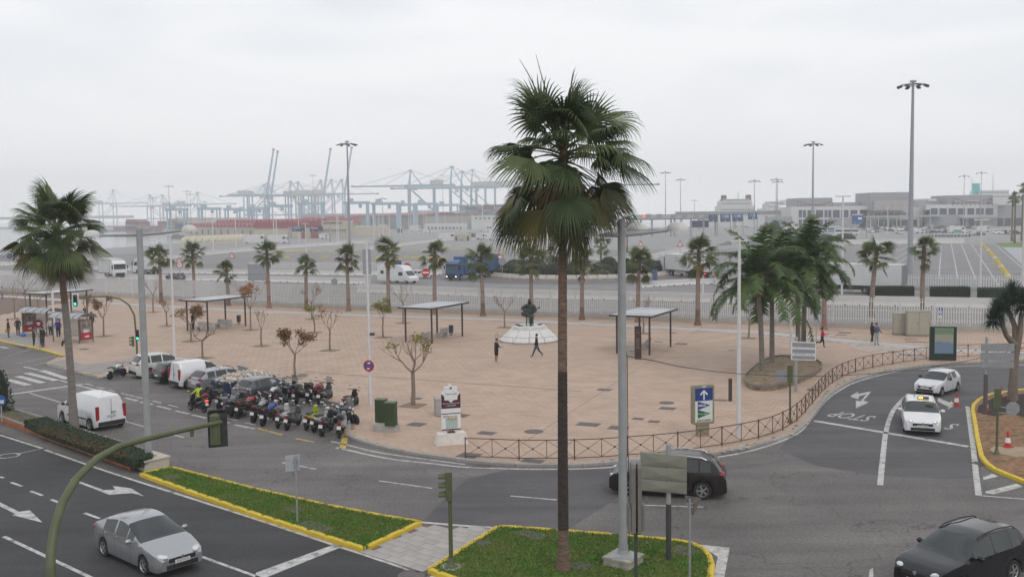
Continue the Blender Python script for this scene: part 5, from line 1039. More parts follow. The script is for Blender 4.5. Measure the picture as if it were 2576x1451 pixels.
# == vehicles
M_GLASS=mat('car_glass',(0.035,0.042,0.042),rough=.05,spec=.5,var=.2,scale=1.5);M_TYRE=mat('tyre_rubber',(0.018,0.018,0.019),rough=.85,var=.2);M_RIM=mat('alloy_rim',(0.42,0.43,0.44),rough=.35,metal=.7,var=.05);M_TRIM=mat('black_trim',(0.02,0.02,0.021),rough=.5,var=.1);M_HLAMP=mat('headlamp',(0.55,0.58,0.6),rough=.1,spec=.8,var=.3,scale=9);M_TLAMP=mat('tail_lamp',(0.30,0.012,0.015),rough=.15,var=.25,scale=9);M_PLATE=flat('plate_white',(.62,.62,.60));M_CHROME=mat('chrome',(.6,.6,.61),rough=.2,metal=.9,var=.03)
WH={}
def wheel(parent,c,r,w,side,rim=M_RIM,n=20):
 k=(round(r,3),round(w,3),rim.name)
 if k not in WH:
  b=MB();b.lathey([(r*.66,-w/2),(r*.93,-w/2),(r,-w*.34),(r,w*.34),(r*.93,w/2),(r*.66,w/2)],n);ty=b.mesh('wheel',M_TYRE,40)
  b=MB();b.lathey([(r*.68,w*.46),(r*.64,w*.5),(r*.58,w*.34)],n)
  for i in range(5):a=2*pi*i/5;b.box((cos(a)*r*.33,w*.42,sin(a)*r*.33),(r*.56,w*.12,r*.15),ry=-a)
  b.lathey([(0,w*.5),(r*.14,w*.5),(r*.16,w*.3)],10);ri=b.mesh('rim',rim,40)
  b=MB();b.lathey([(0,w*.2),(r*.62,w*.2)],n);hb=b.mesh('hub_shadow',M_TRIM);WH[k]=(ty,ri,hb)
 ty,ri,hb=WH[k];o=ob('wheel',ty,parent,c,0 if side>0 else pi);ob('rim',ri,o);ob('brake_disc',hb,o);return o  # black disc inside the rim stands in for the shade behind the spokes
def interp(pts,u):
 if u<=pts[0][0]:return pts[0][1]
 for(a,za),(b_,zb)in zip(pts,pts[1:]):
  if u<=b_:t=(u-a)/(b_-a);return za+(zb-za)*t
 return pts[-1][1]
def smoothprof(pts,L):
 us=[L*i/160 for i in range(161)];zs=[interp(pts,u)for u in us]
 for _ in range(5):zs=[zs[0]]+[(zs[i-1]+2*zs[i]+zs[i+1])/4 for i in range(1,160)]+[zs[-1]]
 return list(zip(us,zs))
CARS=dict(hybrid=dict(L=4.46,W=1.745,wb=2.70,fo=.93,r=.31,top=[(0,.60),(.1,.70),(.5,.82),(1.02,.98),(1.2,1.04),(2.12,1.43),(2.5,1.49),(3.0,1.47),(3.6,1.36),(4.22,1.12),(4.38,.98),(4.46,.80)],belt=(.90,1.02),ws=(1.1,2.12),rw=(3.55,4.22),win=[(1.55,1.95),(2.0,2.72),(2.8,3.55)],doors=(1.75,2.76,3.5)),suv=dict(L=4.63,W=1.9,wb=2.81,fo=.9,r=.36,top=[(0,.72),(.12,.88),(.6,1.0),(1.25,1.08),(1.4,1.12),(2.1,1.56),(2.6,1.65),(3.6,1.63),(4.15,1.52),(4.45,1.12),(4.58,1.0),(4.63,.8)],belt=(1.02,1.12),ws=(1.32,2.1),rw=(4.05,4.45),win=[(1.75,2.75),(2.85,3.55),(3.62,4.02)],doors=(1.5,2.8,3.75)),suv2=dict(L=4.43,W=1.81,wb=2.6,fo=.88,r=.345,top=[(0,.74),(.1,.90),(.55,1.02),(1.1,1.10),(1.25,1.15),(1.9,1.58),(2.4,1.67),(3.5,1.66),(4.0,1.58),(4.28,1.15),(4.38,1.0),(4.43,.8)],belt=(1.03,1.12),ws=(1.17,1.92),rw=(3.95,4.28),win=[(1.6,2.5),(2.58,3.35),(3.42,3.85)],doors=(1.4,2.54,3.5)),estate=dict(L=4.66,W=1.81,wb=2.68,fo=.92,r=.32,top=[(0,.62),(.1,.74),(.6,.86),(1.2,.97),(1.35,1.0),(2.15,1.40),(2.6,1.46),(3.9,1.43),(4.2,1.34),(4.5,1.0),(4.6,.92),(4.66,.75)],belt=(.90,.98),ws=(1.28,2.15),rw=(4.1,4.5),win=[(1.75,2.6),(2.68,3.45),(3.52,4.05)],doors=(1.5,2.64,3.6)),hatch=dict(L=3.70,W=1.6,wb=2.385,fo=.70,r=.27,top=[(0,.58),(.08,.70),(.5,.80),(1.0,.90),(1.1,.93),(1.75,1.31),(2.1,1.37),(3.0,1.36),(3.25,1.30),(3.55,.95),(3.65,.86),(3.7,.7)],belt=(.86,.92),ws=(1.02,1.76),rw=(3.15,3.55),win=[(1.45,2.2),(2.27,2.9)],doors=(1.25,2.23,3.0)),hatch2=dict(L=4.2,W=1.77,wb=2.6,fo=.88,r=.315,top=[(0,.62),(.1,.74),(.6,.86),(1.15,.96),(1.25,.99),(2.05,1.43),(2.5,1.50),(3.4,1.46),(3.75,1.38),(4.02,1.02),(4.14,.92),(4.2,.75)],belt=(.90,1.0),ws=(1.18,2.06),rw=(3.68,4.02),win=[(1.65,2.4),(2.48,3.2),(3.27,3.55)],doors=(1.4,2.44,3.3)),vanbig=dict(L=4.75,W=1.9,wb=3.2,fo=.86,r=.33,top=[(0,.70),(.1,.95),(.5,1.08),(.95,1.20),(1.85,1.80),(2.3,1.90),(4.3,1.89),(4.62,1.82),(4.72,1.2),(4.75,.6)],belt=(1.10,1.12),ws=(.95,1.85),rw=None,win=[(1.35,2.05)],doors=(1.2,2.1,3.3)),vansm=dict(L=4.2,W=1.83,wb=2.7,fo=.88,r=.31,top=[(0,.68),(.1,.88),(.55,1.02),(1.1,1.12),(1.2,1.16),(1.85,1.68),(2.3,1.82),(3.9,1.80),(4.08,1.74),(4.17,1.1),(4.2,.6)],belt=(1.08,1.10),ws=(1.15,1.88),rw=None,win=[(1.5,2.25)],doors=(1.35,2.3,3.2)),)
def car_rings(sp):
 L,W,wb,fo,r=sp['L'],sp['W'],sp['wb'],sp['fo'],sp['r'];gc=.20;ra=r*1.16;top=smoothprof(sp['top'],L);a1,a2=fo,fo+wb
 us=set([round(L*i/26,3)for i in range(27)])
 for c in(a1,a2):
  for k in range(-5,6):us.add(round(c+ra*sin(k/5*pi/2),3))
 for w in sp['win']:us.update(w)
 us.update(sp['ws']);
 if sp['rw']:us.update(sp['rw'])
 us=sorted(u for u in us if 0<=u<=L);us=[u for i,u in enumerate(us)if i==0 or u-us[i-1]>.012 or u==L]
 wsh=[(0,.80),(.12,.90),(.4,.965),(.9,1),(L-1.0,1),(L-.35,.97),(L-.08,.91),(L,.86)]
 rings=[]
 for u in us:
  w=W/2*interp(wsh,u);zt=interp(top,u);zl=gc+(.07 if u<.15 or u>L-.15 else 0)
  for c in(a1,a2):
   if abs(u-c)<ra:zl=max(zl,r+sqrt(max(0,ra*ra-(u-c)**2)))
  bl=sp['belt'][0]+(sp['belt'][1]-sp['belt'][0])*u/L;zb=min(bl,zt-.03);gh=zt-zb;zl=min(zl,zb-.06)
  s3=w*.97;t4=min(1,gh/.4);y4=s3-(gh*.36 if gh>.1 else.05);y4=max(y4,w*.62);z4=zt-.075*t4-.012
  rr=[(w*.955,zl),(w*.995,zl+.18*(zb-zl)),(w,zl+.5*(zb-zl)),(w*.985,zl+.82*(zb-zl)),(s3,zb),(y4,z4),(y4*.93,zt-.03*t4-.008),(y4*.5,zt-.004),(0,zt)]
  x=L/2-u;rings.append((u,[(x,y,z)for y,z in rr]))
 return rings
def car(model,name,label,loc,rz,pm,rail=None,mirror=None,plate=None,group=None,lit=False,tail=None,blankrear=False,grille=M_TRIM,cat='car',rimm=M_RIM,bars=False,noplate=False,rearlamp='std'):
 sp=CARS[model];L,W,r=sp['L'],sp['W'],sp['r'];key=model
 t=T(name,label,cat,loc,rz,group)
 if key not in WH:
  rings=car_rings(sp);parts={'body':MB(),'windscreen':MB(),'rear_window':MB()};m=len(rings[0][1]);sw={}
  for s in(1,-1):
   for(u0,A),(u1,B)in zip(rings,rings[1:]):
    um=(u0+u1)/2
    for k in range(m-1):
     q=[A[k],B[k],B[k+1],A[k+1]];q=[(p[0],p[1]*s,p[2])for p in(q if s>0 else q[::-1])];tgt='body'
     if k>=5 and sp['ws'][0]<um<sp['ws'][1]:tgt='windscreen' if k>=5 else tgt
     if k>=5 and sp['rw']and sp['rw'][0]<um<sp['rw'][1]:tgt='rear_window'
     if k==4:
      for wi,(w0,w1)in enumerate(sp['win']):
       if w0<um<w1:tgt=('side_window',s,wi)
     if isinstance(tgt,tuple):sw.setdefault(tgt,MB()).face(*q)
     else:parts[tgt].face(*q)
  for(u,A),fl in((rings[0],1),(rings[-1],-1)):
   q=[(p[0],p[1],p[2])for p in A]+[(p[0],-p[1],p[2])for p in A[-2::-1]];parts['body'].face(*(q if fl>0 else q[::-1]))
  def wm(b,n,mt,sm):
   me=b.mesh(n,mt,None);bm=bmesh.new();bm.from_mesh(me);bmesh.ops.remove_doubles(bm,verts=bm.verts,dist=.0005);bm.to_mesh(me);bm.free();me.polygons.foreach_set('use_smooth',[True]*len(me.polygons));me.set_sharp_from_angle(angle=radians(sm));return me
  res=[('body',wm(parts['body'],'body',paint('car_paint',(.5,.5,.5)),32)),('windscreen',wm(parts['windscreen'],'windscreen',M_GLASS,40))]
  if sp['rw']:res.append(('rear_window',wm(parts['rear_window'],'rear_window',M_GLASS,40)))
  for kk,b in sw.items():res.append(('side_window',wm(b,'side_window',M_GLASS,40)))
  rd=dict(rings);ul=[u for u,_ in rings]
  for s in(1,-1):
   for du in sp['doors']:
    u=min(ul,key=lambda q:abs(q-du));A=rd[u];b=MB()
    for k in range(0,4):p,q=A[k],A[k+1];b.face((p[0]-.006,s*(p[1]+.003),p[2]),(p[0]+.006,s*(p[1]+.003),p[2]),(q[0]+.006,s*(q[1]+.003),q[2]),(q[0]-.006,s*(q[1]+.003),q[2]))
    res.append(('door_gap',b.mesh('door_gap',M_TRIM)))
  b=MB();b.box((0,0,.34),(L-.5,W-.5,.3));b.box((0,0,.235),(L-2*sp['fo']-r,W*.94,.07));res.append(('underbody',b.mesh('underbody',M_TRIM)))
  WH[key]=res
 for n,me in WH[key]:
  o=ob(n,me,t)
  if n=='body':o.material_slots[0].link='OBJECT';o.material_slots[0].material=pm
 xa,xr=L/2-sp['fo'],L/2-sp['fo']-sp['wb']
 for x in(xa,xr):
  for s in(1,-1):wheel(t,(x,s*(W/2-.115),r),r,.2,s,rimm)
 zt=interp(sp['top'],.3);fz=sp['top'][0][1]
 for s in(1,-1):
  b=MB();b.ball((0,0,0),(.32,.15,.085),10,6);o=b.build('headlight',M_HLAMP,t,60,(L/2-.27,s*(W/2-.25),fz+.07),s*-.5)
  if lit:b=MB();b.ball((0,0,0),(.05,.06,.045),8,5);b.build('lit_lamp',M_LWH,o,60,(.2,0,.02))
  b=MB()
  if rearlamp=='tall':b.box((0,0,0),(.10,.16,.75))
  elif rearlamp=='std':b.ball((0,0,0),(.16,.23,.11),10,6)
  zr=.98 if rearlamp=='tall' else sp['belt'][1]-.10;xq=next(L/2-L*q/200 for q in range(200,0,-1)if interp(sp['top'],L*q/200)>=zr+.05)
  b.build('tail_light',tail or M_TLAMP,t,40,(xq+.06 if rearlamp!='tall' else-L/2+.06,s*(W/2-.27 if rearlamp!='tall' else W/2-.19),zr))
  u=sp['ws'][0]+.45;b=MB();b.ball((0,s*.1,0),(.07,.12,.085),8,6);b.tube([(0,-s*.06,-.05),(0,s*.05,-.02)],.025,5);b.build('mirror',mirror or pm,t,60,(L/2-u,s*(W/2+.02),sp['belt'][0]+.10))
  for du in sp['doors'][1:]:
   b=MB();b.box((0,0,0),(.17,.03,.03));b.build('door_handle',pm,t,None,(L/2-du+.14,s*(W/2+.005),sp['belt'][1]-.12))
  if rail:
   z=interp(smoothprof(sp['top'],L),2.8);b=MB();b.tube([(L/2-2.0,s*W*.345,z-.10),(L/2-2.25,s*W*.35,z-.01),(L/2-3.0,s*W*.35,z+.03),(L/2-3.7,s*W*.35,z-.02),(L/2-3.9,s*W*.345,z-.13)],.024,6);b.build('roof_rail',rail,t,60)
 b=MB();b.box((L/2+.002,0,fz-.04),(.03,W*.52,.13));b.build('grille',grille,t);b=MB();b.box((L/2-.005,0,.36),(.05,W*.62,.14));b.build('lower_intake',M_TRIM,t)
 b=MB();b.lathe([(0,.012),(.06,.012),(.06,0)],12);o=b.build('badge',M_CHROME,t,None,(L/2+.02,0,fz+.01));o.rotation_euler=(0,pi/2,0)
 b=MB();b.box((-L/2+.02,0,.40),(.1,W*.8,.22));b.build('rear_bumper',M_TRIM if model in('suv','suv2','vanbig','vansm')else pm,t)
 for s,x,z in((1,L/2+.022,.50),(-1,-L/2-(.035 if not sp['rw']else.012),.60 if model!='vanbig' else.80)):
  b=MB();b.box((x,0,z),(.012,.52,.115));o=b.build('number_plate',M_PLATE,t)
  if plate:text(plate,.11,M_SK,t,(x+s*.008,0,z),(pi/2,0,pi/2*s),fit=.42)
 if sp['rw']:
  b=MB();b.box((-L/2+.005,0,sp['belt'][1]-.12),(.03,W*.55,.02));b.build('tailgate_line',M_TRIM,t)
 else:
  b=MB();b.box((-L/2+.005,0,1.1),(.02,.014,1.2));b.build('door_seam',M_TRIM,t);b=MB();b.box((-L/2-.02,-.12,.98),(.03,.22,.04));b.build('door_handle',M_TRIM,t)
  for s in(1,-1):b=MB();b.box((-.3,s*(W/2+.004),.62),(2.2,.02,.07));b.build('side_moulding',M_TRIM,t)
 b=MB();z=interp(smoothprof(sp['top'],L),L*.8);b.tube([(-L*.3,0,z-.01),(-L*.3-.12,0,z+.18)],.006,4);b.build('aerial',M_TRIM,t)
 if bars:
  for x in(.25,-.75):b=MB();z=interp(smoothprof(sp['top'],L),L/2-x);b.tube([(x,-W*.36,z-.08),(x,-W*.34,z+.07),(x,W*.34,z+.07),(x,W*.36,z-.08)],.02,6);b.build('roof_bar',M_TRIM,t)
 return t
def by_wheels(f,r_,side,W,z=0.0):
 F,R=P(*f),P(*r_);an=face_to(R,F);n=Vector((-sin(an),cos(an),0));c=(F+R)/2-n*side*(W/2-.02);return c,an
PW=paint('paint_white',(.68,.68,.69));PS=paint('paint_silver',(.38,.385,.395),metal=.65,rough=.3);PBK=paint('paint_black',(.006,.0065,.009),rough=.13,coat=.3,spec=.4);PBR=paint('paint_dark_brown',(.022,.015,.016),metal=.2,coat=.2,spec=.35);PGR=paint('paint_slate_grey',(.085,.09,.105),metal=.3);PSL=paint('paint_warm_silver',(.32,.32,.33),metal=.5);PPK=paint('paint_dusty_pink',(.30,.10,.15),metal=.3)
def put(c,an,dx):return(c[0]+cos(an)*dx,c[1]+sin(an)*dx,0)
c,an=by_wheels((364,1448),(262.4,1400.6),-1,1.745);car('hybrid','hatchback_car','silver hatchback driving on the near dark carriageway at bottom left',put(c,an,-.03),an,PS,plate='2343 HCK')
c,an=by_wheels((159,1065.5),(222.5,1083),1,1.9);car('vanbig','delivery_van','white windowless van with red rear lamps driving away behind the left palm',put(c,an,.1),an,PW,rearlamp='tall',tail=M_TLAMP,cat='van',mirror=M_TRIM,plate='0471 JJT')
c,an=by_wheels((1583,1248),(1772.6,1257.5),1,1.9);car('suv','estate_car','dark brown suv crossing behind the stacked olive boards',put(c,an,0),an,PBR,rail=M_CHROME)
a=P(2434,1326,1.66);car('suv2','suv_car','black suv with roof rails at the bottom right',(a.x-.2,a.y-.1,0),radians(-149),PBK,rail=M_TRIM,plate='4963 GVT',lit=False)
a=P(2372,1500,1.4);car('hatch2','hatchback_car','dusty pink car cut off by the bottom edge beside the black suv',(a.x,a.y,0),radians(-160),PPK)
c,an=by_wheels((2368,997),(2411.5,982.5),1,1.6);car('hatch','hatchback_car','small white hatchback behind the taxi on the right slip road',put(c,an,0),an,PW,mirror=M_TRIM,rimm=mat('steel_wheel',(.3,.3,.31),rough=.5,metal=.4))
a=P(2321,1097);an=radians(-110);tx=car('estate','taxi_car','white taxi estate with roof sign facing the camera on the right',(a.x-cos(an)*2.33,a.y-sin(an)*2.33,0),an,PW,rail=PW,lit=True,plate='1037 JLM',grille=M_TRIM)
b=MB();b.box((-.1,.12,1.52),(.12,.55,.12));e=b.build('taxi_sign',mat('taxi_sign',(.12,.10,.06)),tx);b=MB();b.box((-.03,.0,1.525),(.02,.2,.08));b.build('taxi_lamp',M_LAMB,e);b=MB();b.box((.5,.42,1.33),(.02,.4,.1),ry=.9);b.build('windscreen_sticker',mat('sticker_green',(.3,.36,.1)),tx)
b=MB();b.tube([(-.5,-.3,1.42),(-.62,-.3,1.58)],.02,5);b.build('roof_aerial',M_TRIM,tx)
PH=radians(48)
def park(px,py,model,*args,**k):
 a=P(px,py);L=CARS[model]['L'];k.setdefault('group','cars parked nose to the plaza');return car(model,args[0],args[1],(a.x+cos(PH)*L/2,a.y+sin(PH)*L/2,0),PH+k.pop('da',0),args[2],**k)
park(338,952,'suv2','suv_car','white suv parked first in the row beside the white motorcycle',paint('paint_pearl',(.60,.60,.57)),rail=M_CHROME,da=-.12)
park(396,966,'hatch2','hatchback_car','black car parked between the white suv and white van',PBK,da=-.06);park(440,978,'vansm','delivery_van','white windowless van parked in the row',PW,rearlamp='tall',cat='van',da=-.06)
park(489,987,'estate','estate_car','silver estate with roof bars parked beside the rubble skip',PSL,bars=True,da=-.04);park(604,1014,'hatch2','hatchback_car','slate grey hatchback parked behind the motorcycles',PGR,da=-.02,plate='2629 HBP')
a=P(560,1000);t=T('rubble_skip','blue skip heaped with building rubble between parked cars','skip',(a.x+cos(PH)*1.6,a.y+sin(PH)*1.6,0),PH);b=MB();b.box((0,0,.55),(3.4,1.6,1.0),taper=1.08);b.build('bin',mat('skip_blue',(.02,.035,.09),var=.3),t);rg=random.Random(4)
rub=[MB().box((0,0,0),(.22,.16,.09)).mesh('rubble',mat('rubble',(.45,.40,.35),var=.3,scale=3,rnd=.35)),MB().ball((0,0,0),(.14,.1,.08),6,4).mesh('rubble',MATS['rubble'])]
b=MB();b.ball((0,0,0),(1.75,.85,.32),14,6);b.build('rubble_heap',MATS['rubble'],t,None,(0,0,1.02))
for k in range(150):
 x,y=rg.uniform(-1.7,1.7),rg.uniform(-.8,.8);o=ob('rubble',rub[k%2],t,(x,y,1.06+.32*sqrt(max(0,1-(x/1.8)**2-(y/.9)**2))));o.rotation_euler=(rg.uniform(0,3),rg.uniform(0,3),rg.uniform(0,3));o.scale=(rg.uniform(.6,1.5),)*3
MC={}
def mcpart(k,fn,mt,smooth=40):
 if k not in MC:b=MB();fn(b);MC[k]=b.mesh(k.split(':')[0],mt,smooth)
 return MC[k]
M_MP=paint('bike_paint',(.3,.3,.3));M_SEAT=mat('bike_seat',(.02,.02,.021),rough=.6,var=.2)
def hull(b,secs,n=8):
 rings=[[(x,cos(2*pi*k/n)*w,z+sin(2*pi*k/n)*h)for k in range(n)]for x,z,w,h in secs];b.loft(rings,True);b.face(*rings[0]);b.face(*rings[-1][::-1])
def moto(kind,label,loc,rz,pm,box=None,screen=False,lit=False,steer=.25,lean=.10,name=None):
 t=T(name or{'s':'scooter','n':'motorcycle','m':'maxi_scooter'}[kind],label,'scooter' if kind!='n' else 'motorcycle',loc,rz,'motorcycles parked by the kerb');t.rotation_euler=(lean,0,rz)
 if kind=='n':wb,r,w=1.40,.30,.14
 elif kind=='m':wb,r,w=1.48,.26,.14
 else:wb,r,w=1.28,.24,.11
 fx,rx=wb/2,-wb/2;k0=kind
 for x in(fx,rx):wheel(t,(x,0,r),r,w,1,n=16)
 def add(n,fn,mt,p=False,sm=40):
  o=ob(n,mcpart(n+':'+k0,fn,mt,sm),t)
  if p:o.material_slots[0].link='OBJECT';o.material_slots[0].material=pm
  return o
 hz=.98 if kind!='n' else 1.0;hx=fx-.28
 if kind=='n':
  add('tank',lambda b:hull(b,[(.38,.80,.06,.05),(.30,.84,.14,.12),(.08,.86,.15,.13),(-.12,.80,.11,.08),(-.2,.76,.06,.04)]),M_MP,True);add('seat',lambda b:hull(b,[(-.1,.78,.10,.05),(-.35,.78,.13,.05),(-.6,.86,.10,.05),(-.78,.90,.05,.03)]),M_SEAT);add('tail_unit',lambda b:hull(b,[(-.3,.70,.09,.06),(-.6,.80,.08,.06),(-.84,.88,.04,.03)]),M_MP,True)
  add('engine',lambda b:(b.box((.08,0,.45),(.5,.34,.38)),b.cyl((.1,-.2,.42),(.1,.2,.42),.13),b.box((.28,0,.55),(.1,.3,.2))),M_TRIM);add('frame',lambda b:(b.tube([(.45,0,.88),(.1,0,.66),(-.3,0,.5),(rx,0,.3)],.03,6),b.tube([(rx,.1,.3),(-.2,.12,.45)],.03,6)),M_DGREY);add('headlamp_cowl',lambda b:hull(b,[(.62,.82,.04,.05),(.56,.84,.11,.12),(.42,.88,.09,.09)]),M_MP,True)
  add('exhaust',lambda b:b.tube([(.2,-.14,.3),(-.3,-.17,.28),(-.65,-.19,.42)],[.035,.04,.06],7),M_CHROME)
 else:
  s=1.12 if kind=='m' else 1.0
  add('rear_fairing',lambda b:hull(b,[(.02*s,.42,.10,.10),(-.15*s,.50,.15*s,.16),(-.45*s,.58,.16*s,.15),(-.75*s,.68,.10,.08),(-.85*s,.72,.05,.04)]),M_MP,True);add('seat',lambda b:hull(b,[(.05*s,.72,.08,.03),(-.1*s,.76,.14,.05),(-.4*s,.80,.15,.05),(-.72*s,.82,.10,.04)]),M_SEAT);add('floorboard',lambda b:b.box((.15*s,0,.30),(.5,.34,.08)),M_TRIM)
  add('leg_shield',lambda b:hull(b,[(.30*s,.34,.18,.08),(.38*s,.55,.19*s,.10),(.46*s,.80,.17*s,.10),(.44*s,.95,.10,.05)])or None,M_MP,True);add('nose',lambda b:hull(b,[(.62*s,.56,.05,.07),(.56*s,.62,.14,.16),(.42*s,.74,.17,.22),(.34*s,.85,.14,.12)]),M_MP,True);add('front_mudguard',lambda b:b.tube([(fx+cos(a)*(r+.03),0,r+sin(a)*(r+.03))for a in[radians(q)for q in range(30,161,26)]],[.04,.065,.07,.07,.065,.04],6),M_MP,True);add('engine',lambda b:(b.box((rx+.15,.08,.30),(.5,.14,.2)),b.cyl((rx,-.12,.28),(rx-.28,-.14,.36),.06)),M_TRIM);add('handlebar_cover',lambda b:hull(b,[(hx-.05,hz,.13,.06),(hx+.08,hz+.01,.12,.07),(hx+.16,hz-.02,.06,.05)]),M_MP if kind=='s' else M_TRIM,kind=='s')
 add('fork',lambda b:(b.tube([(fx,.09,r),(hx+.02,.09,hz-.05)],.024,6),b.tube([(fx,-.09,r),(hx+.02,-.09,hz-.05)],.024,6)),M_DGREY);add('handlebar',lambda b:b.tube([(hx-.14,-.36,hz+.02),(hx-.02,-.2,hz+.05),(hx,0,hz+.02),(hx-.02,.2,hz+.05),(hx-.14,.36,hz+.02)],.018,6),M_TRIM)
 for s in(1,-1):add('mirror',lambda b:b,M_CHROME)if False else None
 for s in(1,-1):
  o=ob('mirror',mcpart('mirror:%d'%s,lambda b:(b.tube([(0,s*.2,0),(.02,s*.28,.16)],.008,4),b.ball((0,s*.30,.2),(.02,.075,.05),8,5)),M_CHROME),t,(hx,0,hz+.04))
 add('headlight',lambda b:b.ball(((.66 if kind=='n' else fx-.02),0,.84 if kind=='n' else.70),(.04,.09,.07),8,5),M_HLAMP)
 tl=ob('tail_light',mcpart('tail_light:'+k0,lambda b:b.box((rx-(.28 if kind=='s' else.2),0,.72 if kind!='n' else.86),(.05,.18,.08)),M_TLAMP,None),t)
 if lit:tl.material_slots[0].link='OBJECT';tl.material_slots[0].material=M_LRED
 add('number_plate',lambda b:b.box((rx-.30,0,.52),(.01,.2,.16),ry=.25),M_PLATE,sm=None);add('rear_mudguard',lambda b:b.box((rx-.24,0,.52),(.1,.16,.2),ry=.4),M_TRIM,sm=None);add('side_stand',lambda b:b.tube([(-.05,.1,.3),(-.1,.26,0)],.014,5),M_DGREY)
 if box is not None:
  zb=1.0 if kind!='n' else 1.04;xb=rx-.12
  o=ob('top_box',mcpart('top_box:',lambda b:hull(b,[(.2,0,.14,.10),(.16,0,.20,.15),(-.12,0,.21,.15),(-.2,-.01,.15,.10)]),M_TRIM),t,(xb,0,zb));o.material_slots[0].link='OBJECT';o.material_slots[0].material=box
  add('rack',lambda b:b.box((rx-.1,0,zb-.15),(.3,.16,.03)),M_GALV,sm=None)
 if screen:add('windshield',lambda b:b.loft([[(hx+.12+.02*(1-abs(y)/.24),y,hz-.02)for y in(-.24,-.12,0,.12,.24)],[(hx-.02,y*.9,hz+.32)for y in(-.22,-.12,0,.12,.22)],[(hx-.08,y*.7,hz+.42)for y in(-.2,-.1,0,.1,.2)]]),mat('bike_screen',(.16,.15,.15),rough=.08,alpha=.55))
 return t
BP={n:paint('bike_'+n,c)for n,c in dict(black=(.012,.012,.013),red=(.28,.012,.02),blue=(.015,.03,.26),white=(.55,.55,.54),lime=(.36,.42,.02),silver=(.28,.29,.30),grey=(.08,.08,.085)).items()}
BXK=mat('box_black',(.02,.02,.022),rough=.3);BXG=mat('box_grey',(.11,.10,.095),rough=.4);BXR=mat('box_red',(.12,.015,.02),rough=.3);BXS=mat('box_silver',(.30,.31,.34),rough=.3)
BIKES=[('s',525,1019,52,'black',BXK,0,'black and red scooter behind the rider in lime'),('s',552,1030,40,'silver',BXK,0,'silver scooter with black box at the left end of the front row'),('m',584,1045,55,'black',None,0,'black maxi scooter second in the front row'),('n',602,1051,50,'red',None,0,'red and black motorcycle third in the front row'),('n',612,1046,235,'black',None,0,'black motorcycle parked facing the road'),('n',639,1063,60,'silver',None,0,'silver motorcycle left of the blue one'),('n',662,1071,62,'blue',None,0,'motorcycle with a bright blue tank in the front row'),('s',699,1077,58,'white',BXG,0,'white scooter with a grey brown box in the front row'),('s',722,1082,55,'grey',None,0,'dark grey scooter beside the white one with the box'),('s',771,1082,78,'lime',None,0,'lime yellow scooter in the front row'),('s',790,1087,42,'white',None,0,'white and black scooter right of the lime one'),('m',811,1096,58,'black',None,0,'black scooter with a wide red lamp near the row end'),('s',853,1101,95,'silver',BXK,0,'silver scooter with a black box beside the kerb end'),('n',846,1064,-32,'grey',None,1,'grey touring motorcycle lying across the bay end'),('n',684,1004,50,'blue',BXS,0,'blue motorcycle with a silver box in the back row'),('s',709,1010,48,'black',None,1,'black scooter with a tinted windshield in the back row'),('s',744,1016,50,'black',BXK,0,'black scooter with a box in the middle of the back row'),('n',778,1013,48,'red',BXK,0,'red motorcycle with a black box in the back row'),('m',806,1017,55,'grey',BXR,1,'maxi scooter with a dark red box and clear windshield'),('m',866,1036,75,'black',None,0,'black maxi scooter against the bay corner'),('n',668,1024,50,'white',None,0,'white motorcycle behind the blue tanked one'),('s',697,1030,55,'black',BXK,0,'black scooter with a box between the two rows')]
for i,(kd,px,py,an,pc,bx,sc,s)in enumerate(BIKES):
 a=P(px,py);an=radians(an+(22 if 38<an<63 else 0)+random.uniform(-5,5));wb=.7 if kd=='n' else.68;moto(kd,s,(a.x+cos(an)*wb,a.y+sin(an)*wb,0),an,BP[pc],bx,bool(sc),lean=random.uniform(.08,.16)).scale=(1.06,1.06,1.12)
a,c=P(272,955),P(314,945);moto('n','white and black motorcycle parked alone left of the white suv',((a.x+c.x)/2,(a.y+c.y)/2,.0),face_to(a,c),BP['white'])
a,c=P(506.7,1040),P(487,1029);ran=face_to(a,c)+.35;rpos=((a.x+c.x)/2,(a.y+c.y)/2,0);moto('s','dark scooter ridden by the person in lime',rpos,ran,BP['black'],BXR,lit=True,lean=0)
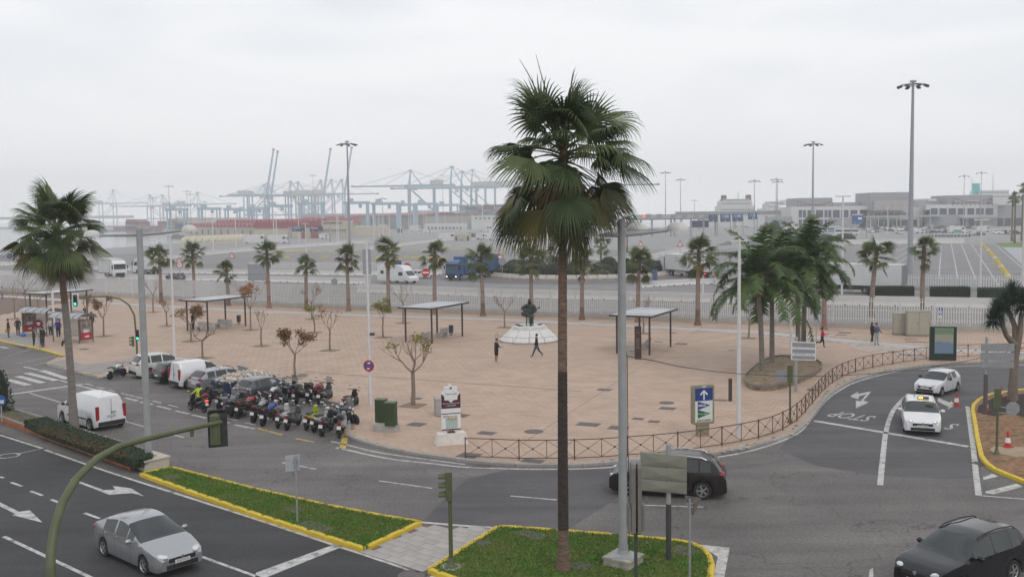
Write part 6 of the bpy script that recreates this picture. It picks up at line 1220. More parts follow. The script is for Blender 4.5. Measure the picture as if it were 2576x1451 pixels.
def lorry_cab(t,x,W,pm,H=3.6,top=True,face=M_TRIM,lit=False):
 b=MB();sec=[(x,.55),(x+.06,1.3),(x+.02,1.9),(x-.18,2.85),(x-.5,H-.35 if top else 2.95),(x-1.1,H if top else 3.0),(x-2.15,H if top else 3.0),(x-2.15,.9),(x-1.75,.9),(x-1.6,1.1),(x-.75,1.1),(x-.6,.55)]
 b.ext([(p[0],-W/2,p[1])for p in sec],(0,W,0));b.build('cab',pm,t)
 b=MB();b.add([(x+.035,-W/2+.12,1.92),(x+.035,W/2-.12,1.92),(x-.15,W/2-.16,2.75),(x-.15,-W/2+.16,2.75)],[(0,1,2,3)]);b.v=[(v[0]+.02,v[1],v[2])for v in b.v];b.build('windscreen',M_GLASS,t)
 b=MB();b.box((x+.07,0,.95),(.05,W*.72,.55));b.build('grille',face,t);b=MB();b.box((x+.07,0,2.83),(.3,W*.9,.14),ry=.15);b.build('sun_visor',M_TRIM,t)
 b=MB();b.box((x-.02,0,.5),(.2,W*.98,.34));b.build('bumper',face,t)
 for s in(1,-1):
  b=MB();b.add([(x-.25,s*(W/2+.006),1.95),(x-1.05,s*(W/2+.006),1.95),(x-1.05,s*(W/2+.006),2.7),(x-.42,s*(W/2+.006),2.7)],[(0,1,2,3)]);b.build('side_window',M_GLASS,t);b=MB();b.ball((x+.08,s*W*.38,.72),(.05,.17,.1),8,5);b.build('headlight',M_LWH if lit else M_HLAMP,t);b=MB();b.box((x+.02,s*(W/2+.2),2.35),(.12,.2,.6));b.build('mirror',M_TRIM,t);b=MB();b.box((x-2.0,s*(W/2-.1),2.2),(.35,.1,2.2));b.build('side_deflector',M_TRIM,t)
def lorry(label,F,R,pm,trailer_m,L=16.0,Wd=2.5,H=3.95,ribs=False,cab=True,writing=None,group=None,lit=False,skirt=False,name='lorry',off=0.0,face=M_TRIM,boxm=None):
 an=face_to(R,F);c=(F[0],F[1],0);t=T(name,label,'truck',c,an,group)
 if cab:lorry_cab(t,0,Wd,pm,lit=lit,face=face)
 x0,x1=(-2.6,-L)if cab else(0,-L);b=MB();b.b2(x0,x1,-Wd/2,Wd/2,1.15,H);bx=b.build('box_body',trailer_m,t)
 if ribs:
  for s in(1,-1):
   b=MB();n=int((x0-x1)/.32)
   for k in range(n):b.box((x0-.2-k*.32,s*Wd/2,(1.3+H)/2),(.14,.05,H-1.45))
   b.build('corrugation',trailer_m,bx)
 b=MB();b.b2(x0-.2,x1+.2,-.5,.5,.75,1.15);b.build('chassis',M_TRIM,t)
 for s in(1,-1):b=MB();b.box(((x0+x1)/2+1.0,s*(Wd/2-.05),.8),(3.2 if not skirt else L*.8,.05,.5));b.build('side_guard',M_GALV if not skirt else M_TRIM,t)
 xs=([-1.35,-4.6]if cab else[])+[x1+2.2,x1+3.5]+([x1+4.8]if L>13 else[])
 for x in xs:
  for s in(1,-1):wheel(t,(x,s*(Wd/2-.16),.5),.5,.3,s,M_GALV,16)
 b=MB();b.b2(x1-.02,x1-.03,-Wd/2+.08,-.02,1.3,H-.1);b.b2(x1-.02,x1-.03,.02,Wd/2-.08,1.3,H-.1);b.build('rear_door',boxm or trailer_m,t);b=MB()
 for y in(-Wd/2,-.0,Wd/2):b.box((x1-.02,y,(1.2+H)/2),(.05,.06,H-1.2))
 for y in(-.75,-.35,.35,.75):b.tube([(x1-.05,y,1.3),(x1-.05,y,H-.15)],.02,5)
 b.build('door_bars',M_DGREY,t);b=MB();b.box((x1-.02,0,.85),(.08,Wd*.95,.2));b.build('rear_beam',M_TRIM,t)
 for s in(1,-1):b=MB();b.box((x1-.06,s*Wd*.4,.85),(.04,.35,.14));b.build('tail_light',M_LRED if lit else M_TLAMP,t)
 if writing:
  for(txt,size,x,z,s,mt,fit)in writing:text(txt,size,mt,t,(x,s*(Wd/2+(.035 if ribs else.01)),z),(pi/2,0,pi if s>0 else 0),fit=fit,bold=.01)
 return t
PBLU=paint('lorry_blue',(.025,.085,.20));TBLU=mat('container_blue',(.035,.10,.21),rough=.55,var=.1,scale=.8);TWH=mat('trailer_white',(.60,.60,.60),rough=.45,var=.05,scale=.6);PWT=paint('cab_white',(.66,.67,.68))
F,R=P(1133,704),P(1168,698);a=P(1128,706);an=radians(-122)
lorry('blue lorry with a blue corrugated container trailer coming round the roundabout',(P(1136,706).x,P(1136,706).y),(P(1136,706).x+10.5,P(1136,706).y+18),PBLU,TBLU,L=14.5,H=4.1,ribs=True,lit=True,writing=[('BENNTRANS',1.0,-5.8,3.2,1,M_SW,4.6)],face=mat('lorry_grille_dark',(.02,.025,.035)))
F=P(1668,690);R=P(1790,701);t=lorry('white lorry with a white box trailer on the far side of the roundabout',(F.x,F.y),(R.x,R.y),PWT,TWH,L=14.6,writing=[('CHC',1.15,-7.0,3.0,1,mat('text_grey',(.25,.27,.32)),2.2)],group='white lorries',lit=False)
b=MB();b.box((-8.7,1.262,3.0),(.5,.01,1.5));b.build('blue_patch',flat('sky_blue',(.05,.25,.48)),t)
for s in(1,-1):b=MB();b.box((-14.66,s*1.0,.85),(.04,.35,.16));b.build('tail_light',M_LRED,t)
R=P(2274,741);F=R+Vector((-11,8,0));lorry('white semitrailer with a dark skirt parked behind the railings on the right',(F.x,F.y),(R.x,R.y),PWT,TWH,L=13.6,cab=False,H=4.05,skirt=True,group='white lorries',name='semitrailer',boxm=mat('door_grey',(.35,.35,.36)))
for px,pb,an,s,L in((303,702,-50,'white lorry cab behind the left palm, facing right',9.0),(346,690,160,'white lorry tractor behind the grey lamp column',5.4)):
 a=P(px,pb);an=radians(an);lorry(s,(a.x,a.y),(a.x-cos(an),a.y-sin(an)),PWT,TWH,L=L,group='white lorries',H=3.3 if L<6 else 3.9)
a=P(1043,713);rr=P(930,709);an=face_to(rr,a);t=T('motorhome','white motorhome behind the railings left of the no entry sign','motorhome',(a.x,a.y,0),an);W_=2.3
b=MB();sec=[(0,.45),(.02,.95),(-.55,1.25),(-1.35,2.15),(-1.9,2.85),(-2.4,3.02),(-7.2,3.02),(-7.35,2.8),(-7.35,.5)];b.ext([(x,-W_/2,z)for x,z in sec],(0,W_,0));b.build('body',PWT,t,25)
b=MB();b.add([(-.62,-1.0,1.33),(-.62,1.0,1.33),(-1.28,.95,2.1),(-1.28,-.95,2.1)],[(0,1,2,3)]);b.v=[(x+.02,y,z+.02)for x,y,z in b.v];b.build('windscreen',M_GLASS,t)
for s in(1,-1):
 for x0,x1,z0,z1 in((-2.6,-1.7,1.35,1.95),(-6.6,-5.9,1.6,2.15)):b=MB();b.box(((x0+x1)/2,s*W_/2,(z0+z1)/2),(x1-x0,.03,z1-z0));b.build('side_window',M_GLASS,t)
 b=MB();b.box((-3.6,s*W_/2,.75),(7,.02,.05));b.build('stripe',mat('mh_stripe',(.4,.4,.42)),t)
 for x in(-.95,-4.8):wheel(t,(x,s*(W_/2-.1),.33),.33,.22,s)
 b=MB();b.ball((-.08,s*.8,.85),(.08,.2,.12),8,5);b.build('headlight',M_HLAMP,t)
b=MB();b.box((-4,0,3.06),(1.6,1.2,.06));b.box((-2.9,.3,3.06),(.6,.6,.08));b.build('roof_vent',TWH,t)
text('B',.9,mat('mh_logo',(.4,.4,.41)),t,(-4.9,-W_/2-.01,1.9));b=MB();b.lathey([(.5,0),(.56,0)],24,(-4.9,-W_/2-.012,1.9));b.build('logo_ring',MATS['mh_logo'],t)
car('hatch2','hatchback_car','white car behind the motorhome at the roundabout entry',tuple(P(1058,700)),an+.3,PW)
a=P(441,704);car('estate','estate_car','dark grey car behind the railings left of the small palms',(a.x,a.y,0),face_to(P(410,702),P(470,706))+pi,PGR)
for px,pb,s in((372,686,'dark car with red lamps beyond the lamp column, right one'),(356,686,'dark car with red lamps beyond the lamp column, left one')):a=P(px,pb);car('hatch2','hatchback_car',s,(a.x,a.y,0),radians(120),PBK,tail=M_LRED)
# == people
M_SKIN=mat('skin',(.36,.22,.16),rough=.6,var=.05);M_SHOE=mat('shoe_dark',(.03,.025,.022));M_SHOEW=mat('shoe_white',(.6,.6,.6))
def cl(n,c):return mat('cloth_'+n,c,rough=.85,var=.12,scale=12)
CN=cl('navy',(.014,.017,.035));CK=cl('black',(.012,.012,.014));CD=cl('charcoal',(.035,.034,.036));CB=cl('blue',(.02,.03,.20));CG=cl('grey',(.17,.18,.2));CLG=cl('light_grey',(.34,.34,.37));CP=cl('pink',(.55,.03,.10));CBR=cl('brown',(.06,.035,.028));CT=cl('taupe',(.11,.085,.08));CW=cl('cream',(.42,.38,.34));CL=cl('lime',(.48,.60,.03));CJ=cl('denim',(.03,.045,.085));CTE=cl('slate_blue',(.06,.08,.14))
HB=mat('hair_dark',(.015,.011,.009),rough=.7);HG=mat('hair_grey',(.25,.24,.23),rough=.7);HR=mat('hair_brown',(.06,.03,.02),rough=.7)
def person(px,pb,label,rz,top,leg,shoe=M_SHOE,hair=HB,h=1.72,hips=(.0,.0),knees=(.08,.08),arms=(.1,-.1),elb=(.3,.3),sleeve=True,shorts=False,z0=.124,out=.10,lean=0.0,sit=0.0,longhair=False,headp=0.0,loc=None,hat=None,headout=None):
 k=h/1.72;V=[];E=[];R=[];SM=[]
 def v(p,r):V.append((p[0]*k,p[1]*k,p[2]*k));R.append((r*k*1.22,r*k*1.22));return len(V)-1
 def e(a,b_,m):E.append((a,b_));SM.append(m)
 hz=.92-sit;lx=sin(lean);pel=v((0,0,hz),.13);sp=v((lx*.22,0,hz+.24),.125);ch=v((lx*.42,0,hz+.44),.145);nk=v((lx*.52,0,hz+.58),.055);hd=v((lx*.55+headp*.04,0,hz+.67),.085);ht=v((lx*.56+headp*.1,0,hz+.76),.08)
 e(pel,sp,1);e(sp,ch,1);e(ch,nk,1);e(nk,hd,0);e(hd,ht,0);feet=[];hands=[]
 for i,s in enumerate((1,-1)):
  hp=v((0,s*.10,hz-.06),.10);e(pel,hp,2);a=hips[i];L1,L2=.42,.42
  kn=(sin(a)*L1,s*.10,hz-.06-cos(a)*L1);b_=a-knees[i];an=(kn[0]+sin(b_)*L2,s*.10,kn[2]-cos(b_)*L2)
  md=((0+kn[0])/2,s*.10,(hz-.06+kn[2])/2);j0=v(md,.088);j1=v(kn,.064);j2=v(((kn[0]*.6+an[0]*.4),s*.10,kn[2]*.6+an[2]*.4),.058);j3=v(an,.042);tl=radians(min(0.0,0))+(b_*.8 if b_<-.4 else 0);j4=v((an[0]+.16*cos(tl),s*.11,an[2]-.035+.16*sin(tl)),.034)
  e(hp,j0,2);e(j0,j1,2 if not shorts else 2);e(j1,j2,2 if not shorts else 0);e(j2,j3,2 if not shorts else 0);e(j3,j4,3);feet.append(an[2])
 for i,s in enumerate((1,-1)):
  sh=v((lx*.44,s*.185,hz+.47),.06);e(ch,sh,1);a=arms[i];el=(lx*.44+sin(a)*.28,s*(.20+out),hz+.47-cos(a)*.28);b_=a+elb[i];wr=(el[0]+sin(b_)*.25,s*(.20+out*.6),el[2]-cos(b_)*.25);j=v(el,.044);w=v(wr,.030);e(sh,j,1);e(j,w,1 if sleeve else 0);hands.append((Vector(wr),Vector((sin(b_),0,-cos(b_))),s))
 lo=min(feet)-.075
 g=P(px,pb,z0)if loc is None else Vector(loc)
 t=T('person',label,'person',(g.x,g.y,g.z-(lo*k if not sit else 0)),rz)
 ob('body',skinmesh('body',V,E,R,[M_SKIN,top,leg,shoe],0,1,SM),t)
 c=Vector(V[hd]).lerp(Vector(V[ht]),.6)
 b=MB();b.ball((-.025*k,0,.025*k),(.105*k,.095*k,.115*k),10,6)
 if longhair:b.ball((-.07*k,0,-.10*k),(.07*k,.10*k,.16*k),8,5)
 b.build('hair' if not hat else 'helmet',hat or hair,t,60,c+Vector((0,0,.02*k)))if not hat else MB().ball((0,0,0),(.15,.135,.15),12,8).build('helmet',hat,t,60,c)
 b=MB();b.box((.085*k,0,-.01),(.03,.022,.03));f_=b.build('nose',M_SKIN,t,None,c);b=MB();[b.ball((.078*k,s*.03,.02),.009,5,4)for s in(1,-1)];b.box((.078*k,0,-.05),(.006,.04,.008));b.build('eyes_and_mouth',HB,f_)
 for wr,d,s in hands:
  b=MB();p=wr*k;b.box(p+d*.045,(.03,.035,.08));sd=Vector((0,1,0));fw=Vector((d.z,0,-d.x))
  for q,ln in enumerate((.05,.06,.065,.055)):o0=p+d*.08+fw*(.018*(q-1.5))*1.0;b.tube([o0,o0+d*ln*.6,o0+d*ln-sd*s*.012],[.0085,.008,.006],5)
  o0=p+d*.035+fw*.025;b.tube([o0,o0+fw*.03+d*.03],[.009,.007],5);b.build('hand',M_SKIN,t)
 return t
def toward(px0,py0,px1,py1):return dirv(px0,py0,px1,py1)
R90=pi/2
person(1350,897,'man in a dark vest and jeans striding left past the plinth',radians(172),CN,CJ,cl and mat('shoe_tan',(.25,.13,.06)),hips=(.42,-.42),knees=(.05,.35),arms=(-.3,.3),h=1.78)
person(1249,910,'man in black shirt and shorts standing with bowed head by the plinth',radians(35),CK,CK,M_SHOEW,HR,arms=(.35,.35),elb=(1.2,1.2),sleeve=False,shorts=True,headp=1.0,h=1.7)
person(2068,874,'runner in a pink top and black leggings on the cycle path',radians(-10),CP,CK,M_SHOE,HB,hips=(.35,-.3),knees=(.3,1.3),arms=(-.4,.5),elb=(1.5,1.4),h=1.6,lean=.1,longhair=True)
person(2194,862,'woman with curly hair in black, left one of the strolling pair',radians(15),CK,CK,M_SHOEW,HR,hips=(.2,-.2),longhair=True,h=1.66);person(2205,868,'man in blue jacket and pale trousers, right one of the strolling pair',radians(-60),CTE,CLG,M_SHOE,HB,hips=(.08,-.08),arms=(.2,.2),elb=(.9,.9),h=1.75)
person(232,829,'man in navy tracksuit walking away with a blue bag',radians(70),CN,CN,hips=(.2,-.25),knees=(.05,.3),h=1.76)
person(486,830,'man in black leaning near the left shelter bench',radians(60),CK,CN,h=1.74,arms=(.25,.2))
person(22,849,'person in dark jacket holding a yellow bag at the bus stop',radians(20),CD,CT,h=1.72);person(46,844,'grey haired man in a dark coat beside the left bus shelter',radians(100),CK,CBR,hair=HG,h=1.7)
person(86,872,'woman in brown jacket waiting at the kerb left of the bus sign',radians(20),CBR,CK,M_SHOEW,HB,h=1.66,longhair=True);person(108,873,'man in black with dark trousers standing right of the bus sign',radians(160),CK,CD,h=1.76);person(103,868,'person in dark clothes half hidden behind the bus sign post',radians(200),CN,CK,h=1.65)
person(128,846,'man in cream vest with red sleeves between the shelters',radians(-90),CW,CD,M_SHOEW,HR,h=1.74,arms=(.3,.1),elb=(.7,.3));person(147,848,'person in a bright blue jacket between the shelters',radians(-60),CB,CN,h=1.68)
person(6,752,'person in grey top at the far left frame edge',radians(180),CLG,CG,h=1.72)
t=person(166,866,'seated person in black on the right shelter bench',radians(200),CK,CK,h=1.7,hips=(1.45,1.2),knees=(1.3,1.0),sit=.42,arms=(.3,.3),elb=(.8,.8),loc=tuple(P(170,869,.124)))
t=person(0,0,'rider in a lime jacket and dark helmet on the scooter',ran,CL,CK,h=1.72,hips=(1.15,1.15),knees=(1.35,1.35),sit=.0,arms=(.8,.8),elb=(.35,.35),lean=.22,hat=mat('helmet_dark',(.02,.02,.022),rough=.25),loc=(rpos[0]-cos(ran)*.30,rpos[1]-sin(ran)*.30,.0))
t.location.z=-.06
b=MB();b.ball((-.17,0,1.22),(.09,.15,.22),10,6);b.build('backpack',CD,t,60)
for px,pb,m_,s,r_ in((17,848,flat('bag_yellow',(.5,.42,.02)),'yellow plastic bag held by the person at the far left',(.13,.1,.2)),(59,846,flat('bag_blue',(.04,.14,.5)),'blue plastic bag lying on the paving by the shelter',(.3,.2,.16)),(233,826,MATS['bag_blue'],'blue bag carried by the man in the navy tracksuit',(.13,.1,.18))):
 g=P(px,pb,.124);b=MB();b.ball((0,0,r_[2]),r_,10,6);b.tube([(-.05,0,r_[2]*1.8),(-.03,0,r_[2]*2.6),(.03,0,r_[2]*2.6),(.05,0,r_[2]*1.8)],.01,4);one('carrier_bag',b,m_,s,'bag',(g.x,g.y-.05,.124+(.45 if 'held' in s or 'carried' in s else 0)),smooth=60)
 # == the port behind the railings
M_BARR=mat('barrier_concrete',(.60,.585,.565),rough=.8,var=.07,scale=.7);M_BLDW=mat('building_white',(.56,.555,.55),rough=.7,var=.05,scale=.1);M_BLDG=mat('building_grey',(.27,.28,.30),rough=.6,var=.05,scale=.1);M_BLDC=mat('building_cream',(.46,.42,.34),rough=.8,var=.08,scale=.1);M_RROOF=mat('red_roof',(.26,.06,.075),rough=.7,var=.15,scale=.15);M_PINK=mat('pink_cladding',(.47,.41,.40),rough=.6,var=.05,scale=.1);M_BWIN=mat('blue_window',(.03,.045,.09),rough=.1,var=.3,scale=.3);M_CRANE=mat('crane_blue',(.34,.46,.53),rough=.6,var=.08,scale=.05);M_MAST=mat('mast_grey',(.30,.31,.34),rough=.5,var=.06,scale=.5)
bar_m=MB().ext([(-.5,-.3,0),(-.5,.3,0),(-.5,.22,.14),(-.5,.09,.38),(-.5,.075,1.0),(-.5,-.075,1.0),(-.5,-.09,.38),(-.5,-.22,.14)],(1,0,0)).mesh('barrier_block',M_BARR)
foot_m=MB().box((0,0,.06),(.16,.72,.13)).mesh('foot_gap',M_TRIM)
def barrier(pts,label,h=1.0,step=4.0,feet=True):
 t=T('barrier_row',label,'barrier');q=resample(PP(pts),step)
 for a,c in zip(q,q[1:]):
  l_=hypot(c[0]-a[0],c[1]-a[1]);o=ob('barrier_block',bar_m,t,((a[0]+c[0])/2,(a[1]+c[1])/2,.004),face_to(a,c));o.scale=(l_-.02,1,h)
  if feet:
   for f in(-.3,.3):o2=ob('foot_gap',foot_m,t,(a[0]+(c[0]-a[0])*(.5+f),a[1]+(c[1]-a[1])*(.5+f),.004),face_to(a,c))
barrier([(-200,684),(0,691),(330,702),(625,707),(920,714)],'white concrete barrier behind the railings on the left, nearer of two',.95);barrier([(360,686),(625,689),(920,692),(1112,690)],'white concrete barrier behind the railings on the left, farther of two',.95)
barrier([(900,734),(1100,741),(1288,748),(1560,754),(1932,763),(2576,776)],'white concrete barrier directly behind the plaza railings',1.15);barrier([(1613,723),(1700,717),(1790,713),(1838,726)],'white barrier round the splitter island below the white lorry',.9,3)
barrier([(362,659),(500,643),(644,630),(780,620),(919,612)],'long slanting white barrier beyond the left palms',1.3);barrier([(1420,640),(1560,664),(1640,652),(1720,634),(1790,622)],'white curved barrier behind the roundabout',1.4);barrier([(2120,614),(2280,613),(2432,611)],'white barrier along the far edge of the lorry lanes',1.6,feet=True)
barrier([(930,628),(1100,607),(1240,600),(1420,598)],'white barrier across the middle of the port, left of the tall palm',1.1);barrier([(0,668),(120,662),(230,660)],'white barrier by the water behind the left palm',1.0);barrier([(60,682),(230,678),(330,680)],'white barrier between road signs behind the left palm',.9)
cR=Vector((13.0,185.5,0));rX,rY=17.0,17.0
b=MB();b.lathe([(27.5,.012),(18.5,.012)],64,cR);struct('roundabout_road',b,asphalt('roundabout_asphalt',(.13,.125,.125),fleck=.1))
t=T('roundabout_island','shrub covered roundabout island with a pale sloped kerb','island',cR)
b=MB();b.lathe([(18.3,.01),(18.2,.15),(16.6,.75),(16.3,.75),(16.2,.5),(0,.9)],64);b.build('bed',M_SOIL,t)
nb=60
for k in range(nb):a0,a1=2*pi*k/nb+.004,2*pi*(k+1)/nb-.004;b=MB();b.ext([(18.25*cos(a),18.25*sin(a),z_)for a,z_ in((a0,.02),(a1,.02))]+[(16.7*cos(a),16.7*sin(a),.80)for a in(a1,a0)],(0,0,.06));b.build('kerb_slab',M_CONC,t)
b=MB();b.lathe([(19.6,.02),(19.75,.02)],64,cR);mark(b)
rg=random.Random(11)
for i in range(46):
 a=rg.uniform(pi*1.02,2*pi*.98)if i<34 else rg.uniform(0,pi);rr=15.2*sqrt(rg.uniform(.55,1));x,y=cR.x+cos(a)*rr,cR.y+sin(a)*rr;low_=rr>14.0 and i%3==0
 m_=M_REED if low_ else(M_HEDGED if i%2 else M_HEDGE);r_=(rg.uniform(1.5,2.6),rg.uniform(1.4,2.2),1.0 if low_ else rg.uniform(1.5,2.5))
 bush((x,y,.6),r_,420,('tawny ornamental grass clump' if low_ else('dark','mid green')[i%2==0]+' shrub')+' on the roundabout, '+('front' if i<34 else 'rear')+' side, '+ORD[i]+' planted clump',m_,size=(.25,.5),seed=i,group='tawny grass clumps on the roundabout' if low_ else 'shrubs on the roundabout',name='grass_clump' if low_ else 'shrub',cat='plant' if low_ else 'shrub')
for i,(x0,x1,yb,yt)in enumerate(((2052,2110,604,589),(2095,2168,606,586),(1930,1975,596,552))):
 a,c=P(x0,yb),P(x1,yb);h=HT(x0,yb,yt);bush(((a.x+c.x)/2,a.y,0),((c.x-a.x)/2,3,h),700,'dark far shrub '+('left of the pair beyond the white lorry','right of the pair beyond the white lorry','by the ferry terminal wing')[i],M_HEDGED,size=(.4,.9),seed=40+i)
for q in([(2128,676),(2258,628)],[(2157,676),(2287,620)],[(2185,690),(2290,630)],[(2220,690),(2312,625)],[(2250,700),(2340,614)],[(2362,702),(2368,618)],[(2410,703),(2393,613)],[(2455,703),(2418,613)],[(2515,722),(2443,613)],[(2296,697),(2505,702)],[(2505,616),(2590,690)]):line(q,.22)
for q in([(1700,640),(1850,615)],[(1720,650),(1880,625)],[(1780,650),(1900,632)],[(1800,620),(1700,605)]):line(q,.2)
b=MB();b.sheet(PP([(2504,612),(2620,607),(2620,623),(2523,621)]),.02);o=b.build('lawn',M_GRASS);o['kind']='structure'
b=MB();b.sheet(PP([(2523,622),(2620,624),(2700,690),(2600,690)]),.016);o=b.build('pavement',mat('pale_pavement',(.33,.34,.36)));o['kind']='structure'
blk=MB().ext([(-1,-.28,0),(1,-.28,0),(.75,-.2,.38),(-.75,-.2,.38)],(0,.5,0)).mesh('wheel_stop',mat('yellow_block',(.55,.40,.06),var=.12))
blw=MB().ext([(-1,-.28,0),(1,-.28,0),(.75,-.2,.38),(-.75,-.2,.38)],(0,.5,0)).mesh('wheel_stop',M_BARR)
rows=[(649,716,738),(649,810,840),(632,712,910)]
for py,xs in((649,(722,815,952,998,1020,1042,1060,1082,1108)),(634,(716,730,800,830,1040,1062,1262,1300,1335)),(622,(990,1010,1120,1145,1165,1240,1262,1300)),(609,(1010,1030,1045,1062,1290,1320)),(632,(690,705,745,765,785,850,880,900))):
 for x in xs:a=P(x,py+random.uniform(-1,1));o=ob('wheel_stop',blk,None,(a.x,a.y,.004),radians(random.uniform(-6,6)));tag(o,ORD[xs.index(x)]+' yellow wheel stop from the left in the '+{649:'nearest',634:'second',622:'third',609:'farthest',632:'left barrier'}[py]+' row of the lorry park','wheel stop','yellow wheel stops on the lorry park')
for k in range(26):
 f=k/25;a=P(2470+68*f**1.0,617+84*f**1.25);o=ob('wheel_stop',blw if k%6==0 else blk,None,(a.x,a.y,.004),radians(25));tag(o,ORD[k]+' block, '+('white' if k%6==0 else 'yellow')+', of the diagonal line on the right, counted from afar','wheel stop',('white' if k%6==0 else 'yellow')+' blocks of the diagonal line');o.scale=(.5,1,1.2)
def fence2(pts,h,label,sp=.32):
 w=PP(pts);t=T('picket_fence',label,'fence');b=MB();an=face_to(w[0],w[-1])
 for p in resample(w,sp):b.box((p[0],p[1],h/2+.4),(.15,.04,h-.4),rz=an)
 o=b.build('pickets',M_FW,t);o['kind']='stuff';b=MB();b.loft([[(p[0],p[1],0)for p in offs(w,-.1)],[(p[0],p[1],.4)for p in offs(w,-.1)],[(p[0],p[1],.4)for p in offs(w,.1)]]);b.build('footing',M_CONC,t);b=MB();b.loft([[(p[0],p[1],h-.3)for p in w],[(p[0],p[1],h-.2)for p in w]]);b.build('rail',M_FW,t)
fence2([(628,683),(800,684),(925,684),(1112,682)],1.9,'white picket fence behind the barriers on the left');fence2([(2286,729),(2400,731),(2545,734),(2700,738)],2.0,'white picket fence along the lorry lanes on the right');fence2([(1632,668),(1672,662)],2.0,'short white picket fence left of the white lorry cab')
def mast(px,pt,label,d=None,pb=None,r=.33,n=8,ring=2.4,m=M_MAST):
 if d is None:d=P(px,pb).y
 top=AT(px,pt,d);h=top.z;t=T('light_mast',label,'light mast',(top.x,d,0),0,'high light masts');b=MB();b.tube([(0,0,0),(0,0,h*.5),(0,0,h)],[r,r*.7,r*.4],10);b.build('mast',m,t,50)
 b=MB();b.tube([(cos(a)*ring*.75,sin(a)*ring*.75,h-.5)for a in[2*pi*k/14 for k in range(15)]],.07,4)
 for k in range(4):a=k*pi/2;b.tube([(0,0,h-.4),(cos(a)*ring*.75,sin(a)*ring*.75,h-.5)],.06,4)
 b.lathe([(.0,.35),(.5,.3),(.55,0),(0,0)],10,(0,0,h-.1));b.build('crown_ring',m,t)
 for k in range(n):a=2*pi*k/n;b=MB();b.box((cos(a)*ring*.92,sin(a)*ring*.92,h-.72),(.75,.55,.22),rz=a,ry=.35);b.build('floodlight',M_DGREY,t)
mast(2297,206,'tallest light mast, standing on the right lorry lanes',pb=700,r=.5);mast(873,357,'light mast left of the middle, behind the palms',d=241,r=.4);mast(2046,358,'light mast in front of the terminal left wing',d=263,r=.4)
for px,pt,d,s in((1674,432,520,'taller of two masts right of the tall palm'),(1712,450,560,'shorter of two masts right of the tall palm'),(1898,453,470,'mast beside the ferry'),(1953,449,480,'mast right of the ferry, taller of two'),(1956,455,520,'mast right of the ferry, shorter of two'),(2426,441,560,'mast left of the teal funnel'),(2469,433,560,'mast right of the teal funnel'),(569+228-10,440,900,'mast among the left cranes'),(424,467,700,'mast with stacked lamps at far left'),(470,480,800,'mast left of the small hazy cranes'),(478,487,900,'second mast left of the small hazy cranes'),(384,497,900,'faint mast at far left'),(962,498,700,'faint mast between the crane groups'),(1747,503,900,'faint mast before the sea'),(1113,440,1000,'mast in front of the right cranes'),(515,506,900,'faint mast left of the left cranes')):
 mast(px,pt,s,d=d,r=.3 if d<600 else.35,ring=3 if d<600 else 3.4,n=6)
def pole(px,pb,pt,label,r=.09,arm=1.0):
 a=P(px,pb);h=HT(px,pb,pt);t=T('lamp_pole',label,'lamp pole',(a.x,a.y,0),0,'white lamp poles in the port');b=MB();b.tube([(0,0,0),(0,0,h)],[r,r*.65],8);b.build('pole',M_WPOLE,t,50);b=MB();b.box((0,0,h),(arm*2,.3,.16));b.build('lamp_head',M_WPOLE,t)
POLES=((2465,742,553,.14),(2118,740,494,.17),(1768,742,640,.13),(2572,742,488,.2),(690,628,520,.2),(697,628,535,.2),(752,610,521,.22),(848,612,537,.2),(852,612,540,.2),(770,640,562,.17),(941,600,540,.22),(954,600,540,.2),(964,598,541,.2),(980,600,540,.2),(1008,596,540,.2),(1029,592,538,.2),(1034,592,538,.2),(1040,592,538,.2),(1052,590,538,.2),(1067,588,537,.2),(1073,588,537,.2),(1104,586,537,.2),(1120,584,536,.2),(1150,584,536,.2),(1163,584,536,.2),(537,635,540,.2),(594,620,550,.2),(2018,592,525,.2),(2082,590,518,.16),(2232,590,520,.16),(405,742,600,.13));PXS=sorted(q[0]for q in POLES)
for i,(px,pb,pt,r)in enumerate(POLES):
 pole(px,pb,pt,'thin white port lamp pole, '+ORD[PXS.index(px)]+' from the left',r)
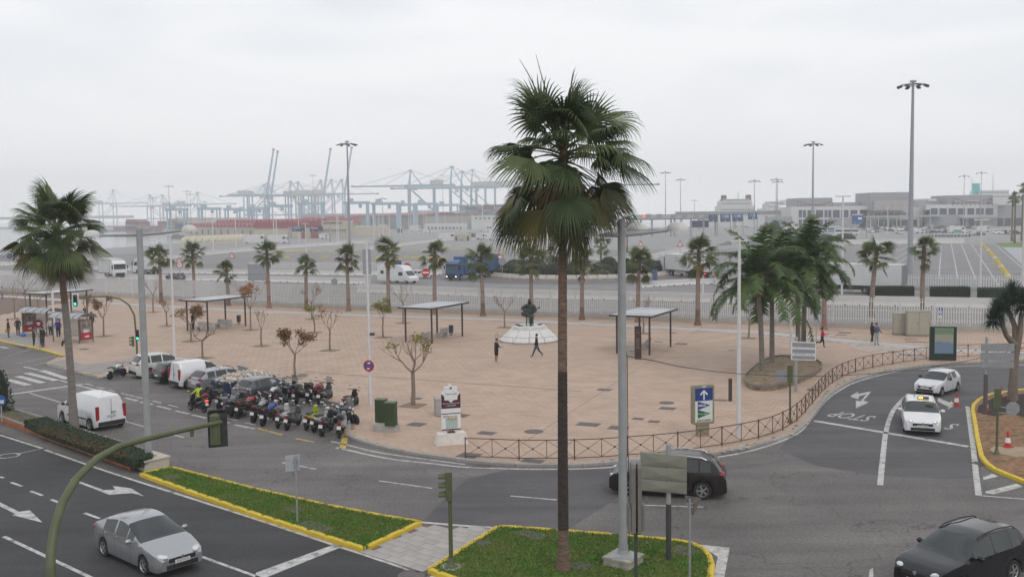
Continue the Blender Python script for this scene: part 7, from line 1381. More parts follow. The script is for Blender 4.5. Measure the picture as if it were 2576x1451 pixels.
def rsign(px,pb,pt,kind,label,w=.9,z=0):
 a=P(px,pb);h=HT(px,pb,pt);t=T('road_sign',label,'sign',(a.x,a.y,0));b=MB();b.tube([(0,.05,0),(0,.05,h)],.05,6);b.build('post',M_GALV,t);r=w/2;c=h-r
 if kind=='tri':b=MB();b.ext([(-r,0,c-r*.85),(r,0,c-r*.85),(0,0,c+r)],(0,.03,0));e=b.build('plate',M_SR,t);b=MB();b.ext([(-r*.66,-.006,c-r*.64),(r*.66,-.006,c-r*.64),(0,-.006,c+r*.6)],(0,.004,0));b.build('face',M_SW,e);b=MB();b.tube([(0,-.02,c-r*.45),(.0,-.02,c-.05),(r*.2,-.02,c+r*.1)],.04,4);b.build('symbol',M_SK,e)
 if kind=='inv':b=MB();b.ext([(-r,0,c+r*.85),(r,0,c+r*.85),(0,0,c-r)],(0,.03,0));e=b.build('plate',M_SR,t);b=MB();b.ext([(-r*.66,-.006,c+r*.64),(r*.66,-.006,c+r*.64),(0,-.006,c-r*.6)],(0,.004,0));b.build('face',M_SW,e)
 if kind in('no','blue','back','lim'):
  b=MB();b.lathey([(0,0),(r,0),(r,.03),(0,.03)],18,(0,0,c));e=b.build('plate',{'no':M_SR,'blue':M_SB,'back':M_SIGNB,'lim':M_SR}[kind],t)
  if kind=='no':b=MB();b.box((0,-.008,c),(w*.72,.006,w*.2));b.build('bar',M_SW,e)
  if kind=='blue':b=MB();b.box((0,-.008,c),(w*.4,.006,w*.15));b.build('symbol',M_SW,e)
  if kind=='lim':b=MB();b.lathey([(0,-.008),(r*.76,-.008)],18,(0,0,c));b.build('face',M_SW,e);text('40',.42*w,M_SK,e,(0,-.016,c),fit=.5*w)
 return t
rsign(453,708,646,'tri','red bordered warning triangle above a speed limit disc',1.35);rsign(453.5,709,659,'lim','round speed limit 40 sign under the triangle',1.15);rsign(585,700,633,'tri','red bordered warning triangle above the shortest palm',1.3);rsign(26,690,638,'blue','small round blue sign at the far left',1.1);rsign(49,692,644,'inv','inverted red triangle sign beside the left palm',1.5);rsign(1025,700,661,'no','round red no entry sign, left of the pair',1.35);rsign(1072,722,675,'no','round red no entry sign, right of the pair by the motorhome',1.35);rsign(842,735,700,'back','grey round sign back behind the railings',1.0);rsign(1264,700,648,'back','grey round sign back right of the blue trailer',1.4);rsign(1612,665,604,'tri','warning triangle behind the roundabout, left one',1.5);rsign(1711,660,604,'tri','warning triangle behind the roundabout, right one',1.6);rsign(1614,708,660,'blue','small blue round sign on the roundabout',.8);rsign(1259,695,640,'inv','red give way triangle beside the blue trailer',1.4);rsign(1797,722,685,'inv','red give way triangle behind the white lorry tail',.9)
for px,pb,x0,x1,y0,y1,s,m_ in((648,735,625,672,664,706,'slatted grey sign back between two posts on the left',M_SIGNB),(925,728,914,935,627,690,'tall slatted grey sign back behind the camera pole',M_SIGNB),(1000,705,992,1011,655,680,'navy sign board between white posts',M_NAVY),(1648,722,1641,1654,678,705,'small blue board between white posts below the roundabout',flat('board_blue',(.04,.08,.19)))):
 a=P(px,pb);k=a.y/FPX;t=T('sign_board',s,'sign',(a.x,a.y,0));z0,z1=HT(px,pb,y1),HT(px,pb,y0);xa,xb=(x0-px)*k,(x1-px)*k
 for x in(xa*.6,xb*.6):b=MB();b.tube([(x,.06,0),(x,.06,z1)],.07,8);b.build('post',M_WPOLE,t)
 n=max(3,int((z1-z0)/.3))
 for i in range(n):b=MB();b.box(((xa+xb)/2,0,z0+(i+.5)*(z1-z0)/n),(xb-xa,.06,(z1-z0)/n-.04));b.build('slat',m_,t)
def board(t,px0,px1,py0,py1,d,m,name='sign_board'):a,c=AT(px0,py0,d),AT(px1,py1,d);b=MB();b.box(((a.x+c.x)/2,d,(a.z+c.z)/2),(abs(c.x-a.x),.2,abs(a.z-c.z)));return b.build(name,m,t)
t=T('sign_gantry','blue overhead sign gantry on the left of the port','gantry');d=P(770,617).y
for px in(726,830):a=AT(px,572,d);b=MB();b.tube([(a.x,d,0),(a.x,d,a.z+.3)],.3,8);b.build('post',M_MAST,t)
a,c=AT(722,574,d),AT(832,574,d);b=MB();b.tube([(a.x,d+.3,a.z),(c.x,d+.3,c.z)],.16,6);b.build('beam',M_MAST,t)
for x0,x1,m2,x2,x3 in((735,768,flat('tag_green',(.05,.30,.10)),755,767),(779,812,flat('tag_orange',(.5,.14,.05)),789,800)):
 e=board(t,x0,x1,569,582.5,d,M_NAVY);f_=board(t,x2,x3,570,574,d-.15,m2,'tag');board(t,x0+2,x1-14,571,572,d-.15,M_SW,'print');board(t,x0+2,x1-12,574.6,575.4,d-.15,M_SW,'print');board(t,x0+7,x0+8,579,582,d-.15,M_SW,'arrow');board(t,x1-8,x1-7,579,582,d-.15,M_SW,'arrow')
t=T('toll_gantry','grey toll gantry with blue parking boards before the ferry','gantry');d=480.0
bm_=board(t,1588,1800,541,551,d,M_BLDG,'canopy');board(t,1588,1800,543,548,d-2,mat('canopy_pale',(.4,.41,.42)),'fascia')
for px in(1612,1640,1688,1697,1738,1770,1800):a=AT(px,550,d);b=MB();b.tube([(a.x,d,0),(a.x,d,a.z)],.5,8);b.build('column',M_MAST,t)
for x0 in(1625,1652,1688,1715,1745,1770):board(t,x0,x0+13,538.5,546,d-2.4,M_BLDG,'lane_box')
board(t,1618,1623,544,546.5,d-2.7,M_LRED,'red_lamp');board(t,1590,1592.5,545,547,d-2.7,M_LGRN,'green_lamp');board(t,1740,1783,555,572,d+3,M_NAVY,'back_board')
for x0,x1,y0,y1,pk in((1783,1805,540,558,0),(1812,1837,539,558,1),(1842,1868,538,557,1),(1882,1904,536,552,1)):
 e=board(t,x0,x1,y0,y1,d-3,M_NAVY)
 if pk:f_=board(t,x0+4,x1-4,y0+2,y0+9,d-3.2,flat('p_pale',(.3,.4,.55)),'frame');board(t,x0+5,x0+12,y0+3,y0+8,d-3.4,M_SB,'p_field');q=AT(x0+8.5,y0+5.5,d-3.6);text('P',.8,M_SW,t,q,bold=.02)
 else:board(t,x0+9,x0+14,y0+3,y0+6,d-3.2,M_SR,'no_entry')
 board(t,(x0+x1)/2-.6,(x0+x1)/2+.6,y1-5,y1-1,d-3.2,M_SW,'arrow')
for px in(1806,1838,1870,1906):a=AT(px,545,d-3);b=MB();b.tube([(a.x,d-2.5,0),(a.x,d-2.5,a.z)],.22,6);b.build('post',M_MAST,t)
t=T('sign_gantry','blue parking board on two posts before the terminal','gantry');d=400.0;e=board(t,2144,2171,541,564,d,flat('board_mid_blue',(.06,.12,.25)));board(t,2144,2171,539,541,d-.05,M_WPOLE,'top_cap');board(t,2147,2155,546,554,d-.15,M_SB,'p_field');board(t,2158,2168,547,552,d-.15,M_SW,'tag');board(t,2150.5,2151.3,559,562,d-.15,M_SW,'arrow');board(t,2163,2163.8,559,562,d-.15,M_SW,'arrow')
for px in(2143,2181):a=AT(px,543,d);b=MB();b.tube([(a.x,d+.3,0),(a.x,d+.3,a.z)],.3,8);b.build('post',M_MAST,t)
def simple_car(model):
 sp=CARS[model];rings=car_rings(sp);b=MB();L=sp['L']
 for s in(1,-1):
  for(u0,A),(u1,B)in zip(rings[::2]+[rings[-1]],rings[2::2]+[rings[-1]]):
   um=(u0+u1)/2
   for k in(0,2,4,5,7):
    k2={0:2,2:4,4:5,5:7,7:8}[k];q=[A[k],B[k],B[k2],A[k2]];gl=(k==4 and any(w0<um<w1 for w0,w1 in sp['win']))or(k>=5 and(sp['ws'][0]<um<sp['ws'][1]or(sp['rw']and sp['rw'][0]<um<sp['rw'][1])))
    b.mi=1 if gl else 0;b.face(*[(p[0],p[1]*s,p[2])for p in(q if s>0 else q[::-1])])
 b.mi=0
 for(u,A)in(rings[0],rings[-1]):b.face(*([(p[0],p[1],p[2])for p in A]+[(p[0],-p[1],p[2])for p in A[-2::-1]]))
 b.mi=2
 for x in(L/2-sp['fo'],L/2-sp['fo']-sp['wb']):
  for s in(1,-1):b.lathey([(0,-.1),(sp['r'],-.1),(sp['r'],.1),(0,.1)],12,(x,s*(sp['W']/2-.11),sp['r']))
 return b.mesh('parked_car',[paint('car_paint',(.5,.5,.5)),M_GLASS,M_TYRE],35)
SC=[simple_car(k)for k in('hatch2','suv2','estate','hatch','vansm')];SP=[PW,PS,PGR,PBK,PSL,PW,PW,paint('paint_navy',(.02,.03,.08)),paint('paint_red',(.25,.02,.02)),PS]
rg=random.Random(21);GC='cars in the ferry terminal car park'
def pcar(x,y,an,i,row,k_):
 o=ob('parked_car',SC[i%5],None,(x,y,.004),an);pm=SP[rg.randrange(10)];o.material_slots[0].link='OBJECT';o.material_slots[0].material=pm
 tag(o,pm.name[6:].replace('_',' ')+' '+('hatchback','suv','estate','small car','small van')[i%5]+', '+ORD[k_]+' from the left in '+('the terminal row below the entrance','the second terminal row','the third terminal row','the short row by the pruned tree','the row right of the tallest mast','the second row right of the tallest mast','the third row right of the tallest mast','the nearest row right of the mast','the row behind the large van','the row at the right edge','the row below the ferry','the row by the coach','the row by the barrier gate')[row],'car',GC)
for j,(px0,px1,py)in enumerate(((2195,2290,573.5),(2195,2295,577.5),(2200,2290,582),(2185,2215,585),(2300,2395,573),(2300,2400,577),(2305,2390,581.5),(2325,2385,586),(2440,2500,576),(2505,2565,589),(1850,1925,572),(2172,2215,579),(2430,2470,592))):
 x=px0;k_=0
 while x<px1:a=P(x,py+rg.uniform(-.7,.7));pcar(a.x,a.y,rg.choice((radians(75),radians(-105),radians(20))),rg.randrange(5),j,k_);k_+=1;x+=rg.uniform(10,15)
def boxveh(px,pb,L,h,an,label,name,cat,glass=(.45,.8),m=TWH,stripe=None,w=2.4,group=None,cab=True):
 a=P(px,pb);t=T(name,label,cat,(a.x,a.y,.004),radians(an),group);b=MB();sec=[(L/2,.35),(L/2+.05,h*.42),(L/2-.35,h*.85),(L/2-.8,h),(-L/2,h),(-L/2,.35)];b.ext([(x,-w/2,z)for x,z in sec],(0,w,0));b.build('body',m,t)
 for s in(1,-1):
  x0,x1=(-L/2+.4,L/2-.5)if glass=='bus' else(L/2-1.9,L/2-.6);b=MB();b.box(((x0+x1)/2,s*w/2,h*.66),(x1-x0,.04,h*.26));b.build('side_window',M_GLASS,t)
  for x in(L/2-1.3,-L/2+1.6):b=MB();b.lathey([(0,-.12),(.42,-.12),(.42,.12),(0,.12)],12,(x,s*(w/2-.12),.42));b.build('wheel',M_TYRE,t)
 b=MB();b.add([(L/2+.05,-w*.42,h*.45),(L/2+.05,w*.42,h*.45),(L/2-.31,w*.4,h*.82),(L/2-.31,-w*.4,h*.82)],[(0,1,2,3)]);b.v=[(x+.02,y,z)for x,y,z in b.v];b.build('windscreen',M_GLASS,t)
 if stripe:b=MB();b.box((0,-w/2-.01,h*.3),(L*.5,.02,h*.3));b.box((0,w/2+.01,h*.3),(L*.5,.02,h*.3));b.build('stripe',stripe,t)
 return t
boxveh(2130,592,11,3.3,-18,'white coach in front of the terminal, nearer one','coach','bus','bus');boxveh(2085,586,12,3.4,-10,'coach with blue side behind the nearer white one','coach','bus','bus',stripe=flat('coach_blue',(.06,.14,.32)));boxveh(1960,586,12,3.3,12,'white coach left of the terminal, left one','coach','bus','bus');boxveh(1995,590,11,3.2,8,'white coach left of the terminal, right one','coach','bus','bus')
boxveh(2405,586,8,3.3,5,'white lorry with a green triangle in the terminal car park','box_lorry','truck',stripe=flat('truck_green',(.03,.25,.10)));boxveh(2473,583,6.5,2.9,0,'large white van beside the barrier gate','van','van');boxveh(2262,588,5,2.4,-85,'white van with lit lamps leaving the car park','van','van');boxveh(2312,587,5.2,2.3,-5,'white van beside the tallest mast','van','van')
GV='campers and vans in the middle of the port'
for i,(px,pb,L,h,an,nm)in enumerate(((1045,581,9,4.2,2,'white articulated lorry before the warehouse'),(1100,592,5.0,2.9,10,'grey camper van left of the cream kiosk')if False else(965,577,9,4.2,5,'white lorry by the warehouse corner'),(1008,577,7,3.8,0,'white van body by the warehouse wall'),(1213,602,6.5,2.9,-40,'white camper van right of the cream kiosk'),(1243,604,7,3.1,0,'white motorhome with a door left of the tall palm'),(1190,601,6,2.9,-60,'slate camper van beside the cream kiosk'),(1125,603,8,3.2,-8,'white lorry trailer left of the cream kiosk'),(1220,582,9,4.3,-30,'white lorry with blue windscreen in the middle distance'),(1265,583,9,4.4,-20,'white lorry nearest the tall palm crown'),(1245,592,7,3,0,'white camper behind the motorhome'),(1005,586,6,3.2,-70,'blue lorry cab on the port road'),(1075,586,6,2.8,10,'white van before the low white building'),(815,601,5,2.6,10,'white van beside the cream office'),(700,612,9,3.8,-8,'white lorry behind the fourth palm'),(640,612,10,4.0,4,'white box trailer behind the fourth palm'))):
 boxveh(px,pb,L,h,an,nm,'van' if L<8 else 'box_lorry','van' if L<8 else 'truck',m=TWH if 'blue lorry' not in nm and 'slate' not in nm else(PBLU if 'blue' in nm else PGR),group=GV)
for i,px in enumerate(range(2345,2440,9)):a=P(px,596);moto('s',ORD[i]+' small motorcycle from the left along the far barrier',(a.x,a.y,0),radians(90+i*7),BP['black'])
a=P(1163,606);t=T('kiosk','cream toilet kiosk with two doors among the campers','kiosk',(a.x,a.y,0));b=MB();b.box((0,1.5,1.5),(8,3,3));b.build('walls',M_BLDC,t);b=MB();b.box((0,1.5,3.08),(8.3,3.3,.16));b.build('roof',M_BLDW,t)
for x in(-2.8,2.6):b=MB();b.box((x,-.01,1.1),(.9,.06,2.0));b.build('door',M_DGREY,t)
b=MB();b.box((-.2,-.4,.7),(2,.6,1.2));b.build('counter',M_GALV,t)
def slab(t,name,x0,x1,pb,pt,depth,m,px_ref=None,d=None,z0=None):
 dd=d if d else P((x0+x1)/2,pb).y;a,c=AT(x0,pt,dd),AT(x1,pt,dd);zb=0 if z0 is None else AT((x0+x1)/2,z0,dd).z;b=MB();b.b2(a.x,c.x,dd,dd+depth,zb,(a.z+c.z)/2);return b.build(name,m,t),a.x,c.x,dd,(a.z+c.z)/2
def wins(t,xs,y0,y1,d,m=M_BWIN,fm=M_BLDW):
 for x0,x1 in xs:
  a,c=AT(x0,y0,d),AT(x1,y1,d);w,h=c.x-a.x,a.z-c.z;f_=ob('window',MB().box((0,0,0),(w,.3,h)).mesh('window',m),t,((a.x+c.x)/2,d-.05,(a.z+c.z)/2))
  b=MB();b.box((0,-.2,h/2+.12),(w+.5,.3,.25));b.box((0,-.2,-h/2-.12),(w+.5,.3,.25));b.box((-w/2-.12,-.2,0),(.25,.3,h));b.box((w/2+.12,-.2,0),(.25,.3,h));b.build('frame',fm,f_);b=MB();b.box((0,-.17,0),(.12,.1,h));b.box((0,-.17,-h*.2),(w,.09,.12));b.build('mullion',M_DGREY,f_)
t=T('ferry_terminal','long white and grey ferry terminal with blue windows on the right','building');D0=640.0
slab(t,'wall',1990,2185,592,519,40,M_BLDW,d=D0);slab(t,'wall',2185,2330,592,522,40,M_BLDW,d=D0+6);slab(t,'wall',2330,2510,592,514,40,M_BLDW,d=D0);slab(t,'wall',2500,2620,592,515,40,M_BLDG,d=D0+4)
slab(t,'hall_box',2006,2094,520,498,26,M_BLDG,d=D0+3,z0=521);slab(t,'hall_box',2384,2497,515,491,26,M_BLDG,d=D0+3,z0=515);slab(t,'hall_box',2190,2290,530,484,28,M_BLDG,d=D0-4,z0=530);slab(t,'pink_front',2199,2289,530,505,2,M_PINK,d=D0-5.5,z0=529);slab(t,'pink_front',2008,2093,520,511,2,M_PINK,d=D0+1.5,z0=521);slab(t,'pink_front',2402,2495,515,504,2,M_PINK,d=D0+1.5,z0=515);slab(t,'roof_block',2095,2190,520,509,20,M_BLDG,d=D0+12,z0=521);slab(t,'roof_block',2300,2384,520,504,20,M_BLDG,d=D0+12,z0=521);slab(t,'roof_block',2337,2356,505,500,5,M_BLDW,d=D0+11,z0=506)
for x0,x1,y0,ym in((2006,2094,507,514),(2398,2497,498,508)):
 b=MB();n=9;pts=[AT(x0+(x1-x0)*i/n,y0+(ym-y0)*(1-(2*i/n-1)**2),D0-.3)for i in range(n+1)];b.tube(pts,.22,4)
 for i in range(n+1):q=AT(x0+(x1-x0)*i/n,518,D0-.3);b.tube([pts[i],(pts[i].x,D0-.3,q.z)],.14,4)
 for yy_ in(ym+1.5,ym+4):a,c=AT(x0,yy_,D0-.3),AT(x1,yy_,D0-.3);b.tube([a,c],.14,4)
 b.build('screen_frame',M_DGREY,t)
b=MB()
for yy_ in(495,507,513,518,524):a,c=AT(2200,yy_,D0-6.2),AT(2288,yy_,D0-6.2);b.tube([a,c],.12,4)
for x in(2202,2224,2244,2266,2286):b.tube([AT(x,490,D0-6.2),AT(x,527,D0-6.2)],.1,4)
b.build('cladding_joint',M_BLDG,t)
wins(t,((2009,2027),(2031,2048),(2052.5,2070),(2074,2091),(2095,2112),(2116,2134),(2139,2156)),528.5,547,D0);wins(t,((2009,2027),(2031,2048),(2052.5,2070),(2074,2091)),552.5,571,D0);wins(t,((2341,2358),(2363,2381),(2386,2404),(2409,2427),(2433,2450),(2455,2474),(2479,2498)),524,540,D0);wins(t,((2415,2428),(2436,2450),(2456,2470)),549,572,D0);wins(t,((2163,2182),(2320,2338)),528,572,D0+.2,flat('dark_teal',(.03,.05,.055),rough=.15));wins(t,[(2203+16*i,2215+16*i)for i in range(6)],535,541,D0+6);wins(t,[(2205+21*i,2222+21*i)for i in range(5)],553,572,D0+6,flat('dark_glass',(.025,.03,.035),rough=.15));wins(t,((2508,2522),(2528,2542),(2550,2570)),548,572,D0+4,MATS['dark_glass'],M_BLDG)
slab(t,'canopy',2180,2380,545,542.5,8,mat('canopy_green_grey',(.36,.38,.36)),d=D0-12,z0=546);slab(t,'grey_wing',2092,2160,580,548,3,M_BLDG,d=D0-4);slab(t,'grey_wing',2330,2415,580,540.5,3,M_BLDG,d=D0-4);slab(t,'low_canopy',2420,2560,548,545.5,8,M_BLDG,d=D0-9,z0=549);slab(t,'grey_wing',1930,1993,580,545,6,M_BLDG,d=D0-2)
for x in(2190,2210,2236,2256,2285,2310,2340):b=MB();a=AT(x,546,D0-11);b.tube([(a.x,D0-11,0),a],.25,6);b.build('canopy_column',M_WPOLE,t)
a=AT(2233,531.5,D0-5.7);text('Estación Marítima',3.0,flat('letter_grey',(.13,.13,.14)),t,(a.x,D0-5.75,a.z),fit=13.0)
b=MB();
for k in range(2):xL,xR=(2497,2518)if k==0 else(2518,2540);b.loft([[AT(xL,494+5*k,D0-8+j*5)for j in range(3)],[AT((xL+xR)/2,503,D0-8+j*5)for j in range(3)],[AT(xR,489 if k==0 else 511,D0-8+j*5)for j in range(3)]])
b.build('sail_roof',M_BLDW,t)
t=T('footbridge','glazed white passenger footbridge leading to the ferry','bridge');d=665.0;slab(t,'deck',1700,1992,545,541,5,M_BLDW,d=d,z0=545);slab(t,'roof',1700,1992,533,530.5,5,M_BLDW,d=d,z0=532)
for i in range(60):x=1702+i*4.9;a,c=AT(x,532,d),AT(x,541,d);b=MB();b.box(((a.x),d+.1,(a.z+c.z)/2),(.28,.3,a.z-c.z));b.build('mullion',M_BLDW,t)
slab(t,'glazing',1700,1992,541,532,3,mat('bridge_glass',(.16,.19,.21),rough=.1),d=d+.4,z0=541)
for x in(1715,1760,1850,1930,1985):b=MB();a=AT(x,544,d);b.b2(a.x-.8,a.x+.8,d+1,d+3,0,a.z);b.build('pier',M_CONC,t)
def ship(x0,x1,yw,levels,label,d,funnels,mastx,m=M_BLDW):
 t=T('ferry',label,'ship');a,c=AT(x0,yw,d),AT(x1,yw,d);b=MB();b.b2(a.x,c.x,d,d+30,-2,a.z);b.build('hull',m,t)
 for i,(p0,p1,y0,y1)in enumerate(levels):
  a,c=AT(p0,y1,d+1+i),AT(p1,y0,d+1+i);b=MB();b.b2(a.x,c.x,d+1+i*1.5,d+26-i,a.z,c.z);b.build('deck_house',m,t);n=int((p1-p0)/4)
  for k in range(n):q=AT(p0+2+k*4,(y0*.45+y1*.55),d+i);b=MB();b.box((q.x,d+.9+i*1.5,q.z),(.9,.2,.8));b.build('window',M_BWIN,t)
 for p0,p1,y0,y1,fm in funnels:a,c=AT(p0,y1,d+8),AT(p1,y0,d+8);b=MB();b.box(((a.x+c.x)/2,d+12,(a.z+c.z)/2),(c.x-a.x,6,c.z-a.z),taper=.85);b.build('funnel',fm,t)
 for px,y0,y1 in mastx:
  a,c=AT(px,y1,d+6),AT(px,y0,d+6);b=MB();b.tube([a,c],[.6,.15],6)
  for f in(.5,.75,.9):z_=a.z+(c.z-a.z)*f;b.tube([(a.x-2.2*(1.2-f),d+6,z_),(a.x+2.2*(1.2-f),d+6,z_)],.12,4)
  b.build('mast',m,t)
 return t
FM=flat('funnel_maroon',(.10,.02,.03));FT=flat('funnel_teal',(.05,.38,.40))
ship(1770,1995,536,((1813,1900,517,536),(1818,1893,505,518),(1822,1886,500,506)),'white ferry seen end on with two dark red funnels',860,((1817,1829,491,505,FM),(1879,1891,490,504,FM)),((1857,480,503),));ship(2330,2620,500,((2460,2545,488,500),(2470,2540,478,489)),'white ferry with a teal funnel behind the terminal',880,((2452,2468,461,490,FT),),((2498,434,480),(2445,448,492)));ship(1925,1985,525,((1935,1960,512,526),(1940,1975,506,514)),'hazy white ship with two slanted funnels left of the terminal',900,((1966,1972,503,516,M_BLDW),(1974,1980,503,516,M_BLDW)),((1956,498,512),))
t=T('market_hall','long cream market hall with red saw tooth roofs','building');A_,B_=P(475,589),P(735,600)
dv=(B_-A_);Ln=dv.length;dv=dv/Ln;nv=Vector((-dv.y,dv.x,0))
def q3(s,o,z):p=A_+dv*s+nv*o;return Vector((p.x,p.y,z))
b=MB();b.add([q3(0,0,0),q3(Ln,0,0),q3(Ln,60,0),q3(0,60,0),q3(0,0,6),q3(Ln,0,6),q3(Ln,60,6),q3(0,60,6)],[(0,1,5,4),(4,5,6,7),(1,2,6,5),(3,0,4,7)]);b.build('wall',M_BLDC,t)
for row_,(o0,zb)in enumerate(((0,6),(22,8.5))):
 n=26;b=MB();b.add([q3(0,o0+1,5.9),q3(Ln,o0+1,5.9),q3(Ln,o0+1,zb),q3(0,o0+1,zb)],[(0,1,2,3)]);b.build('clerestory',M_BLDC,t)
 for k in range(n):s0,s1=Ln*k/n,Ln*(k+1)/n;b=MB();m0=(s0+s1)/2;b.add([q3(s0,o0-.5,zb),q3(s1,o0-.5,zb),q3(m0,o0-.5,zb+2.6),q3(s0,o0+20,zb),q3(s1,o0+20,zb),q3(m0,o0+20,zb+2.6)],[(0,1,2),(0,2,5,3),(2,1,4,5),(3,5,4)]);b.build('roof_bay',M_RROOF,t)
for k in range(14):p=q3(Ln*(k+.5)/14,-.1,2.2);b=MB();b.box(p,(2.4,.4,3.6),rz=face_to(A_,B_));b.build('door',M_DGREY if k%3 else M_RROOF,t)
slab(t,'rear_range',640,812,600,573,50,M_BLDC,d=P(760,600).y+6);slab(t,'rear_roof',640,812,573,557,50,M_RROOF,d=P(760,600).y+5.5,z0=573)
t=T('cream_office','cream two storey port office with a window band','building');d=P(840,599).y;slab(t,'wall',808,872,599,556,30,M_BLDC,d=d);wins(t,[(814+5.2*i,818+5.2*i)for i in range(9)],559,562,d,M_DGREY,M_BLDC);wins(t,[(812+6*i,816+6*i)for i in range(10)],577,581,d,M_BWIN,M_BLDC)
for x0,x1 in((758,768),(781,800)):slab(t,'red_door',x0,x1,600,583,.5,M_RROOF,d=d-.6)
t=T('warehouse','grey warehouse with a shallow red gable roof in the centre','building');d=P(1120,577).y;slab(t,'wall',1070,1184,577,541,60,mat('wall_beige_grey',(.36,.345,.32)),d=d)
a0,a1,am=AT(1062,541,d-1),AT(1186,541,d-1),AT(1122,533,d-1);far=Vector((-190,330,0));b=MB();b.add([a0,a1,am,a0+far,a1+far,am+far],[(0,1,2),(0,2,5,3),(2,1,4,5)]);b.build('roof',M_RROOF,t);w0=AT(1070,541,d);wf=w0+far*.95;b=MB();b.add([(w0 .x,w0 .y,0),(wf.x,wf.y,0),(wf.x,wf.y,w0 .z),(w0 .x,w0 .y,w0 .z)],[(0,1,2,3)]);b.build('side_wall',mat('wall_shed_grey',(.27,.275,.28)),t)
for k in range(9):p=w0 .lerp(wf,(k+.5)/10);b=MB();b.box((p.x-1.5,p.y-.5,w0 .z/2-1),(5,5,w0 .z-2),taper=.6);b.build('buttress',M_BLDG,t)
t=T('white_hall','long white storage hall beyond the market','building');slab(t,'wall',438,600,577,548,40,M_BLDC,d=P(520,577).y+60)
for i in range(6):slab(t,'roof_vent',442+i*16,449+i*16,549,546.5,6,M_BLDW,d=P(520,577).y+58,z0=549)
t=T('white_offices','low white customs offices with small windows in the centre','building');d=P(1180,583).y;slab(t,'wall',1068,1172,583,563,20,M_BLDW,d=d);wins(t,[(1076+9*i,1080+9*i)for i in range(10)],571,576,d,M_BWIN);slab(t,'upper',1186,1300,562,542,30,M_BLDW,d=d+120);wins(t,[(1195+11*i,1200+11*i)for i in range(9)],547,551,d+120,M_BWIN)
t=T('quay_wall','pale quay edge on dark piles beside the harbour basin','quay');a,c=Vector((-154,519,0)),Vector((-270,781,0))
for k in range(46):p=a.lerp(c,k/45);b=MB();b.box((p.x-.6,p.y,-1.4),(1.2,1.2,3));b.build('pile',M_DGREY,t)
b=MB();b.tube([a+Vector((-.5,0,.2)),c+Vector((-.5,0,.2))],.7,4);b.build('cope',M_CONC,t)
for i in range(26):px,py=random.Random(i).uniform(345,452),random.Random(i+50).uniform(573,588);a=P(px,py,-2.2);b=MB();L=random.Random(i).uniform(7,14);b.ext([(-L/2,-1.6,0),(L/2-1,-1.6,0),(L/2+.8,-1.6,1.8),(-L/2,-1.6,1.5)],(0,3.2,0));b.box((-.8,0,2.2),(L*.4,2.2,1.6));b.tube([(0,0,2),(0,0,6)],.1,4);one('fishing_boat',b,M_BLDW if i%4 else mat('boat_blue',(.05,.1,.25)),ORD[i]+' small boat moored in the crowded harbour basin','boat',(a.x,a.y,-2.2),random.Random(i).uniform(0,3),'boats in the harbour basin')
a=P(447,599,-2.2);one('fishing_boat',MB().ext([(-5,-1.5,0),(5,-1.5,0),(7,-1.5,2),(-5,-1.5,1.4)],(0,3,0)).box((-1,0,2.4),(3.5,2.4,1.8)),mat('boat_grey',(.2,.21,.22)),'grey boat alone by the near quay','boat',(a.x,a.y,-2.2),-.3);a=P(560,598,-2.2);one('fishing_boat',MB().ext([(-7,-2,0),(7,-2,0),(9,-2,3),(-7,-2,2.2)],(0,4,0)).box((-2,0,3.4),(6,3.4,2.6)).tube([(0,0,3),(0,0,9)],.12,4),mat('boat_pale_green',(.35,.42,.40)),'pale green trawler at the quay below the market hall','boat',(a.x,a.y,-2.2),.2)
t=T('arched_canopy','row of pale yellow arched canopies by the basin','canopy');a,c=P(452,622),P(610,613)
for k in range(9):p,q=a.lerp(c,k/9),a.lerp(c,(k+.94)/9);b=MB();b.loft([[(p.x,p.y+6*(1-cos(an_))*.5,2+2.4*sin(an_/2))for an_ in(0,.8,1.6,2.4,3.1)],[(q.x,q.y+6*(1-cos(an_))*.5,2+2.4*sin(an_/2))for an_ in(0,.8,1.6,2.4,3.1)]]);b.b2(p.x,q.x,p.y+.2,p.y+.6,0,2.0);b.build('arch_bay',mat('canopy_yellow',(.52,.47,.34)),t)
cm=MB().box((0,0,1.3),(12.2,2.44,2.58)).mesh('container',mat('container_paint',(.24,.09,.085),rnd=.2));CC=[MATS['container_paint'],mat('container_grey',(.25,.24,.24)),mat('container_teal',(.08,.22,.26)),mat('container_navy',(.03,.06,.14)),mat('container_orange',(.30,.15,.11)),mat('container_maroon',(.16,.04,.05))]
rg=random.Random(3)
for j,(x0,x1,d,mh)in enumerate(((300,480,1020,4),(480,640,960,3),(640,870,930,4),(1186,1300,1010,8),(1170,1300,1060,9),(640,880,1000,5),(330,560,1200,5),(880,1100,1090,5))):
 xa,xb=AT(x0,550,d).x,AT(x1,550,d).x;x=xa
 ci=0
 while x<xb:
  ci+=1
  for k in range(rg.randint(max(1,mh-2),mh)):o=ob('container',cm,None,(x,d+rg.uniform(-.3,.3),.02+k*2.6),0);o.material_slots[0].link='OBJECT';cq=rg.choice(CC);o.material_slots[0].material=cq;tag(o,cq.name[10:].replace('paint','red')+' container, tier '+ORD[k]+', '+ORD[ci-1]+' stack of the '+('far left','left','front middle','front right','rear right','rear middle','rear left','centre')[j]+' container row','container','stacked containers below the cranes')
  x+=12.8 if rg.random()<.82 else 26
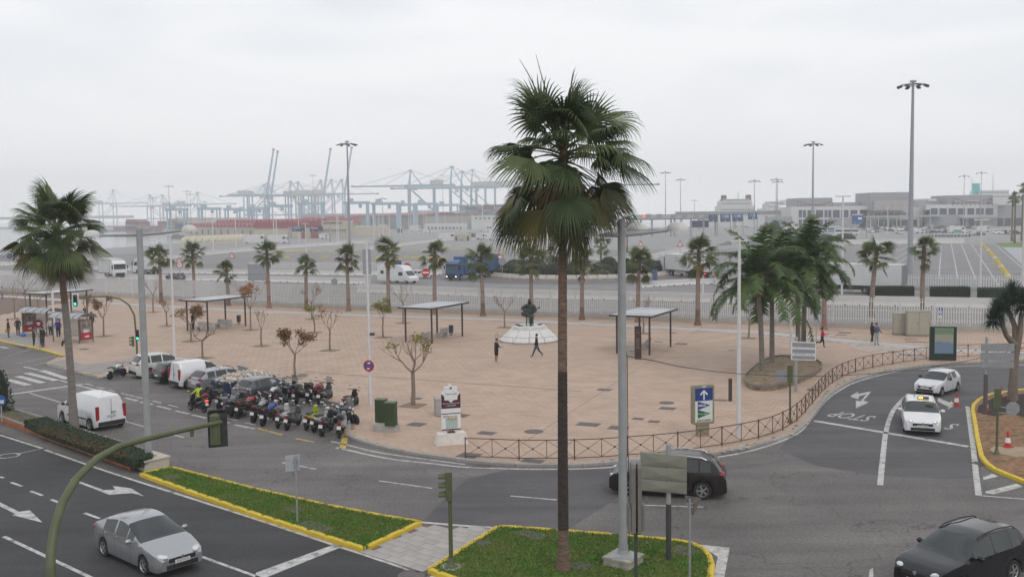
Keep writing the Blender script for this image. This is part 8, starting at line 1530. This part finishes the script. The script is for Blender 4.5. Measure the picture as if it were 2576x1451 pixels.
def sts(px,d,apex_py,gird_py,dirn,label,raised=False,boom=62,back=24):
 g=AT(px,gird_py,d);zg=g.z;za=AT(px,apex_py,d).z;t=T('quay_crane',label,'crane',(g.x,d,0),0 if dirn>0 else pi,'ship to shore cranes')
 for x in(-15,13):
  for y in(-9,9):b=MB();b.tube([(x,y,0),(x,y,zg)],[1.15,.95],4);b.build('leg',M_CRANE,t)
  b=MB();b.tube([(x,-9,zg*.38),(x,9,zg*.38)],.8,4);b.build('portal_beam',M_CRANE,t)
 for y in(-9,9):
  b=MB();b.tube([(-15,y,zg*.38),(13,y,zg*.38)],.9,4);b.tube([(-15,y,zg*.38),(13,y,zg*.95)],.5,4);b.build('brace',M_CRANE,t)
 b=MB();b.b2(-15-back,14,-2.6,2.6,zg-1.4,zg+1.2);b.build('main_girder',M_CRANE,t)
 apx=Vector((11,0,za));b=MB()
 for y in(-8,8):b.tube([(13,y,zg),(11,y*.12,za)],[.7,.5],4);b.tube([(-2,y,zg),(11,y*.12,za)],[.5,.4],4)
 b.box((11,0,za),(4,4,1.4));b.build('apex_frame',M_CRANE,t)
 tip=Vector((14+boom,0,zg))if not raised else Vector((14+boom*.18,0,zg+boom*.98));b=MB();s_=Vector((14,0,zg));dd_=(tip-s_)
 for y in(-2.2,2.2):b.tube([s_+Vector((0,y,0)),tip+Vector((0,y,0))],[1.1,.7],4)
 for k in range(8):p=s_+dd_*((k+.5)/8);b.tube([p+Vector((0,-2.2,0)),p+Vector((0,2.2,0))],.4,4)
 b.build('boom',M_CRANE,t);b=MB();b.tube([apx,(-14-back,0,zg+1)],.22,4)
 if not raised:b.tube([apx,s_+dd_*.45],.25,4);b.tube([apx,s_+dd_*.92],.25,4)
 b.build('stay',M_CRANE,t);b=MB();b.box((-18,0,zg+3.5),(14,6,5));b.build('machine_house',mat('crane_house',(.5,.49,.47)),t);b=MB();b.box(tip,(3,5,2));b.build('boom_tip',mat('crane_red',(.4,.12,.1)),t);b=MB();b.box((6,0,zg-3.5),(4,4,3.5));b.build('cab',M_BLDW,t)
for px,d,ap,gi,dr,s,rs in((1058,1100,429,467,-1,'leftmost lowered quay crane of the right group',0),(1163,1060,419,472,-1,'tallest quay crane of the right group',0),(1188,1120,431,470,-1,'third quay crane of the right group',0),(1213,1150,427,470,-1,'fourth quay crane of the right group',0),(1330,1000,425,468,1,'quay crane hidden by the tall palm, boom tip showing right',0),(645,1330,465,490,1,'raised boom quay crane, leftmost of the left group',1),(657,1380,466,491,1,'raised boom quay crane, second of the left group',1),(694,1350,461,492,-1,'lowered quay crane left of the middle of the left group',0),(752,1340,456,490,-1,'lowered quay crane in the middle of the left group',0),(770,1400,458,491,-1,'second lowered quay crane in the middle of the left group',0),(788,1330,454,489,1,'raised boom quay crane right of the middle of the left group',1),(815,1380,452,489,1,'lowered quay crane with boom to the right, left group',0),(840,1300,452,488,1,'rightmost raised boom quay crane of the left group',1),(272,1950,478,512,1,'faint quay crane at the far left',0),(393,1750,490,518,-1,'small hazy quay crane, left of a pair',0),(425,1720,490,518,-1,'small hazy quay crane, right of a pair',0),(482,1700,484,514,1,'small hazy quay crane right of the pair',0)):
 sts(px,d,ap,gi,dr,s,bool(rs),boom=62 if px!=1330 else 118)
def rtg(x0,x1,yt,yb,d,label):
 a,c=AT(x0,yt,d),AT(x1,yt,d);h=a.z;w=c.x-a.x;t=T('yard_gantry',label,'crane',(a.x,d,0),0,'pale blue yard gantry cranes')
 for x in(0,w):
  for y in(0,9):b=MB();b.b2(x-.6,x+.6,y-.5,y+.5,0,h);b.build('leg',M_CRANE,t)
  b=MB();b.b2(x-1,x+1,0,9,1,2.4);b.build('sill_beam',M_CRANE,t)
 for y in(0,9):b=MB();b.b2(-1.5,w+1.5,y-.8,y+.8,h-1.5,h+.6);b.build('girder',M_CRANE,t)
 b=MB();b.b2(w*.1,w*.32,1,8,h+.6,h+3);b.build('trolley',M_CRANE,t);b=MB();b.b2(w*.6,w*.6+2.2,3,5.5,h-4.5,h-1.6);b.build('cab',M_BLDW,t)
for i,(x0,x1,yt,d)in enumerate(((868,922,509,760),(938,998,511,770),(1004,1040,514,800),(1046,1096,512,820),(753,808,511,800),(670,726,517,830),(625,662,523,860),(566,596,525,880),(500,545,524,860),(420,462,526,900),(1100,1150,515,900),(596,640,528,1000))):rtg(x0,x1,yt,550,d,('yard gantry crane over the container stacks, %s from the left'%('eighth','ninth','tenth','eleventh','seventh','sixth','fifth','third','second','first','twelfth','fourth')[i]))
t=T('road_bridge','hazy concrete bridge across the bay at the far left','bridge');d=1900.0;a,c=AT(-120,548,d),AT(330,551,d);b=MB();b.b2(a.x,c.x,d,d+14,a.z-5,a.z);b.build('deck',M_CONC,t)
for px in(72,92,190,210):a2=AT(px,550,d);b=MB();b.b2(a2 .x-5,a2 .x+5,d+2,d+12,-3,a.z-4);b.build('pier',M_CONC,t)
b=MB();b.prism([(-1500,1960),(-560,1960),(-560,2010),(-1500,2010)],-4,2.0);struct('breakwater',b,M_CONC)
b=MB();b.b2(-1650,1400,-60,2150,-5.2,112);hz_=b.build('haze',None);hz_.data.materials.clear();hz_['kind']='stuff'
m=bpy.data.materials.new('haze');m.use_nodes=True;m.node_tree.nodes.clear();v_=m.node_tree.nodes.new('ShaderNodeVolumePrincipled');v_.inputs['Color'].default_value=(.985,.99,1,1);v_.inputs['Density'].default_value=HAZE=0.00042;oo=m.node_tree.nodes.new('ShaderNodeOutputMaterial');m.node_tree.links.new(v_.outputs[0],oo.inputs['Volume']);hz_.data.materials.append(m)
